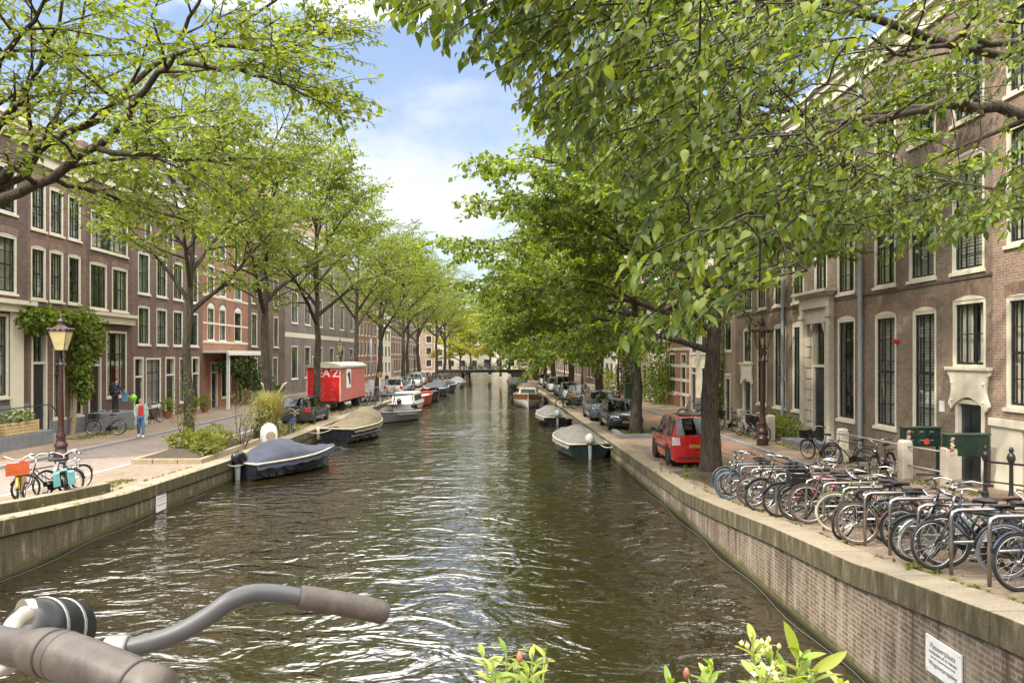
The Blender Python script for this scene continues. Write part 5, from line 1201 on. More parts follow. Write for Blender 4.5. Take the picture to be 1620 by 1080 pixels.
def curved_text(txt, size, mat, parent, mtx, name='lettering', bold=0, ex=.001):
    cu = bpy.data.curves.new('t', 'FONT'); cu.body = txt; cu.size = size; cu.align_x = 'CENTER'; cu.align_y = 'CENTER'; cu.extrude = ex; cu.offset = bold
    ob = bpy.data.objects.new('t', cu); me = bpy.data.meshes.new_from_object(ob); bpy.data.objects.remove(ob); me.materials.clear(); me.materials.append(mat)
    o = link(name, me, parent); o.matrix_local = mtx; return o
boat('dark open boat with a navy blue tarpaulin and pale gunwale nearest on the left', -7.85, 28.0, R(58), 4.3, 1.75, .58, black, pale, navy, .62, .36, motor=M['blackp'], coverwave=.038)
t, b_, s_, rg_ = boat('dark boat with a khaki tarpaulin and white lettering on its side', -7.35, 39.6, R(76), 5.4, 2.1, .72, black, pale, khaki, .72, .62, (.03, .97), coverwave=.04, stripe=M['zinc'])
i = 12; a, c = Vector(rg_[i][1]), Vector(rg_[i][2]); q = Vector(rg_[i + 1][1]) - Vector(rg_[i - 2][1]); xa = q.normalized(); ya = ((a - c) - xa * (a - c).dot(xa)).normalized(); za = xa.cross(ya)
mt = Matrix((xa, ya, za)).transposed().to_4x4(); mt.translation = (a + c) / 2 + za * .02 + ya * .05
curved_text('bootel Duffy', .21, M['white'], t, mt, bold=.004)
fb_ = MB(); [fb_.lathe([(.06, -.32), (.10, -.28), (.11, 0), (.10, .28), (.06, .32)], 12, M=Matrix.Translation((-2.45, .98 + .12, .42 + k))) for k in (0,)]; fb_.build('fender', pbr('cream_fender', (.62, .46, .30), .5), t, smooth=True)
t, b_, s_, rg_ = boat('grey open boat with a folded canopy frame and a black outboard motor', -6.95, 49.3, R(238), 4.6, 1.8, .62, greyh, pale, greyt, .35, .35, (.12, .6), motor=M['blackp'], coverwave=.06)
mb = MB()
for sy in (-1, 1): mb.tube([(.9, sy * .78, .6), (.62, sy * .78, 1.75)], .03, 8)
mb.tube([(.62, -.8, 1.77), (-1.3, -.8, 1.80)], .05, 8); mb.tube([(.62, .8, 1.77), (-1.3, .8, 1.80)], .05, 8); mb.box(-1.3, .62, -.8, .8, 1.76, 1.82); mb.tube([(-1.2, -.8, 1.8), (-1.5, -.8, .6)], .025, 6); mb.tube([(-1.2, .8, 1.8), (-1.5, .8, .6)], .025, 6)
mb.build('canopy', darkt, t)
def cabin(t, x0, x1, w, z0, h, mat, glass=True, roofmat=None):
    m = MB(); m.loft([[(x0, -w, z0), (x0, w, z0), (x0 + .1, w * .86, z0 + h), (x0 + .1, -w * .86, z0 + h)], [(x1, -w * .8, z0), (x1, w * .8, z0), (x1 - .45, w * .7, z0 + h), (x1 - .45, -w * .7, z0 + h)]]); c = m.build('cabin', mat, t, bevel=.03)
    if glass:
        g = MB()
        for s in (-1, 1): g.add([(x0 + .25, s * w * .965, z0 + h * .3), (x1 - .55, s * w * .82, z0 + h * .3), (x1 - .65, s * w * .765, z0 + h * .82), (x0 + .3, s * w * .915, z0 + h * .82)], [(0, 1, 2, 3)])
        g.add([(x1 - .10, -w * .66, z0 + h * .25), (x1 - .10, w * .66, z0 + h * .25), (x1 - .36, w * .62, z0 + h * .85), (x1 - .36, -w * .62, z0 + h * .85)], [(0, 1, 2, 3)])
        for k in range(len(g.v)): p = g.v[k]; g.v[k] = (p[0] + (.012 if p[0] > x1 - .4 else 0), p[1] * 1.012, p[2])
        g.build('cabin_window', M['carglass'], c)
    return c
t, *_ = boat('white cabin boat with an outboard motor moored behind the grey open boat', -6.75, 57.8, R(82), 5.6, 2.2, .75, whiteh, pale, motor=M['blackp'], inner=whiteh, stripe=brownw); cabin(t, -1.9, 1.7, .92, .72, .85, whiteh)
boat('bright red open boat with a white buoy moored behind the white cabin boat', -6.75, 66.5, R(80), 5.2, 2.1, .85, redh, redh, inner=whiteh)
boat('black open boat just behind the bright red boat', -6.55, 74, R(82), 5.2, 2.0, .85, black, black, inner=M['greyplastic'], motor=M['blackp'])
boat('dark boat under a black tarpaulin with a pale rim on the far left', -6.3, 82, R(83), 6, 2.4, .9, black, whiteh, darkt, .75, .45)
boat('dark blue boat behind the tarpaulin covered one on the far left', -5.85, 91, R(83), 5.6, 2.2, .9, pbr('dark_blue_hull', (.02, .035, .05), .3), whiteh, darkt, .3, .6, (.4, .95))
boat('low boat with a grey tarpaulin closest to the distant bridge', -5.3, 104, R(84), 6, 2.4, .7, greyh, pale, greyt, .7, .5)
t, *_ = boat('green boat under a grey tarpaulin with a wrapped outboard motor on the right', 3.75, 33.6, R(97), 5.0, 2.0, .62, greenh, pale, greyt, .52, .42, motor=pbr('white_motor_wrap', (.42, .38, .35), .9, 0, .2, 12, .01))
boat('dark boat half covered with grey and pale blue sheets behind the green boat', 3.75, 48.6, R(96), 4.6, 1.9, .5, black, pale, greyt, .5, .35, (0, .72), motor=M['zinc'], coverwave=.05, stripe=whiteh)
t, *_ = boat('wooden launch with white lower hull and a small canopy facing the camera', 3.0, 65.2, R(-92), 7.4, 2.6, .95, brownw, pale, inner=brownw, name='launch')
lw = MB(); b2, s2 = sheer_fn(7.4, 2.6, .95)
rows = []
for i in range(19):
    q = i / 18; bb = max(.02, b2(q)); X = (q - .5) * 7.4; cx = .05 * 7.4 * max(0, (q - .6) / .4) ** 2; ss = s2(q)
    rows.append([(X + cx * .5, -bb * .985, ss * .58), (X, -bb * .95, ss * .45), (X - cx * .3, -bb * .83, .04), (X - cx, 0, -.1), (X - cx * .3, bb * .83, .04), (X, bb * .95, ss * .45), (X + cx * .5, bb * .985, ss * .58)])
lw.loft([[(p[0] * 1.004, p[1] * 1.012, p[2]) for p in r] for r in rows], closed=False); lw.build('white_topside', whiteh, t, smooth=True)
MB().tube([(3.74, 0, .0), (4.02, 0, 1.25)], .035, 8).build('stem_post', whiteh, t)
cabin(t, -1.6, 1.2, 1.0, .95, .62, whiteh); MB().loft([[(-2.6, -1.0, 1.2), (-2.6, 1.0, 1.2), (-2.5, .8, 1.75), (-2.5, -.8, 1.75)], [(-.9, -1.02, 1.5), (-.9, 1.02, 1.5), (-.95, .8, 1.95), (-.95, -.8, 1.95)]]).build('canopy', pbr('beige_canopy', (.40, .33, .23), .85), t, smooth=30)
MB().lathe([(.05, -.3), (.11, -.24), (.12, 0), (.11, .24), (.05, .3)], 12, M=Matrix.Translation((1.6, -1.42, .45))).build('fender', M['rubber'], t, smooth=True)
boat('dark covered boat behind the wooden launch far on the right', 2.9, 90, R(-90), 6, 2.3, .9, black, greyh, darkt, .7, .5)
for k, Y in enumerate((98, 106)): boat('%s dark boat behind the covered one far on the right' % ORD[k], 2.9, Y, R(-90), 5.5, 2.2, .8, black, greyh, darkt, .4, .5)
# ================================================================ RED WORK TRAILER
tr = thing('work_trailer', 'red site trailer on wheels with white graffiti behind an elm trunk', 'trailer', (-11.35, 48.6, zs(48.6)), R(-2.2))
redp = pbr('sprayed_red_paint', (.55, .012, .010), .35, 0, .16, 1.5); redpale = pbr('faded_sky_sheen_red', (.42, .11, .09), .4, 0, .25, 1.6)  # canal side paler: fading plus sky reflection put into its colour
MB().add([(-1.12, 0, .72), (1.12, 0, .72), (1.12, 0, 2.95), (-1.12, 0, 2.95), (-1.12, 7.5, .72), (1.12, 7.5, .72), (1.12, 7.5, 2.95), (-1.12, 7.5, 2.95)], [(0, 1, 2, 3), (5, 4, 7, 6), (4, 0, 3, 7)]).build('box', redp, tr)
MB().box(1.02, 1.13, .06, 7.46, .72, 2.95).build('side_panel', redpale, tr)
MB().box(1.06, 1.14, -.012, .05, .70, 2.97).box(-1.14, -1.06, -.012, .05, .70, 2.97).build('corner_trim', pbr('pale_trim', (.62, .42, .36), .5), tr)
ro = MB(); prof = [(-1.22, 2.95), (-1.22, 3.08), (-1.0, 3.20), (-.5, 3.29), (0, 3.32), (.5, 3.29), (1.0, 3.20), (1.22, 3.08), (1.22, 2.95)]
ro.prism(prof, -.14, 7.65); ro.build('roof', pbr('mossy_roof_felt', (.36, .34, .26), .85, 0, .25, 3), tr, smooth=35)
for y in (1.4, 5.6):
    for x in (-.85, .85):
        w = link('wheel', CARC['mpv']['rim'], tr); w.location = (x, y, .31); link('tyre', CARC['mpv']['tyre'], w)
MB().box(-.7, .7, .1, 7.3, .5, .70).box(-.06, .06, -1.3, .4, .42, .5).build('chassis', M['greyplastic'], tr)
gm_ = pbr('white_spray', (.72, .50, .48), .6); fx_ = lambda x, z: Matrix.Translation((x, -.012, z)) @ Matrix.Rotation(PI / 2, 4, 'X')
curved_text("EA'Z", .74, gm_, tr, fx_(.32, 2.58), 'graffiti', .012)
sk = MB()
for pts in ([(-.1, 2.0), (.05, 1.7), (-.15, 1.5), (.1, 1.3), (-.1, 1.1), (.05, .95)], [(.55, 2.0), (.75, 1.9), (.6, 1.8), (.8, 1.75)], [(.5, 1.6), (.62, 1.4), (.75, 1.62)], [(.45, 1.25), (.7, 1.3), (.5, 1.15), (.8, 1.1)], [(.5, .9), (.85, .92), (.8, .8)], [(-.8, 1.9), (-.5, 2.05), (-.3, 1.7), (-.6, 1.4), (-.85, 1.6)]): sk.tube([(x, -.006, z) for x, z in pts], .014, 5)
sk.build('graffiti', pbr('pink_spray', (.62, .22, .18), .6), tr)
MB().box(1.135, 1.15, 1.6, 2.9, 1.55, 2.85).build('poster', M['white'], tr); sk = MB(); sk.tube([(1.155, 2.3 + .28 * math.sin(a), 2.2 + .42 * math.cos(a * 1.5)) for a in np.linspace(0, 5, 16)], .045, 5); sk.build('poster_scrawl', M['blackp'], tr)
MB().box(1.135, 1.15, .55, 1.1, 2.05, 2.5).build('yellow_notice', M['plate'], tr)

# mooring ropes from the boats to the quay edge
for lab, a, b in (('slack rope from the blue tarpaulin boat to the left coping', (-8.8, 26.4, .6), (XL(25) - .1, 25.2, zs(25) + .03)),
                  ('slack rope from the khaki covered boat to the left coping', (-8.1, 37.2, .75), (XL(36) - .1, 36.0, zs(36) + .03)),
                  ('pale rope from the green boat to the right coping', (4.5, 31.3, .62), (XR(30) + .1, 30.2, zs(30) + .03)),
                  ('pale rope from the boat with pale blue sheet to the right coping', (4.4, 46.6, .5), (XR(45.5) + .1, 45.6, zs(45) + .03))):
    a, b = Vector(a), Vector(b); tag(MB().tube([a.lerp(b, i / 8) - Vector((0, 0, .16 * math.sin(PI * i / 8))) for i in range(9)], .018, 6).build('mooring_rope', M['curtain'], smooth=True), lab, 'rope')
sh_ = MB(); rows_ = []
for i in range(9):      # the pale blue sheet thrown over the bow
    q = i / 8; rows_.append([(-.8 + 1.6 * k / 8, 1.2 + q * 1.4, .62 + .42 * math.exp(-((k - 4) / 2.4) ** 2) * (.45 + .55 * math.sin(PI * q)) + .03 * math.sin(k * 2.3 + i * 1.7)) for k in range(9)])
sh_.loft(rows_, closed=False); o_ = sh_.build('sheet', lilac, smooth=True); o_.location = (3.68, 48.1, 0); tag(o_, 'pale blue sheet spread over the bow of the boat behind the green one', 'sheet')
# ================================================================ STREET LAMPS
M['lampglass'] = glassmat('lamp_glass', (.80, .76, .62), .10)
M['lampglass_y'] = pbr('amber_lamp_glass', (.55, .46, .22), .3, 0, .1, 3)
def lamp_parts():
    p = MB(); n = 20
    p.lathe([(.25, 0), (.25, .30), (.21, .34), (.19, .50), (.23, .54), (.23, .62), (.17, .70), (.145, .85), (.17, .90), (.17, .96), (.115, 1.08), (.10, 1.6), (.105, 1.62), (.085, 2.6), (.072, 3.55), (.10, 3.58), (.10, 3.64), (.06, 3.70)], n)
    for s in (-1, 1): p.lathe([(0, 0), (.05, .02), (.055, .06), (.03, .10), (0, .11)], 10, M=Matrix.Translation((s * .10, 0, 3.62)) @ Matrix.Rotation(s * PI / 2, 4, 'Y'))
    b = MB()
    for k in range(4):
        a = PI / 4 + k * PI / 2; c, s = math.cos(a), math.sin(a)
        b.tube([(c * .05, s * .05, 3.68), (c * .14, s * .14, 3.86), (c * .17, s * .17, 3.98), (c * .12, s * .12, 4.10), (c * .15, s * .15, 4.14)], .018, 6)
    b.lathe([(.22, 4.13), (.23, 4.16), (.20, 4.17)], 4, M=Matrix.Rotation(PI / 4, 4, 'Z'))
    g = MB(); g.loft([[(-.16, -.16, 4.17), (.16, -.16, 4.17), (.16, .16, 4.17), (-.16, .16, 4.17)], [(-.30, -.30, 4.86), (.30, -.30, 4.86), (.30, .30, 4.86), (-.30, .30, 4.86)]], cap=False)
    e = MB()
    for sx in (-1, 1):
        for sy in (-1, 1): e.tube([(sx * .162, sy * .162, 4.17), (sx * .304, sy * .304, 4.87)], .014, 5)
    r = MB(); r.lathe([(.46, 4.86), (.46, 4.90), (.36, 4.96), (.20, 5.05), (.11, 5.12), (.10, 5.24), (.13, 5.26), (.06, 5.34), (.05, 5.42), (.07, 5.45), (.02, 5.52), (.012, 5.62)], 4, M=Matrix.Rotation(PI / 4, 4, 'Z'))
    for k in range(12):
        t = -.30 + .2 * (k % 4); sd = k // 4
        for q in ((t, -.325), (t, .325), (-.325, t), (.325, t)): r.lathe([(.0, 4.88), (.045, 4.92), (.05, 4.95), (.02, 5.0), (0, 5.01)], 6, M=Matrix.Translation((q[0], q[1], 0)))
        if sd == 0: continue
        break
    k_ = MB(); k_.lathe([(.03, 4.2), (.03, 4.36), (.055, 4.38), (.05, 4.6), (.0, 4.62)], 10)
    return dict(post=p.mesh('post', M['iron_red'], 40), bracket=b.mesh('bracket', M['iron_red'], 40), glass=g.mesh('lantern_glass', M['lampglass']), edge=e.mesh('lantern_frame', M['iron_red'], True), cap=r.mesh('cap', M['iron_red'], 30), bulb=k_.mesh('bulb', M['white'], True))
LPm = lamp_parts()
def street_lamp(label, x, y, s=1., amber=False, dz=0):
    t = thing('street_lamp', label, 'street lamp', (x, y, zs(y) + dz), R(8), 'oxblood street lamps'); t.scale = (s, s, s)
    for nm, k in (('post', 'post'), ('bracket', 'bracket'), ('lantern_frame', 'edge'), ('cap', 'cap'), ('bulb', 'bulb')): link(nm, LPm[k], t)
    o = link('lantern_glass', LPm['glass'], t, mat=M['lampglass_y'] if amber else None)
    return t
street_lamp('oxblood iron lamp post with amber lantern in front of the wisteria house', -15.15, 25.8, .93, True)
street_lamp('oxblood iron lamp post with clear lantern behind the bicycle rack', 10.75, 28.9, .93, dz=.12)
street_lamp('lamp post with amber lantern rising above the red trailer', -15.4, 73, 1., True)
for lab, px, X in (('lamp post behind the black hatchback on the right pavement', 978, 10.5), ('lamp post beside the person on the right quay', 921, 10.3), ('far lamp post among the trunks on the right bank', 893, 10.0)):
    street_lamp(lab, X, atX(px, X), .95, dz=.12)
street_lamp('far lamp post among the trunks on the left bank', -12.0, 110, .95)
# ================================================================ SIGNS ON THE QUAY WALLS
def quay_sign(label, Xw, Y, z, side, w, h):
    t = thing('mooring_sign', label, 'sign', (Xw, Y, z), 0, 'white mooring signs')
    t.rotation_euler = (0, 0, -PI / 2 if side > 0 else PI / 2)
    MB().box(-w / 2, w / 2, -.022, -.004, -h / 2, h / 2).build('board', M['white'], t, bevel=.003)
    tm = lambda z: Matrix.Translation((0, -.0245, z)) @ Matrix.Rotation(PI / 2, 4, 'X')
    for txt, sz, zz in (('Passeerplaats', .125, .24), ('verboden af te meren', .085, .09), ('(zie het volgende blauwe bord)', .052, -.03), ('Wegsleepregeling', .105, -.19)):
        curved_text(txt, sz * w / .95, pbr('sign_ink', (.06, .06, .06), .6), t, tm(zz * h / .9), ex=.0005)
    for x in (-w / 2 + .03, w / 2 - .03):
        for zz in (-h / 2 + .03, h / 2 - .03): MB().lathe([(.010, 0), (.008, .005), (0, .006)], 8, M=Matrix.Translation((x, -.022, zz)) @ Matrix.Rotation(PI / 2, 4, 'X')).build('screw', M['zinc'], t)
Ya, Yb = atX(1467, 5.04), atX(1524, 5.04); zt = zat(998, 5.04, Ya); zb = zat(1054, 5.04, Ya)
quay_sign('white mooring prohibition board on the right quay wall', 5.04, (Ya + Yb) / 2, (zt + zb) / 2 - .02, 1, abs(Ya - Yb), (zt - zb) * 1.02)
Ya, Yb = atX(244, XL(20)), atX(260, XL(20)); zt = zat(777, XL(20), Yb); zb = zat(803, XL(20), Ya)
quay_sign('small white mooring board on the mossy left quay wall', XL((Ya + Yb) / 2) + .002, (Ya + Yb) / 2, (zt + zb) / 2, -1, abs(Ya - Yb), .62)
# ================================================================ RIGHT PAVEMENT: stone posts, rails, letterboxes, iron railing
PX = 11.7; posts = []
for k, (px, nm) in enumerate(((1172, 'beside the arched gate behind the elm trunk'), (1219, 'just right of the oxblood lamp post'), (1333, 'left of the grey downpipe'), (1432, 'left of the black letterbox bank'), (1501, 'between the two letterbox banks'))):
    Y = atX(px, PX); posts.append(Y); hgt = 1.12
    t = thing('stone_post', 'weathered square stone post %s' % nm, 'stone post', (PX, Y, zs(Y) + .1), 0, 'stone posts along the pavement')
    MB().loft([[(-.15, -.15, 0), (.15, -.15, 0), (.15, .15, 0), (-.15, .15, 0)], [(-.145, -.145, hgt - .06), (.145, -.145, hgt - .06), (.145, .145, hgt - .06), (-.145, .145, hgt - .06)], [(-.10, -.10, hgt), (.10, -.10, hgt), (.10, .10, hgt), (-.10, .10, hgt)]]).build('shaft', M['stone'], t, bevel=.02)
    MB().tube([(0, .14, .30), (0, .19, .30)], .03, 8).tube([(0, .14, .85), (0, .19, .85)], .03, 8).build('rail_socket', M['iron'], t)
for k in (0, 1, 2, 3):
    if k == 1: continue
    a, b = posts[k], posts[k + 1]
    t = thing('handrail', ('iron double rail between the stone posts left of the lamp', '', 'iron double rail between the posts right of the downpipe', 'iron double rail below the black letterbox bank')[k], 'railing', (PX, (a + b) / 2, 0))
    for z in (.42, .95): MB().tube([(0, a - (a + b) / 2 - .15, zs(a) + .1 + z), (0, b - (a + b) / 2 + .15, zs(b) + .1 + z)], .022, 8).build('rail', M['zinc'], t, smooth=True)
M['boxgreen'] = pbr('dark_green_box', (.012, .03, .020), .3, 0, .2, 4)
stk = [pbr('sticker_%d' % i, c, .5, 0, .1, 20) for i, c in enumerate(((.6, .58, .52), (.55, .5, .1), (.5, .05, .03), (.2, .3, .4), (.45, .4, .3)))]
def letterboxes(label, Xa, Xb, Y, zt, zb, detail):
    Ya = Yb = Y; t = thing('letterbox_bank', label, 'letterboxes', ((Xa + Xb) / 2, Y, 0), PI / 2, 'green letterbox banks on legs'); h = (Xb - Xa) / 2
    MB().box(0, .24, -h, h, zb, zt).build('cabinet', M['boxgreen'], t, bevel=.01)
    MB().box(-.03, .27, -h - .03, h + .03, zt + .002, zt + .03).build('lid', pbr('worn_green_edge', (.05, .075, .05), .5), t)
    g = zs((Ya + Yb) / 2) + .1
    lg = [MB().box(.06, .12, y - .03, y + .03, g - .02, zb - .001).build('leg', M['boxgreen'], t) for y in (-h + .05, h - .05)]
    if detail:
        for r in range(2):
            for c in range(3):
                y0 = -h + .14 + (2 * h - .18) * c / 3; y1 = y0 + (2 * h - .18) / 3 - .03; z0 = zb + .03 + (zt - zb - .04) * r / 2; z1 = z0 + (zt - zb - .04) / 2 - .03
                d = MB().box(-.014, -.001, y0, y1, z0, z1).build('flap', M['boxgreen'], t, bevel=.004)
                MB().box(-.018, -.0145, y0 + .08, y1 - .08, z1 - .07, z1 - .05).build('slot', M['zinc'], d); MB().lathe([(.018, 0), (.015, .008), (0, .009)], 8, M=Matrix.Translation((-.014, y1 - .05, (z0 + z1) / 2)) @ Matrix.Rotation(-PI / 2, 4, 'Y')).build('lock', M['chrome'], d)
    for k in range(10): 
        y = h - .10 - (.03 if k % 2 else 0); z = zb + .04 + (zt - zb - .1) * k / 10
        MB().box(-.024, -.0201 - .0002 * k, y - .04, y + .05, z, z + rnd.uniform(.03, .06)).build('sticker', stk[k % 5], t)
    if detail: MB().lathe([(.09, 0), (.09, .002)], 14, M=Matrix.Translation((-.0185, -h * .2, zb + .14)) @ Matrix.Rotation(-PI / 2, 4, 'Y')).build('sticker', stk[2], t)
letterboxes('dark green bank of six letterboxes on posts under a tall window', 11.66, 12.72, 20.4, 2.35, 1.83, True)
letterboxes('plain dark green letterbox bank seen in front of the arched gate', 11.58, 12.68, 18.3, 2.38, 1.84, False)
ir = thing('iron_railing', 'black ornate iron area railing before the cream basement', 'railing', (11.5, 14.6, 0))
for Y in (16.75, 15.9, 14.2, 12.4):
    z = zs(Y) + .1
    p = MB(); p.lathe([(.075, z), (.075, z + .12), (.045, z + .2), (.04, z + .85), (.065, z + .9), (.09, z + .98), (.07, z + 1.06), (.035, z + 1.1), (.055, z + 1.16), (.03, z + 1.22), (0, z + 1.24)], 12, M=Matrix.Translation((0, Y - 14.6, 0))); p.build('post', M['iron'], ir, smooth=50)
r_ = MB(); r_.tube([(0, 16.75 - 14.6, zs(16.75) + .95), (0, 12.4 - 14.6, zs(12.4) + .95)], .025, 8); r_.build('rail', M['iron'], ir)
r_ = MB(); r_.tube([(0, 16.75 - 14.6, zs(16.75) + .5), (0, 12.4 - 14.6, zs(12.4) + .5)], .018, 8); r_.build('rail', M['iron'], ir)
st_ = MB(); Y = atX(1292, 12.9); st_.box(11.9, 12.95, Y - 1.1, Y + 1.1, zs(Y) - .1, zs(Y) + .32); struct(st_.build('doorstep', M['grey_stone'], bevel=.01))
# bin, poles, boxes
t = thing('litter_bin', 'tall dark green bin on the right pavement behind the elm', 'bin', (atY(995, 60), 60, zs(60) + .12)); MB().box(-.35, .35, -.35, .35, 0, 1.25).build('body', M['boxgreen'], t, bevel=.03); MB().box(-.38, .38, -.38, .38, 1.252, 1.36).build('lid', M['boxgreen'], t, bevel=.03)
t = thing('utility_pole', 'pale grey pole with a tall box at its foot left of the far cars', 'pole', (atY(587, 60.5), 60.5, zs(60))); MB().box(-.19, .19, -.15, .15, 0, 1.75).build('cabinet', pbr('pale_grey_box', (.42, .43, .43), .5), t, bevel=.01); MB().tube([(0, 0, 1.75), (0, 0, 5.2)], .06, 10).build('shaft', M['zinc'], t, smooth=True)
t = thing('sign_pole', 'thin pole with a small brown sign right of the pale grey pole', 'pole', (atY(601, 61), 61, zs(60))); MB().tube([(0, 0, 0), (0, 0, 2.4)], .035, 8).build('shaft', M['white'], t, smooth=True); MB().box(-.22, .22, -.05, -.036, 1.95, 2.35).build('plate', pbr('brown_sign', (.28, .16, .07), .5), t)
t = thing('flag_pole', 'slanted white flag pole on the facade of the long grey building', 'flag pole', (FL(92) + .05, 92, 7)); MB().tube([(0, 0, 0), (2.4, -.5, 2.6)], .05, 8).build('staff', M['white'], t, smooth=True); MB().lathe([(.07, -.1), (.07, .1)], 8).build('bracket', M['iron'], t)
# ================================================================ LEFT PAVEMENT
h1 = thing('stone_stoop', 'grey stone landing with steps and an iron handrail before the shop window', 'stoop', (-19.7, 27.5, zs(28) + .12))
MB().box(.02, 1.55, -3.3, 2.9, -.2, .55).build('landing', M['grey_stone'], h1, bevel=.02)
for k in range(2): MB().box(.02, 1.5, 2.902 + .3 * k, 3.2 + .3 * k, -.2, .36 - .18 * k).build('step', M['kerb'], h1, bevel=.01)
MB().tube([(1.45, 2.7, .55), (1.45, 2.7, 1.6), (1.45, 2.9, 1.55), (1.45, 3.7, .9), (1.45, 3.7, .0)], .025, 8).tube([(1.45, -3.2, .55), (1.45, -3.2, 1.55), (1.45, 2.7, 1.58)], .022, 8).build('handrail', M['iron'], h1, smooth=True)
h3 = thing('stone_stoop', 'low stone stoop with a thin rail before the plum brick house', 'stoop', (-19.7, 36.6, zs(36) + .12)); MB().box(.02, 1.4, -1.2, 1.2, -.2, .85).build('landing', M['grey_stone'], h3, bevel=.02); MB().tube([(1.35, -1.15, .85), (1.35, -1.15, 1.75), (1.35, 1.15, 1.75), (1.35, 1.15, .85)], .02, 8).build('handrail', M['iron'], h3, smooth=True)
for k in range(3): MB().box(.02, 1.35, 1.202 + .3 * k, 1.5 + .3 * k, -.2, .62 - .22 * k).build('step', M['kerb'], h3, bevel=.01)
# hedge rail etc.: wooden planters in front of the shop window are in the plants file
# ================================================================ PLANTS
def bush_anchors(c, rad, n, seed, shell=.45, flat=.0):
    rs = np.random.RandomState(seed); A = []
    for i in range(n):
        v = rs.normal(0, 1, 3); v /= np.linalg.norm(v) + 1e-9
        lump = 1 + .22 * math.sin(v[0] * 5 + seed) * math.sin(v[1] * 4 + seed * 2) + .15 * math.sin(v[2] * 9 + v[0] * 7)
        q = (shell + (1 - shell) * rs.rand() ** .5) * lump
        p = np.array([c[0] + v[0] * rad[0] * q, c[1] + v[1] * rad[1] * q, c[2] + v[2] * rad[2] * q])
        if p[2] < c[2] - rad[2] * .98: continue
        A.append((tuple(p), tuple(v * .8 + rs.normal(0, .5, 3))))
    return A
def shrub(label, x, y, z, blobs, leaf, size, name='shrub', cat='shrub', stems=5, seed=1, group='plants along the canal', wood='bark', droop=.1):
    t = thing(name, label, cat, (x, y, z), 0, group); A = []; s = MB(); rg = random.Random(seed)
    for k, (c, r, n) in enumerate(blobs):
        A += bush_anchors(c, r, n, seed * 13 + k)
        for i in range(stems): s.tube([(c[0] * .25 + rg.gauss(0, .04), c[1] * .25 + rg.gauss(0, .04), -.05), (c[0] * .6 + rg.gauss(0, .1), c[1] * .6 + rg.gauss(0, .1), c[2] * .5), (c[0] + rg.gauss(0, r[0] * .4), c[1] + rg.gauss(0, r[1] * .4), c[2] + rg.uniform(-.2, .6) * r[2])], [.02, .014, .006], 5, cap=False)
    if stems: s.build('stem', M[wood], t, smooth=True)
    link('foliage', leaf_mesh('foliage', A, M[leaf], size, seed=seed, droop=droop), t); return t
def blades(n, base, h, spread, w, seed, droop=1.):
    rg = random.Random(seed); mb = MB()
    for i in range(n):
        a = rg.uniform(0, 2 * PI); hh = h * rg.uniform(.55, 1.1); sp = spread * rg.uniform(.3, 1.1); bx, by = base[0] + rg.gauss(0, .12) * spread, base[1] + rg.gauss(0, .12) * spread
        c, s = math.cos(a), math.sin(a); v = []
        for k in range(6):
            q = k / 5; r = sp * q ** 1.6; z = base[2] + hh * (q - droop * .42 * q ** 3.2); ww = w * (1 - q ** 2) + .001
            v += [(bx + c * r - s * ww, by + s * r + c * ww, z), (bx + c * r + s * ww, by + s * r - c * ww, z)]
        mb.add(v, [(2 * k, 2 * k + 1, 2 * k + 3, 2 * k + 2) for k in range(5)])
    return mb
X, Y = -10.55, 34.3; t = thing('pampas_grass', 'tall clump of straw coloured pampas grass behind the blue tarpaulin boat', 'grass plant', (X, Y, zs(Y)), 0, 'plants along the canal')
blades(1300, (0, 0, 0), 2.9, 1.15, .013, 4, .75).build('blades', M['straw'], t)
pm = MB()
for k in range(4):
    a = k * 2.3; c, s = math.cos(a), math.sin(a); pm.tube([(0, 0, .1), (c * .2, s * .2, 1.6), (c * .5, s * .5, 2.1), (c * .7, s * .7, 2.4), (c * .85, s * .85, 2.5)], [.008, .007, .02, .045, .006], 6)
pm.build('plume', pbr('pampas_plume', (.50, .42, .28), .95, 0, .2, 20), t, smooth=True)
# planted bed of the near left elm
bd = thing('planting_bed', 'timber edged planting bed around the slender elm on the left quay', 'planting bed', (-11.0, 26.5, 0))
x0, x1, y0, y1 = -12.35, -9.95, 25.0, 31.2; z = zs(26)
MB().loft([[(x0 + .1, y0 + .1, z + .12), (x1 - .1, y0 + .1, z + .10), (x1 - .1, y1, z + .1), (x0 + .1, y1, z + .12)], [(x0 + .8, y0 + .9, z + .34), (x1 - .6, y0 + .9, z + .28), (x1 - .6, y1 - 1, z + .25), (x0 + .8, y1 - 1, z + .32)]]).build('soil', M['soil'], bd).location = (11.0, -26.5, 0)
for a in ((x0, x0 + .72, y0, y0 + .16), (x0 + .74, x0 + 1.56, y0, y0 + .16), (x0 + 1.58, x1, y0, y0 + .16), (x0, x0 + .16, y0 + .17, y1), (x1 - .16, x1, y0 + .17, y1)): MB().box(*a, z - .1, z + .17).build('edging', M['wood'], bd, bevel=.015).location = (11.0, -26.5, 0)
shrub('low leafy shrub filling the timber edged bed under the slender elm', -10.9, 27.0, zs(27) + .2, [((-.55, .3, .35), (.6, .7, .38), 700), ((.35, -.1, .30), (.65, .7, .36), 800), ((.0, 1.5, .35), (.8, .9, .42), 700), ((.55, -.75, .16), (.45, .45, .22), 350)], 'grass', .13, seed=2)
shrub('thin straggly sapling at the canal side of the timber edged bed', -10.1, 29.0, zs(29), [((.1, .2, 1.6), (.5, .5, .9), 130), ((.5, .4, 1.3), (.5, .4, .5), 90)], 'leaf_left', .085, 'sapling', 'sapling', 4, 3)
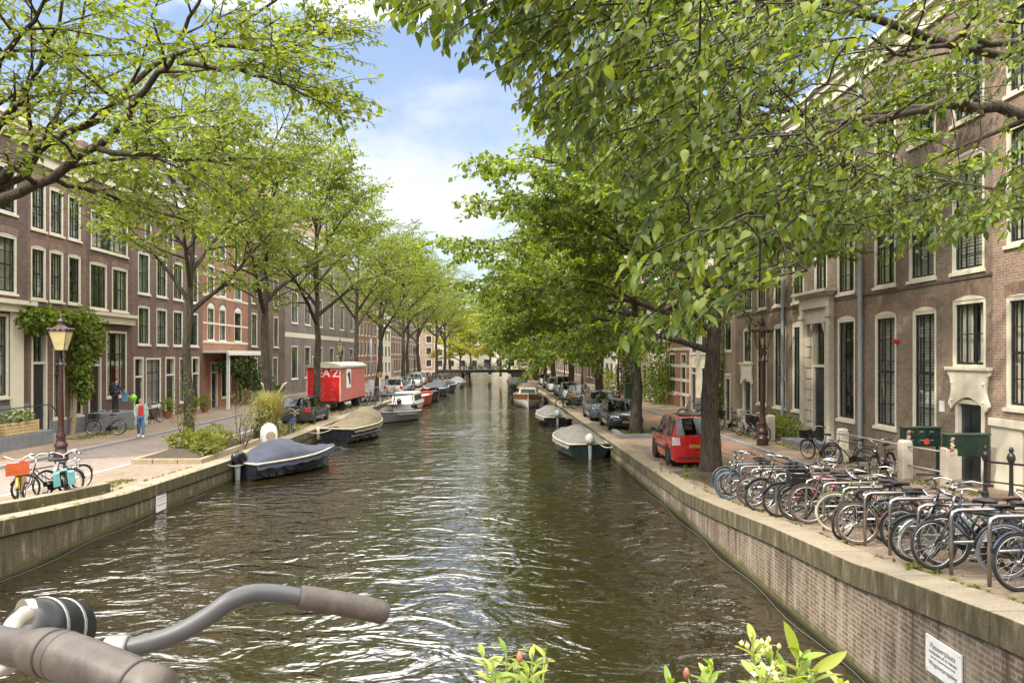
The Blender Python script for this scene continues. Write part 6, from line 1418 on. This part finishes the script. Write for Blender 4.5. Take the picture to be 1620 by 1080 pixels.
shrub('straggly sapling with red brown tips between the bed and the pampas grass', -10.4, 32.0, zs(32), [((.2, .2, 1.3), (.6, .5, .9), 170), ((-.3, .4, 1.0), (.5, .4, .6), 120)], 'straw', .085, 'sapling', 'sapling', 4, 5)
shrub('young sapling with sparse leaves left of the slender elm trunk', -12.0, 28.6, zs(28.6), [((-.2, .2, 2.0), (.45, .45, 1.1), 150), ((.1, .1, 1.0), (.35, .4, .6), 90)], 'leaf_left', .085, 'sapling', 'sapling', 3, 7)
shrub('potted plants at the quay edge left of the white dome', -9.95, 32.4, zs(32.4), [((0, 0, .35), (.3, .4, .3), 220), ((-.5, .3, .45), (.3, .3, .35), 160)], 'leaf_dark', .09, seed=8)
t = thing('dome_shelter', 'white dome shaped shell with a hollow front standing behind the blue tarpaulin boat', 'dome', (-9.72, 31.6, zs(31.6)), R(-60)); 
dm = MB(); pr = [(.34, 0), (.36, .25), (.345, .5), (.28, .68), (.16, .79), (0, .83)]; dm.lathe(pr, 24, cap=False); dm.build('shell', M['white'], t, smooth=True)
hm = MB(); hm.lathe([(.20, 0), (.19, .03), (0, .035)], 16, M=Matrix.Translation((.325, 0, .30)) @ Matrix.Rotation(PI / 2, 4, 'Y')); hm.build('hollow', pbr('beige_hollow', (.33, .26, .17), .9), t, smooth=40)
t = thing('plant_stand', 'small black metal stand at the left of the white dome', 'stand', (-10.55, 32.9, zs(32.9)))
mb = MB()
for a in (.5, 2.6, 4.6): mb.tube([(math.cos(a) * .22, math.sin(a) * .22, 0), (math.cos(a) * .1, math.sin(a) * .1, .7)], .03, 6)
mb.build('legs', M['iron'], t); MB().lathe([(.14, .68), (.2, .72), (.22, .95), (.2, .95), (.17, .75), (0, .74)], 14).build('pot', M['iron'], t, smooth=40)
# wisteria, vines, climbers
def climber(label, Xw, blobs, leaf, size, trunk, seed, name='climbing_plant', droop=.5, side=1):
    Y0 = blobs[0][0][1]; t = thing(name, label, 'climbing plant', (Xw, Y0, 0), 0, 'plants along the canal'); A = []
    for k, (c, r, n) in enumerate(blobs): A += bush_anchors((c[0] - Xw, c[1] - Y0, c[2]), r, n, seed * 17 + k, .25)
    link('foliage', leaf_mesh('foliage', A, M[leaf], size, seed=seed, droop=droop), t); s = MB()
    for pts, r in trunk: s.tube([(p[0] - Xw, p[1] - Y0, p[2]) for p in pts], taper(r, r * .4, len(pts)), 8, cap=False)
    s.build('stem', M['wood'], t, smooth=True); return t
Xf = -19.7; vy = atX(118, -19.4)
climber('wisteria with a pale twisted stem climbing between the windows of the narrow brown house', Xf, [((-19.3, vy + .8, 5.4), (.5, 1.5, 1.25), 1300), ((-19.3, vy + .2, 4.0), (.42, .65, 1.2), 650), ((-19.2, vy + .35, 2.9), (.35, .5, .7), 260), ((-19.3, 31.3, 5.95), (.5, 1.3, .6), 800), ((-19.3, 33.0, 6.2), (.35, 1.2, .28), 260)], 'leaf_right', .20,
        [([(-19.45, vy - .1, .7), (-19.4, vy, 2), (-19.42, vy + .12, 3), (-19.4, vy + .1, 4.2), (-19.45, vy + .5, 5.4)], .13), ([(-19.4, vy + .2, 3.6), (-19.45, vy + .3, 4.8), (-19.5, 32.2, 6.0), (-19.5, 31.2, 6.1)], .07)], 3)
climber('leafy vines hanging under the white canopy of the striped house', Xf, [((-18.5, 51.5, 3.9), (.7, 1.6, .7), 500), ((-18.6, 55.5, 3.2), (.8, 2.2, 1.3), 900), ((-18.4, 58, 2.0), (.7, 1.2, 1.2), 500)], 'leaf_dark', .22, [([(-18.8, 56, .7), (-18.7, 55.8, 2.5), (-18.6, 55, 3.8)], .07)], 5)
shrub('bushy green shrub below the canopy of the striped house', -17.6, 57.5, zs(57), [((0, 0, .9), (.9, 1.6, .9), 700)], 'leaf_dark', .2, seed=11)
climber('climber with yellow green leaves on the narrow light brick house behind the trunk', 13.3, [((13.05, 42.6, 2.6), (.4, .9, 2.2), 900), ((13.1, 41.9, 5.6), (.25, .4, 2.2), 260)], 'leaf_right', .18, [([(13.2, 42.5, .7), (13.15, 42.4, 3), (13.2, 42, 6)], .06)], 6)
climber('rose climber with pale blossoms on the house left of the big trunk', 13.3, [((12.6, 55, 2.9), (.7, 2.4, 2.3), 1700), ((12.4, 57.5, 2.2), (.7, 1.6, 1.6), 700)], 'leaf_right', .19, [([(12.9, 54, .7), (12.9, 54.5, 3)], .07), ([(12.9, 56, .7), (12.8, 56.2, 3)], .07)], 9)
climber('dense green climber over the orange brick house on the right bank', 13.1, [((12.6, 68, 3.0), (.8, 2.6, 2.2), 900)], 'leaf_dark', .25, [([(12.9, 68, .7), (12.8, 68.3, 3)], .08)], 12)
shrub('yellow green bush on the right pavement beyond the dark green bin', 11.6, 74, zs(74) + .1, [((0, 0, 1.1), (1, 1.8, 1.1), 700)], 'leaf_gold_sun', .24, seed=13)
shrub('clipped green shrub behind the double rail beside the sandstone portal', 12.4, 31.4, zs(31) + .12, [((0, -.9, .55), (.42, .9, .5), 700), ((0, .5, .55), (.42, .9, .5), 700)], 'leaf_right', .11, seed=14)
for k, (x, y, lab) in enumerate(((-18.9, 42.6, 'potted plant with pale flowers before the blind covered window'), (-18.8, 45.8, 'potted shrub between two doors of the wide red brown house'), (-18.6, 47.2, 'small potted plant at the last door of the wide red brown house'))):
    t = shrub(lab, x, y, zs(y) + .12, [((0, 0, .75), (.38, .38, .4), 260)], 'leaf_left', .12, 'potted_plant', 'potted plant', 3, 20 + k, 'potted plants on the left pavement'); MB().lathe([(.16, 0), (.23, .34), (.25, .36), (.25, .40), (.21, .40), (.2, .36), (0, .35)], 14).build('pot', pbr('terracotta', (.36, .15, .08), .8), t, smooth=40)
for k, (yy, lab) in enumerate(((26.2, 'slatted wooden planter box with white flowered plants at the left edge'), (28.5, 'slatted wooden planter box next to the iron handrail'))):
    t = thing('planter_box', lab, 'planter', (-18.45, yy, zs(28) + .675), 0, 'wooden planter boxes on the stone landing')
    m = MB()
    for i in range(4): m.box(.22, .25, -1.0, 1.0, .02 + i * .12, .12 + i * .12); m.box(-.25, -.22, -1.0, 1.0, .02 + i * .12, .12 + i * .12); m.box(-.219, .219, -1.0, -.97, .02 + i * .12, .12 + i * .12); m.box(-.219, .219, .97, 1.0, .02 + i * .12, .12 + i * .12)
    for y in (-.98, 0, .94): m.box(.251, .275, y, y + .05, 0, .5)
    m.build('slatted_box', pbr('pale_pine', (.52, .38, .19), .75, 0, .2, 8), t); MB().box(-.219, .219, -.969, .969, .02, .44).build('soil', M['soil'], t)
    link('foliage', leaf_mesh('foliage', bush_anchors((0, 0, .6), (.34, 1.0, .3), 420, 40 + k), M['leaf_right'], .12, seed=k), t)
    fl = MB(); rg = random.Random(k)
    for i in range(14): fl.lathe([(.0, -.02), (.035, 0), (0, .025)], 6, M=Matrix.Translation((rg.uniform(-.2, .36), rg.uniform(-.9, .9), rg.uniform(.7, .95))))
    fl.build('blossom', M['white'], t)
# soil and kerb around the right trees
t = thing('planting_bed', 'low stone kerbed bed around the elm before the black hatchback', 'planting bed', (6.9, 34.3, zs(34)))
for a in ((-1.15, 1.5, -1.3, -1.08), (-1.15, -.95, -1.07, 1.3), (1.3, 1.5, -1.07, 1.3)): MB().box(*a, -.05, .16).build('edging', M['kerb'], t, bevel=.012)
MB().box(-.949, 1.299, -1.079, 1.3, -.05, .09).build('soil', M['soil'], t)
rs_ = np.random.RandomState(5)
def mound(name, x, y, rx, ry, h):
    v = [(x, y, zs(y) + h)]; n = 22; f = []
    for k, (s, hh) in enumerate(((.5, .8), (1., -.02))):
        for i in range(n):
            a = 2 * PI * i / n; q = s * (1 + .18 * math.sin(a * 3 + x) + .1 * math.sin(a * 5)); v.append((x + rx * q * math.cos(a), y + ry * q * math.sin(a), zs(y + ry * q * math.sin(a)) + (h * hh if hh > 0 else -.03)))
    for i in range(n): f += [(0, 1 + i, 1 + (i + 1) % n), (1 + i, 1 + n + i, 1 + n + (i + 1) % n, 1 + (i + 1) % n)]
    return struct(MB().add(v, f).build(name, M['soil'], smooth=True))
mound('soil_patch', 6.75, 21.3, 1.35, 2.3, .12)
def tufts(name, label, pts, h, mat, n=9, seed=1, w=.006):
    mb = MB()
    for k, (x, y, z) in enumerate(pts):
        b = blades(n, (0, 0, 0), h, h * .9, w, seed * 100 + k); mb.add(b.v, b.f, 0, Matrix.Translation((x, y, z)))
    return tag(mb.build(name, M[mat]), label, 'grass', kind='stuff')
rg = random.Random(3)
def strip_pts(n, fx, a, b, y0, y1, dz=0.): 
    o = []
    for i in range(n): Y = rg.uniform(y0, y1); o.append((fx(Y) + rg.uniform(a, b), Y, zs(Y) + dz))
    return o
tufts('grass', 'thin grass growing along the raised kerb on the left quay', strip_pts(900, XL, -1.5, -.95, 11, 21.5), .10, 'grass', 7, 1)
tufts('grass', 'weeds in the joints of the left coping', strip_pts(60, XL, -.6, -.5, 12, 24, .02) + strip_pts(40, XL, -.05, .0, 12, 24, .0), .10, 'grass', 8, 2)
tufts('grass', 'grass around the root of the big elm', [(6.75 + rg.gauss(0, .75), 21.2 + rg.gauss(0, 1.1), zs(21) + .02) for i in range(170)], .16, 'grass', 8, 3)
tufts('grass', 'grass in the kerbed bed', [(6.9 + rg.uniform(-.9, 1.2), 34.3 + rg.uniform(-1, 1.2), zs(34) + .08) for i in range(90)], .2, 'grass', 8, 4)
tufts('grass', 'verge grass at the foot of the houses on the right', strip_pts(500, lambda Y: PX, -.35, .1, 17, 38, .12), .10, 'grass', 7, 5)
tufts('grass', 'grass at the pavement edge before the wisteria house', [(rg.uniform(-18.6, -17.6), rg.uniform(31.5, 37), .80) for i in range(380)], .10, 'grass', 7, 6)
tufts('grass', 'weeds along the inner edge of the right coping', strip_pts(70, XR, .5, .58, 6, 20, .0) + [(XR(9) + .62 + rg.gauss(0, .12), 9.4 + rg.gauss(0, .2), zs(9.4)) for i in range(26)], .09, 'grass', 9, 7, .01)
tufts('grass', 'grass around the pampas clump and along the quay by the dark car', strip_pts(420, XL, -2.2, -.6, 33, 40), .22, 'grass', 7, 8)
tufts('grass', 'grass under the red trailer and along the far left quay', strip_pts(500, XL, -2.2, -.6, 46, 75), .2, 'grass', 6, 9)
tufts('grass', 'grass along the far right quay', strip_pts(200, XR, .5, .9, 52, 90), .25, 'grass', 6, 10)
# flower boxes on the bridge railing at the bottom of the frame
M['leaf_fresh'] = leafmat('leaf_fresh_green', [(.12, .20, .025), (.20, .27, .035), (.29, .34, .055), (.38, .42, .12)], .35, .4, .4)
M['petal'] = pbr('white_petal', (.80, .79, .74), .6, 0, .04); M['bud'] = pbr('yellow_bud', (.55, .52, .16), .5, 0, .2, 60); M['budred'] = pbr('pink_bud', (.34, .11, .07), .5, 0, .3, 60)
def big_leaf(mb, p, d, L, w, up, curl=.25, n=7):
    d = Vector(d).normalized(); s = d.cross(Vector(up)).normalized(); u = s.cross(d); rows = []
    for i in range(n + 1):
        q = i / n; c = Vector(p) + d * (L * q) - u * (curl * L * q * q); ww = w * (math.sin(PI * min(1, q * .92 + .06)) ** .8) * (1 if q < .95 else .25)
        rows.append([c - s * ww + u * (.3 * ww), c - s * ww * .5 + u * (.08 * ww), c, c + s * ww * .5 + u * (.08 * ww), c + s * ww + u * (.3 * ww)])
    mb.loft(rows, closed=False)
def flowerbox(label, px, d, sprigs, seed):
    c = P3(px, 1080, d); x, y = c.x, c.y; t = thing('flower_box', label, 'flower box', (x, y, 0), 0, 'flower boxes on the bridge railing')
    MB().box(-.3, .3, -.10, .10, c.z - .30, c.z - .10).build('box', M['greyplastic'], t, bevel=.01)
    rg = random.Random(seed); st = MB(); lf = MB(); fl = MB(); bd_ = MB(); pk = MB()
    for spx, spy, kind, dd in sprigs:
        tip = P3(spx, spy, d + dd) - Vector((x, y, 0)); base = Vector((tip.x * .6, tip.y * .5, c.z - .12)); mid = base.lerp(tip, .55) + Vector((rg.gauss(0, .008), rg.gauss(0, .01), 0))
        st.tube([base, mid, tip], [.003, .0025, .0015], 6)
        L = (tip - base).length
        for i in range(13 if kind != 'bud' else 5):
            q = .35 + .65 * i / 12; p = base.lerp(mid, q / .55) if q < .55 else mid.lerp(tip, (q - .55) / .45)
            a = i * 2.4 + rg.random(); el = .25 + .9 * q * q; dv = Vector((math.cos(a), math.sin(a), el)); ll = rg.uniform(.035, .058) * (1.15 - .45 * q)
            big_leaf(lf, p, dv, ll, ll * rg.uniform(.13, .19), (rg.gauss(0, .2), rg.gauss(0, .2), 1), rg.uniform(.1, .5))
        if kind == 'flower':
            for i in range(9):
                q = tip + Vector((rg.gauss(0, .012), rg.gauss(0, .012), rg.gauss(.0, .012)))
                bd_.lathe([(0, -.004), (.0032, -.001), (.0035, .002), (0, .006)], 7, M=Matrix.Translation(q)); st.tube([mid.lerp(tip, .7), q], .0008, 4)
            for i in range(3):
                q = mid.lerp(tip, .35) + Vector((rg.gauss(0, .02), rg.gauss(0, .015), rg.gauss(0, .006)))
                for k in range(5): a = k * 1.256; big_leaf(fl, q, (math.cos(a), math.sin(a) * .8, .5), .011, .0042, (0, 0, 1), .4, 4)
        if kind == 'bud': pk.lathe([(0, -.008), (.005, -.004), (.0055, .003), (.003, .010), (0, .012)], 9, M=Matrix.Translation(tip))
    st.build('stem', M['leaf_fresh'], t, smooth=True); lf.build('foliage', M['leaf_fresh'], t, smooth=True)
    if fl.v: fl.build('blossom', M['petal'], t, smooth=True)
    if bd_.v: bd_.build('flower_bud', M['bud'], t, smooth=True)
    if pk.v: pk.build('flower_bud', M['budred'], t, smooth=True)
    return t, lf
flowerbox('flower box with fresh green foliage and a pink bud at the bottom centre', 808, 1.25, [(762, 1032, 'leaf', 0), (800, 1026, 'leaf', .02), (842, 1034, 'leaf', 0), (862, 1030, 'leaf', -.02), (822, 1040, 'bud', -.03), (780, 1055, 'leaf', -.05), (835, 1062, 'leaf', -.05), (815, 1058, 'leaf', .04)], 1)
flowerbox('flower box with a single pale bud and narrow leaves left of the white flowers', 1110, 1.25, [(1086, 1066, 'bud', 0), (1128, 1056, 'leaf', 0), (1118, 1066, 'leaf', .03), (1060, 1082, 'leaf', 0)], 2)
t, _ = flowerbox('flower box with white blossoms and long upright leaves at the lower right', 1250, 1.05, [(1190, 1008, 'flower', 0), (1215, 1040, 'flower', .02), (1262, 1030, 'leaf', 0), (1275, 1048, 'leaf', .02), (1240, 1062, 'leaf', -.03), (1205, 1070, 'flower', -.04), (1290, 1066, 'leaf', 0), (1330, 1082, 'leaf', .02)], 3)
x, y = t.location.x, t.location.y; lf = MB()
for a, b, w in (((1262, 1042, 1.05), (1243, 984, 1.03), .0085), ((1285, 1062, 1.05), (1340, 1031, 1.02), .0085), ((1265, 1046, 1.05), (1283, 1026, 1.06), .005)):
    p, q = P3(*a) - Vector((x, y, 0)), P3(*b) - Vector((x, y, 0)); big_leaf(lf, p, q - p, (q - p).length, w, (.1, -1, .4), .06, 9)
lf.build('foliage', M['leaf_fresh'], t, smooth=True)
# ================================================================ PEOPLE (facing +x)
def skin(name, V, E, Rr, mat, parent, root=0, sub=2):
    me = bpy.data.meshes.new(name); me.from_pydata([tuple(v) for v in V], E, []); me.materials.append(mat)
    o = link(name, me, parent); md = o.modifiers.new('skin', 'SKIN'); md.use_smooth_shade = True
    sl = me.skin_vertices[0].data
    for i, r in enumerate(Rr):
        sl[i].radius = r if hasattr(r, '__len__') else (r, r)
        sl[i].use_root = i == root
    s = o.modifiers.new('sub', 'SUBSURF'); s.levels = sub; s.render_levels = sub; return o
skinm = pbr('skin', (.50, .30, .21), .55, 0, .08)
def person(label, x, y, z, yaw, pose, clothes, hairc, s=1., hair_long=False):
    t = thing('person', label, 'person', (x, y, z), yaw); t.scale = (s, s, s); P = dict(pelvis=(0, 0, .93), waist=(0, 0, 1.08), chest=(0, 0, 1.30), neck=(.0, 0, 1.46), jaw=(.025, 0, 1.54), skull=(.03, 0, 1.63), top=(.01, 0, 1.70))
    for sd, g in (('l', 1), ('r', -1)):
        P.update({'hip' + sd: (0, g * .09, .90), 'knee' + sd: (.02, g * .10, .50), 'ank' + sd: (0, g * .10, .09), 'toe' + sd: (.15, g * .11, .035), 'sho' + sd: (0, g * .175, 1.40), 'elb' + sd: (-.02, g * .225, 1.13), 'wri' + sd: (.05, g * .23, .89)})
    P.update(pose); names = list(P); idx = {n: i for i, n in enumerate(names)}; V = [Vector(P[n]) for n in names]
    rad = dict(pelvis=(.14, .10), waist=(.125, .09), chest=(.14, .10), neck=.052, jaw=.068, skull=.092, top=.055)
    for sd in 'lr': rad.update({'hip' + sd: .082, 'knee' + sd: .055, 'ank' + sd: .037, 'toe' + sd: .03, 'sho' + sd: .055, 'elb' + sd: .04, 'wri' + sd: .026})
    ed = [('pelvis', 'waist'), ('waist', 'chest'), ('chest', 'neck'), ('neck', 'jaw'), ('jaw', 'skull'), ('skull', 'top')]
    for sd in 'lr': ed += [('pelvis', 'hip' + sd), ('hip' + sd, 'knee' + sd), ('knee' + sd, 'ank' + sd), ('ank' + sd, 'toe' + sd), ('chest', 'sho' + sd), ('sho' + sd, 'elb' + sd), ('elb' + sd, 'wri' + sd)]
    E = [(idx[a], idx[b]) for a, b in ed]; Rr = [rad[n] for n in names]
    for sd, g in (('l', 1), ('r', -1)):      # palm, four unequal bent fingers, thumb
        w, e = Vector(P['wri' + sd]), Vector(P['elb' + sd]); d = (w - e).normalized(); sdv = Vector((1, 0, 0)); sdv = (sdv - d * sdv.dot(d)).normalized(); nrm = d.cross(sdv)
        pm = len(V); V.append(w + d * .07); Rr.append((.030, .018)); E.append((idx['wri' + sd], pm))
        for k, L in enumerate((.07, .08, .075, .058)):
            o = (k - 1.5) * .021; a = len(V); b0 = w + d * .09 + sdv * o; V += [b0, b0 + d * L * .5, b0 + d * L * .85 - nrm * g * L * .4]; Rr += [.0095, .009, .0075]; E += [(pm, a), (a, a + 1), (a + 1, a + 2)]
        a = len(V); b0 = w + d * .035 + sdv * .034; V += [b0, b0 + d * .03 + sdv * .02, b0 + d * .055 + sdv * .016]; Rr += [.011, .010, .008]; E += [(idx['wri' + sd], a), (a, a + 1), (a + 1, a + 2)]
    body = skin('body', V, E, Rr, skinm, t)
    def sub(nm, keys, edges, rr, mat):
        return skin(nm, [Vector(P[k]) if isinstance(k, str) else Vector(k) for k in keys], edges, rr, mat, t)
    leg = ['pelvis', 'hipl', 'kneel', 'ankl', 'hipr', 'kneer', 'ankr']
    sub('trousers', leg, [(0, 1), (1, 2), (2, 3), (0, 4), (4, 5), (5, 6)], [(.155, .115), .098, .072, .058, .098, .072, .058], clothes['trousers'])
    arm = ['chest', 'waist', 'pelvis', 'shol', 'elbl', 'wril', 'shor', 'elbr', 'wrir', 'neck']
    sub('jacket' if 'jacket' in clothes else 'shirt', arm, [(0, 1), (1, 2), (0, 3), (3, 4), (4, 5), (0, 6), (6, 7), (7, 8), (0, 9)], [(.165, .125), (.15, .115), (.165, .125), .078, .058, .044, .078, .058, .044, .062], clothes.get('jacket') or clothes['shirt'])
    for sd in 'lr':
        a, b = Vector(P['ank' + sd]), Vector(P['toe' + sd]); skin('shoe', [a + (a - b) * .25 + Vector((0, 0, -.045)), a.lerp(b, .4) + Vector((0, 0, -.02)), b + (b - a) * .15], [(0, 1), (1, 2)], [.05, .052, .04], clothes['shoes'], t)
    hm_ = pbr('hair', hairc, .6, 0, .3, 40); hd = Vector(P['skull'])
    skin('hair', [hd + Vector((.02, 0, .06)), hd + Vector((-.045, 0, .035)), hd + Vector((-.065, 0, -.06))] + ([hd + Vector((-.06, 0, -.2)), hd + Vector((-.04, .06, -.26))] if hair_long else []), [(0, 1), (1, 2)] + ([(2, 3), (3, 4)] if hair_long else []), [.082, .088, .07] + ([.06, .03] if hair_long else []), hm_, t)
    fm = MB(); fm.loft([[(hd.x + .085, -.012, hd.z - .03), (hd.x + .085, .012, hd.z - .03), (hd.x + .08, 0, hd.z + .01)], [(hd.x + .112, -.004, hd.z - .028), (hd.x + .112, .004, hd.z - .028), (hd.x + .088, 0, hd.z + .01)]]); fm.build('nose', skinm, t, smooth=True)
    for g in (-1, 1): MB().lathe([(.0, -.01), (.010, 0), (0, .008)], 8, M=Matrix.Translation((hd.x + .083, g * .032, hd.z + .005)) @ Matrix.Rotation(PI / 2, 4, 'Y')).build('eye', M['blackp'], t, smooth=True)
    MB().tube([(hd.x + .082, -.024, hd.z - .062), (hd.x + .090, 0, hd.z - .064), (hd.x + .082, .024, hd.z - .062)], .006, 6).build('mouth', pbr('lip', (.4, .16, .13), .5), t, smooth=True)
    for g in (-1, 1): MB().lathe([(0, -.012), (.022, -.006), (.024, .004), (0, .010)], 10, M=Matrix.Translation((hd.x - .0, g * .09, hd.z - .01)) @ Matrix.Rotation(PI / 2, 4, 'X')).build('ear', skinm, t, smooth=True)
    return t, P
mint = pbr('mint_coat_cloth', (.33, .45, .36), .85, 0, .1, 6); jean = pbr('blue_denim', (.07, .13, .25), .85, 0, .25, 9); redc = pbr('red_knit', (.50, .03, .02), .85); blk = pbr('black_cloth', (.02, .02, .024), .8); nav = pbr('navy_cloth', (.035, .05, .09), .8, 0, .2, 6)
X, Y, z = gnd(223, 694); Y = min(Y, 33.3)
t, P = person('person in long pale green coat, red top and jeans walking on the pavement', atY(223, 32.6), 32.6, zs(32.6) + .125, R(-66), dict(kneel=(.16, .09, .52), ankl=(.26, .09, .10), toel=(.41, .10, .06), kneer=(.0, -.10, .50), ankr=(-.22, -.10, .14), toer=(-.10, -.11, .04), elbl=(-.06, .25, 1.13), wril=(.02, .25, .90), elbr=(.02, -.25, 1.13), wrir=(.14, -.20, .93)),
    dict(trousers=jean, jacket=mint, shoes=M['white']), (.14, .07, .035), 1.0, True)
ck = MB(); rows = []
for z_, rx, ry, gp in ((1.40, .12, .19, .75), (1.25, .145, .205, .62), (1.05, .15, .205, .62), (.85, .19, .235, .62), (.65, .23, .265, .66), (.48, .26, .29, .72)):
    rows.append([(rx * math.cos(a) - (.03 if z_ < .9 else .0), ry * math.sin(a), z_) for a in np.linspace(gp, 2 * PI - gp, 22)])
for r in list(rows[::-1]): rows.append([(x * .965, y * .965, z_) for x, y, z_ in r])
ck.loft(rows, closed=False); ck.build('coat_skirt', mint, t, smooth=True)
ft = MB(); ft.loft([[(.118 + .02 * math.cos(a) , .10 * math.sin(a), z_) for a in np.linspace(-1.4, 1.4, 7)] for z_ in (.98, 1.15, 1.3, 1.42)], closed=False); ft.build('red_top', redc, t, smooth=True)
stz = zs(36) + .12 + .85; mx = -18.75
t, P = person('person in navy jacket with black backpack standing on the low stoop', mx, atX(182, mx), stz, R(75), dict(neck=(.06, 0, 1.44), jaw=(.11, 0, 1.51), skull=(.14, 0, 1.60), top=(.13, 0, 1.67), chest=(.04, 0, 1.29), elbr=(.10, -.24, 1.16), wrir=(.30, -.20, 1.07), elbl=(.1, .24, 1.14), wril=(.28, .2, 1.02)), dict(trousers=blk, jacket=nav, shoes=blk), (.10, .07, .05), 1.0)
MB().loft([[(-.10, -.15, 1.05), (-.10, .15, 1.05), (-.12, .15, 1.42), (-.12, -.15, 1.42)], [(-.30, -.13, 1.03), (-.30, .13, 1.03), (-.26, .11, 1.40), (-.26, -.11, 1.40)]]).build('backpack', blk, t, bevel=.04, smooth=40)
hx, hy = mx + .25, atX(182, mx) + .45
tag(MB().loft([[(-.12, -.07, -.42), (.12, -.07, -.42), (.12, .07, -.42), (-.12, .07, -.42)], [(-.14, -.08, 0), (.14, -.08, 0), (.14, .08, 0), (-.14, .08, 0)]]).tube([(-.08, 0, 0), (-.03, 0, .16), (.03, 0, .16), (.08, 0, 0)], .008, 6).build('shopping_bag', pbr('light_blue_bag', (.13, .33, .50), .6), bevel=.01), 'light blue shopping bag hanging from the hand of the person in navy', 'bag').location = (hx, hy, stz + .92)
tag(MB().lathe([(0, -.25), (.05, -.22), (.15, -.10), (.19, .03), (.15, .14), (.05, .2), (.015, .22), (.03, .25), (0, .26)], 20).build('balloon', pbr('lime_balloon', (.28, .62, .03), .3), smooth=True), 'lime green balloon bag beside the light blue shopping bag', 'balloon').location = (hx + .1, hy + .62, stz + .62)
X, Y, z = gnd(924, 648)
person('person in a dark top and pale trousers standing by the bicycles on the right quay', X + .1, Y, z, R(100), dict(elbr=(.08, -.24, 1.15), wrir=(.26, -.18, 1.1), elbl=(.08, .24, 1.15), wril=(.26, .16, 1.1)), dict(trousers=pbr('stone_trousers', (.42, .40, .34), .85), shirt=pbr('dark_navy_top', (.025, .025, .04), .8), shoes=M['white']), (.03, .02, .015), 1.04, True)
X, Y, z = gnd(447, 640)
person('distant person in a blue jacket on the far left pavement behind the parked cars', atY(637, 92), 92, zs(92), R(-100), {}, dict(trousers=blk, jacket=pbr('blue_jacket', (.05, .09, .22), .8), shoes=blk), (.05, .03, .02))
person('distant person in dark clothes before the red painted house', atY(612, 84), 84, zs(84) + .1, R(60), {}, dict(trousers=jean, jacket=blk, shoes=blk), (.05, .03, .02))
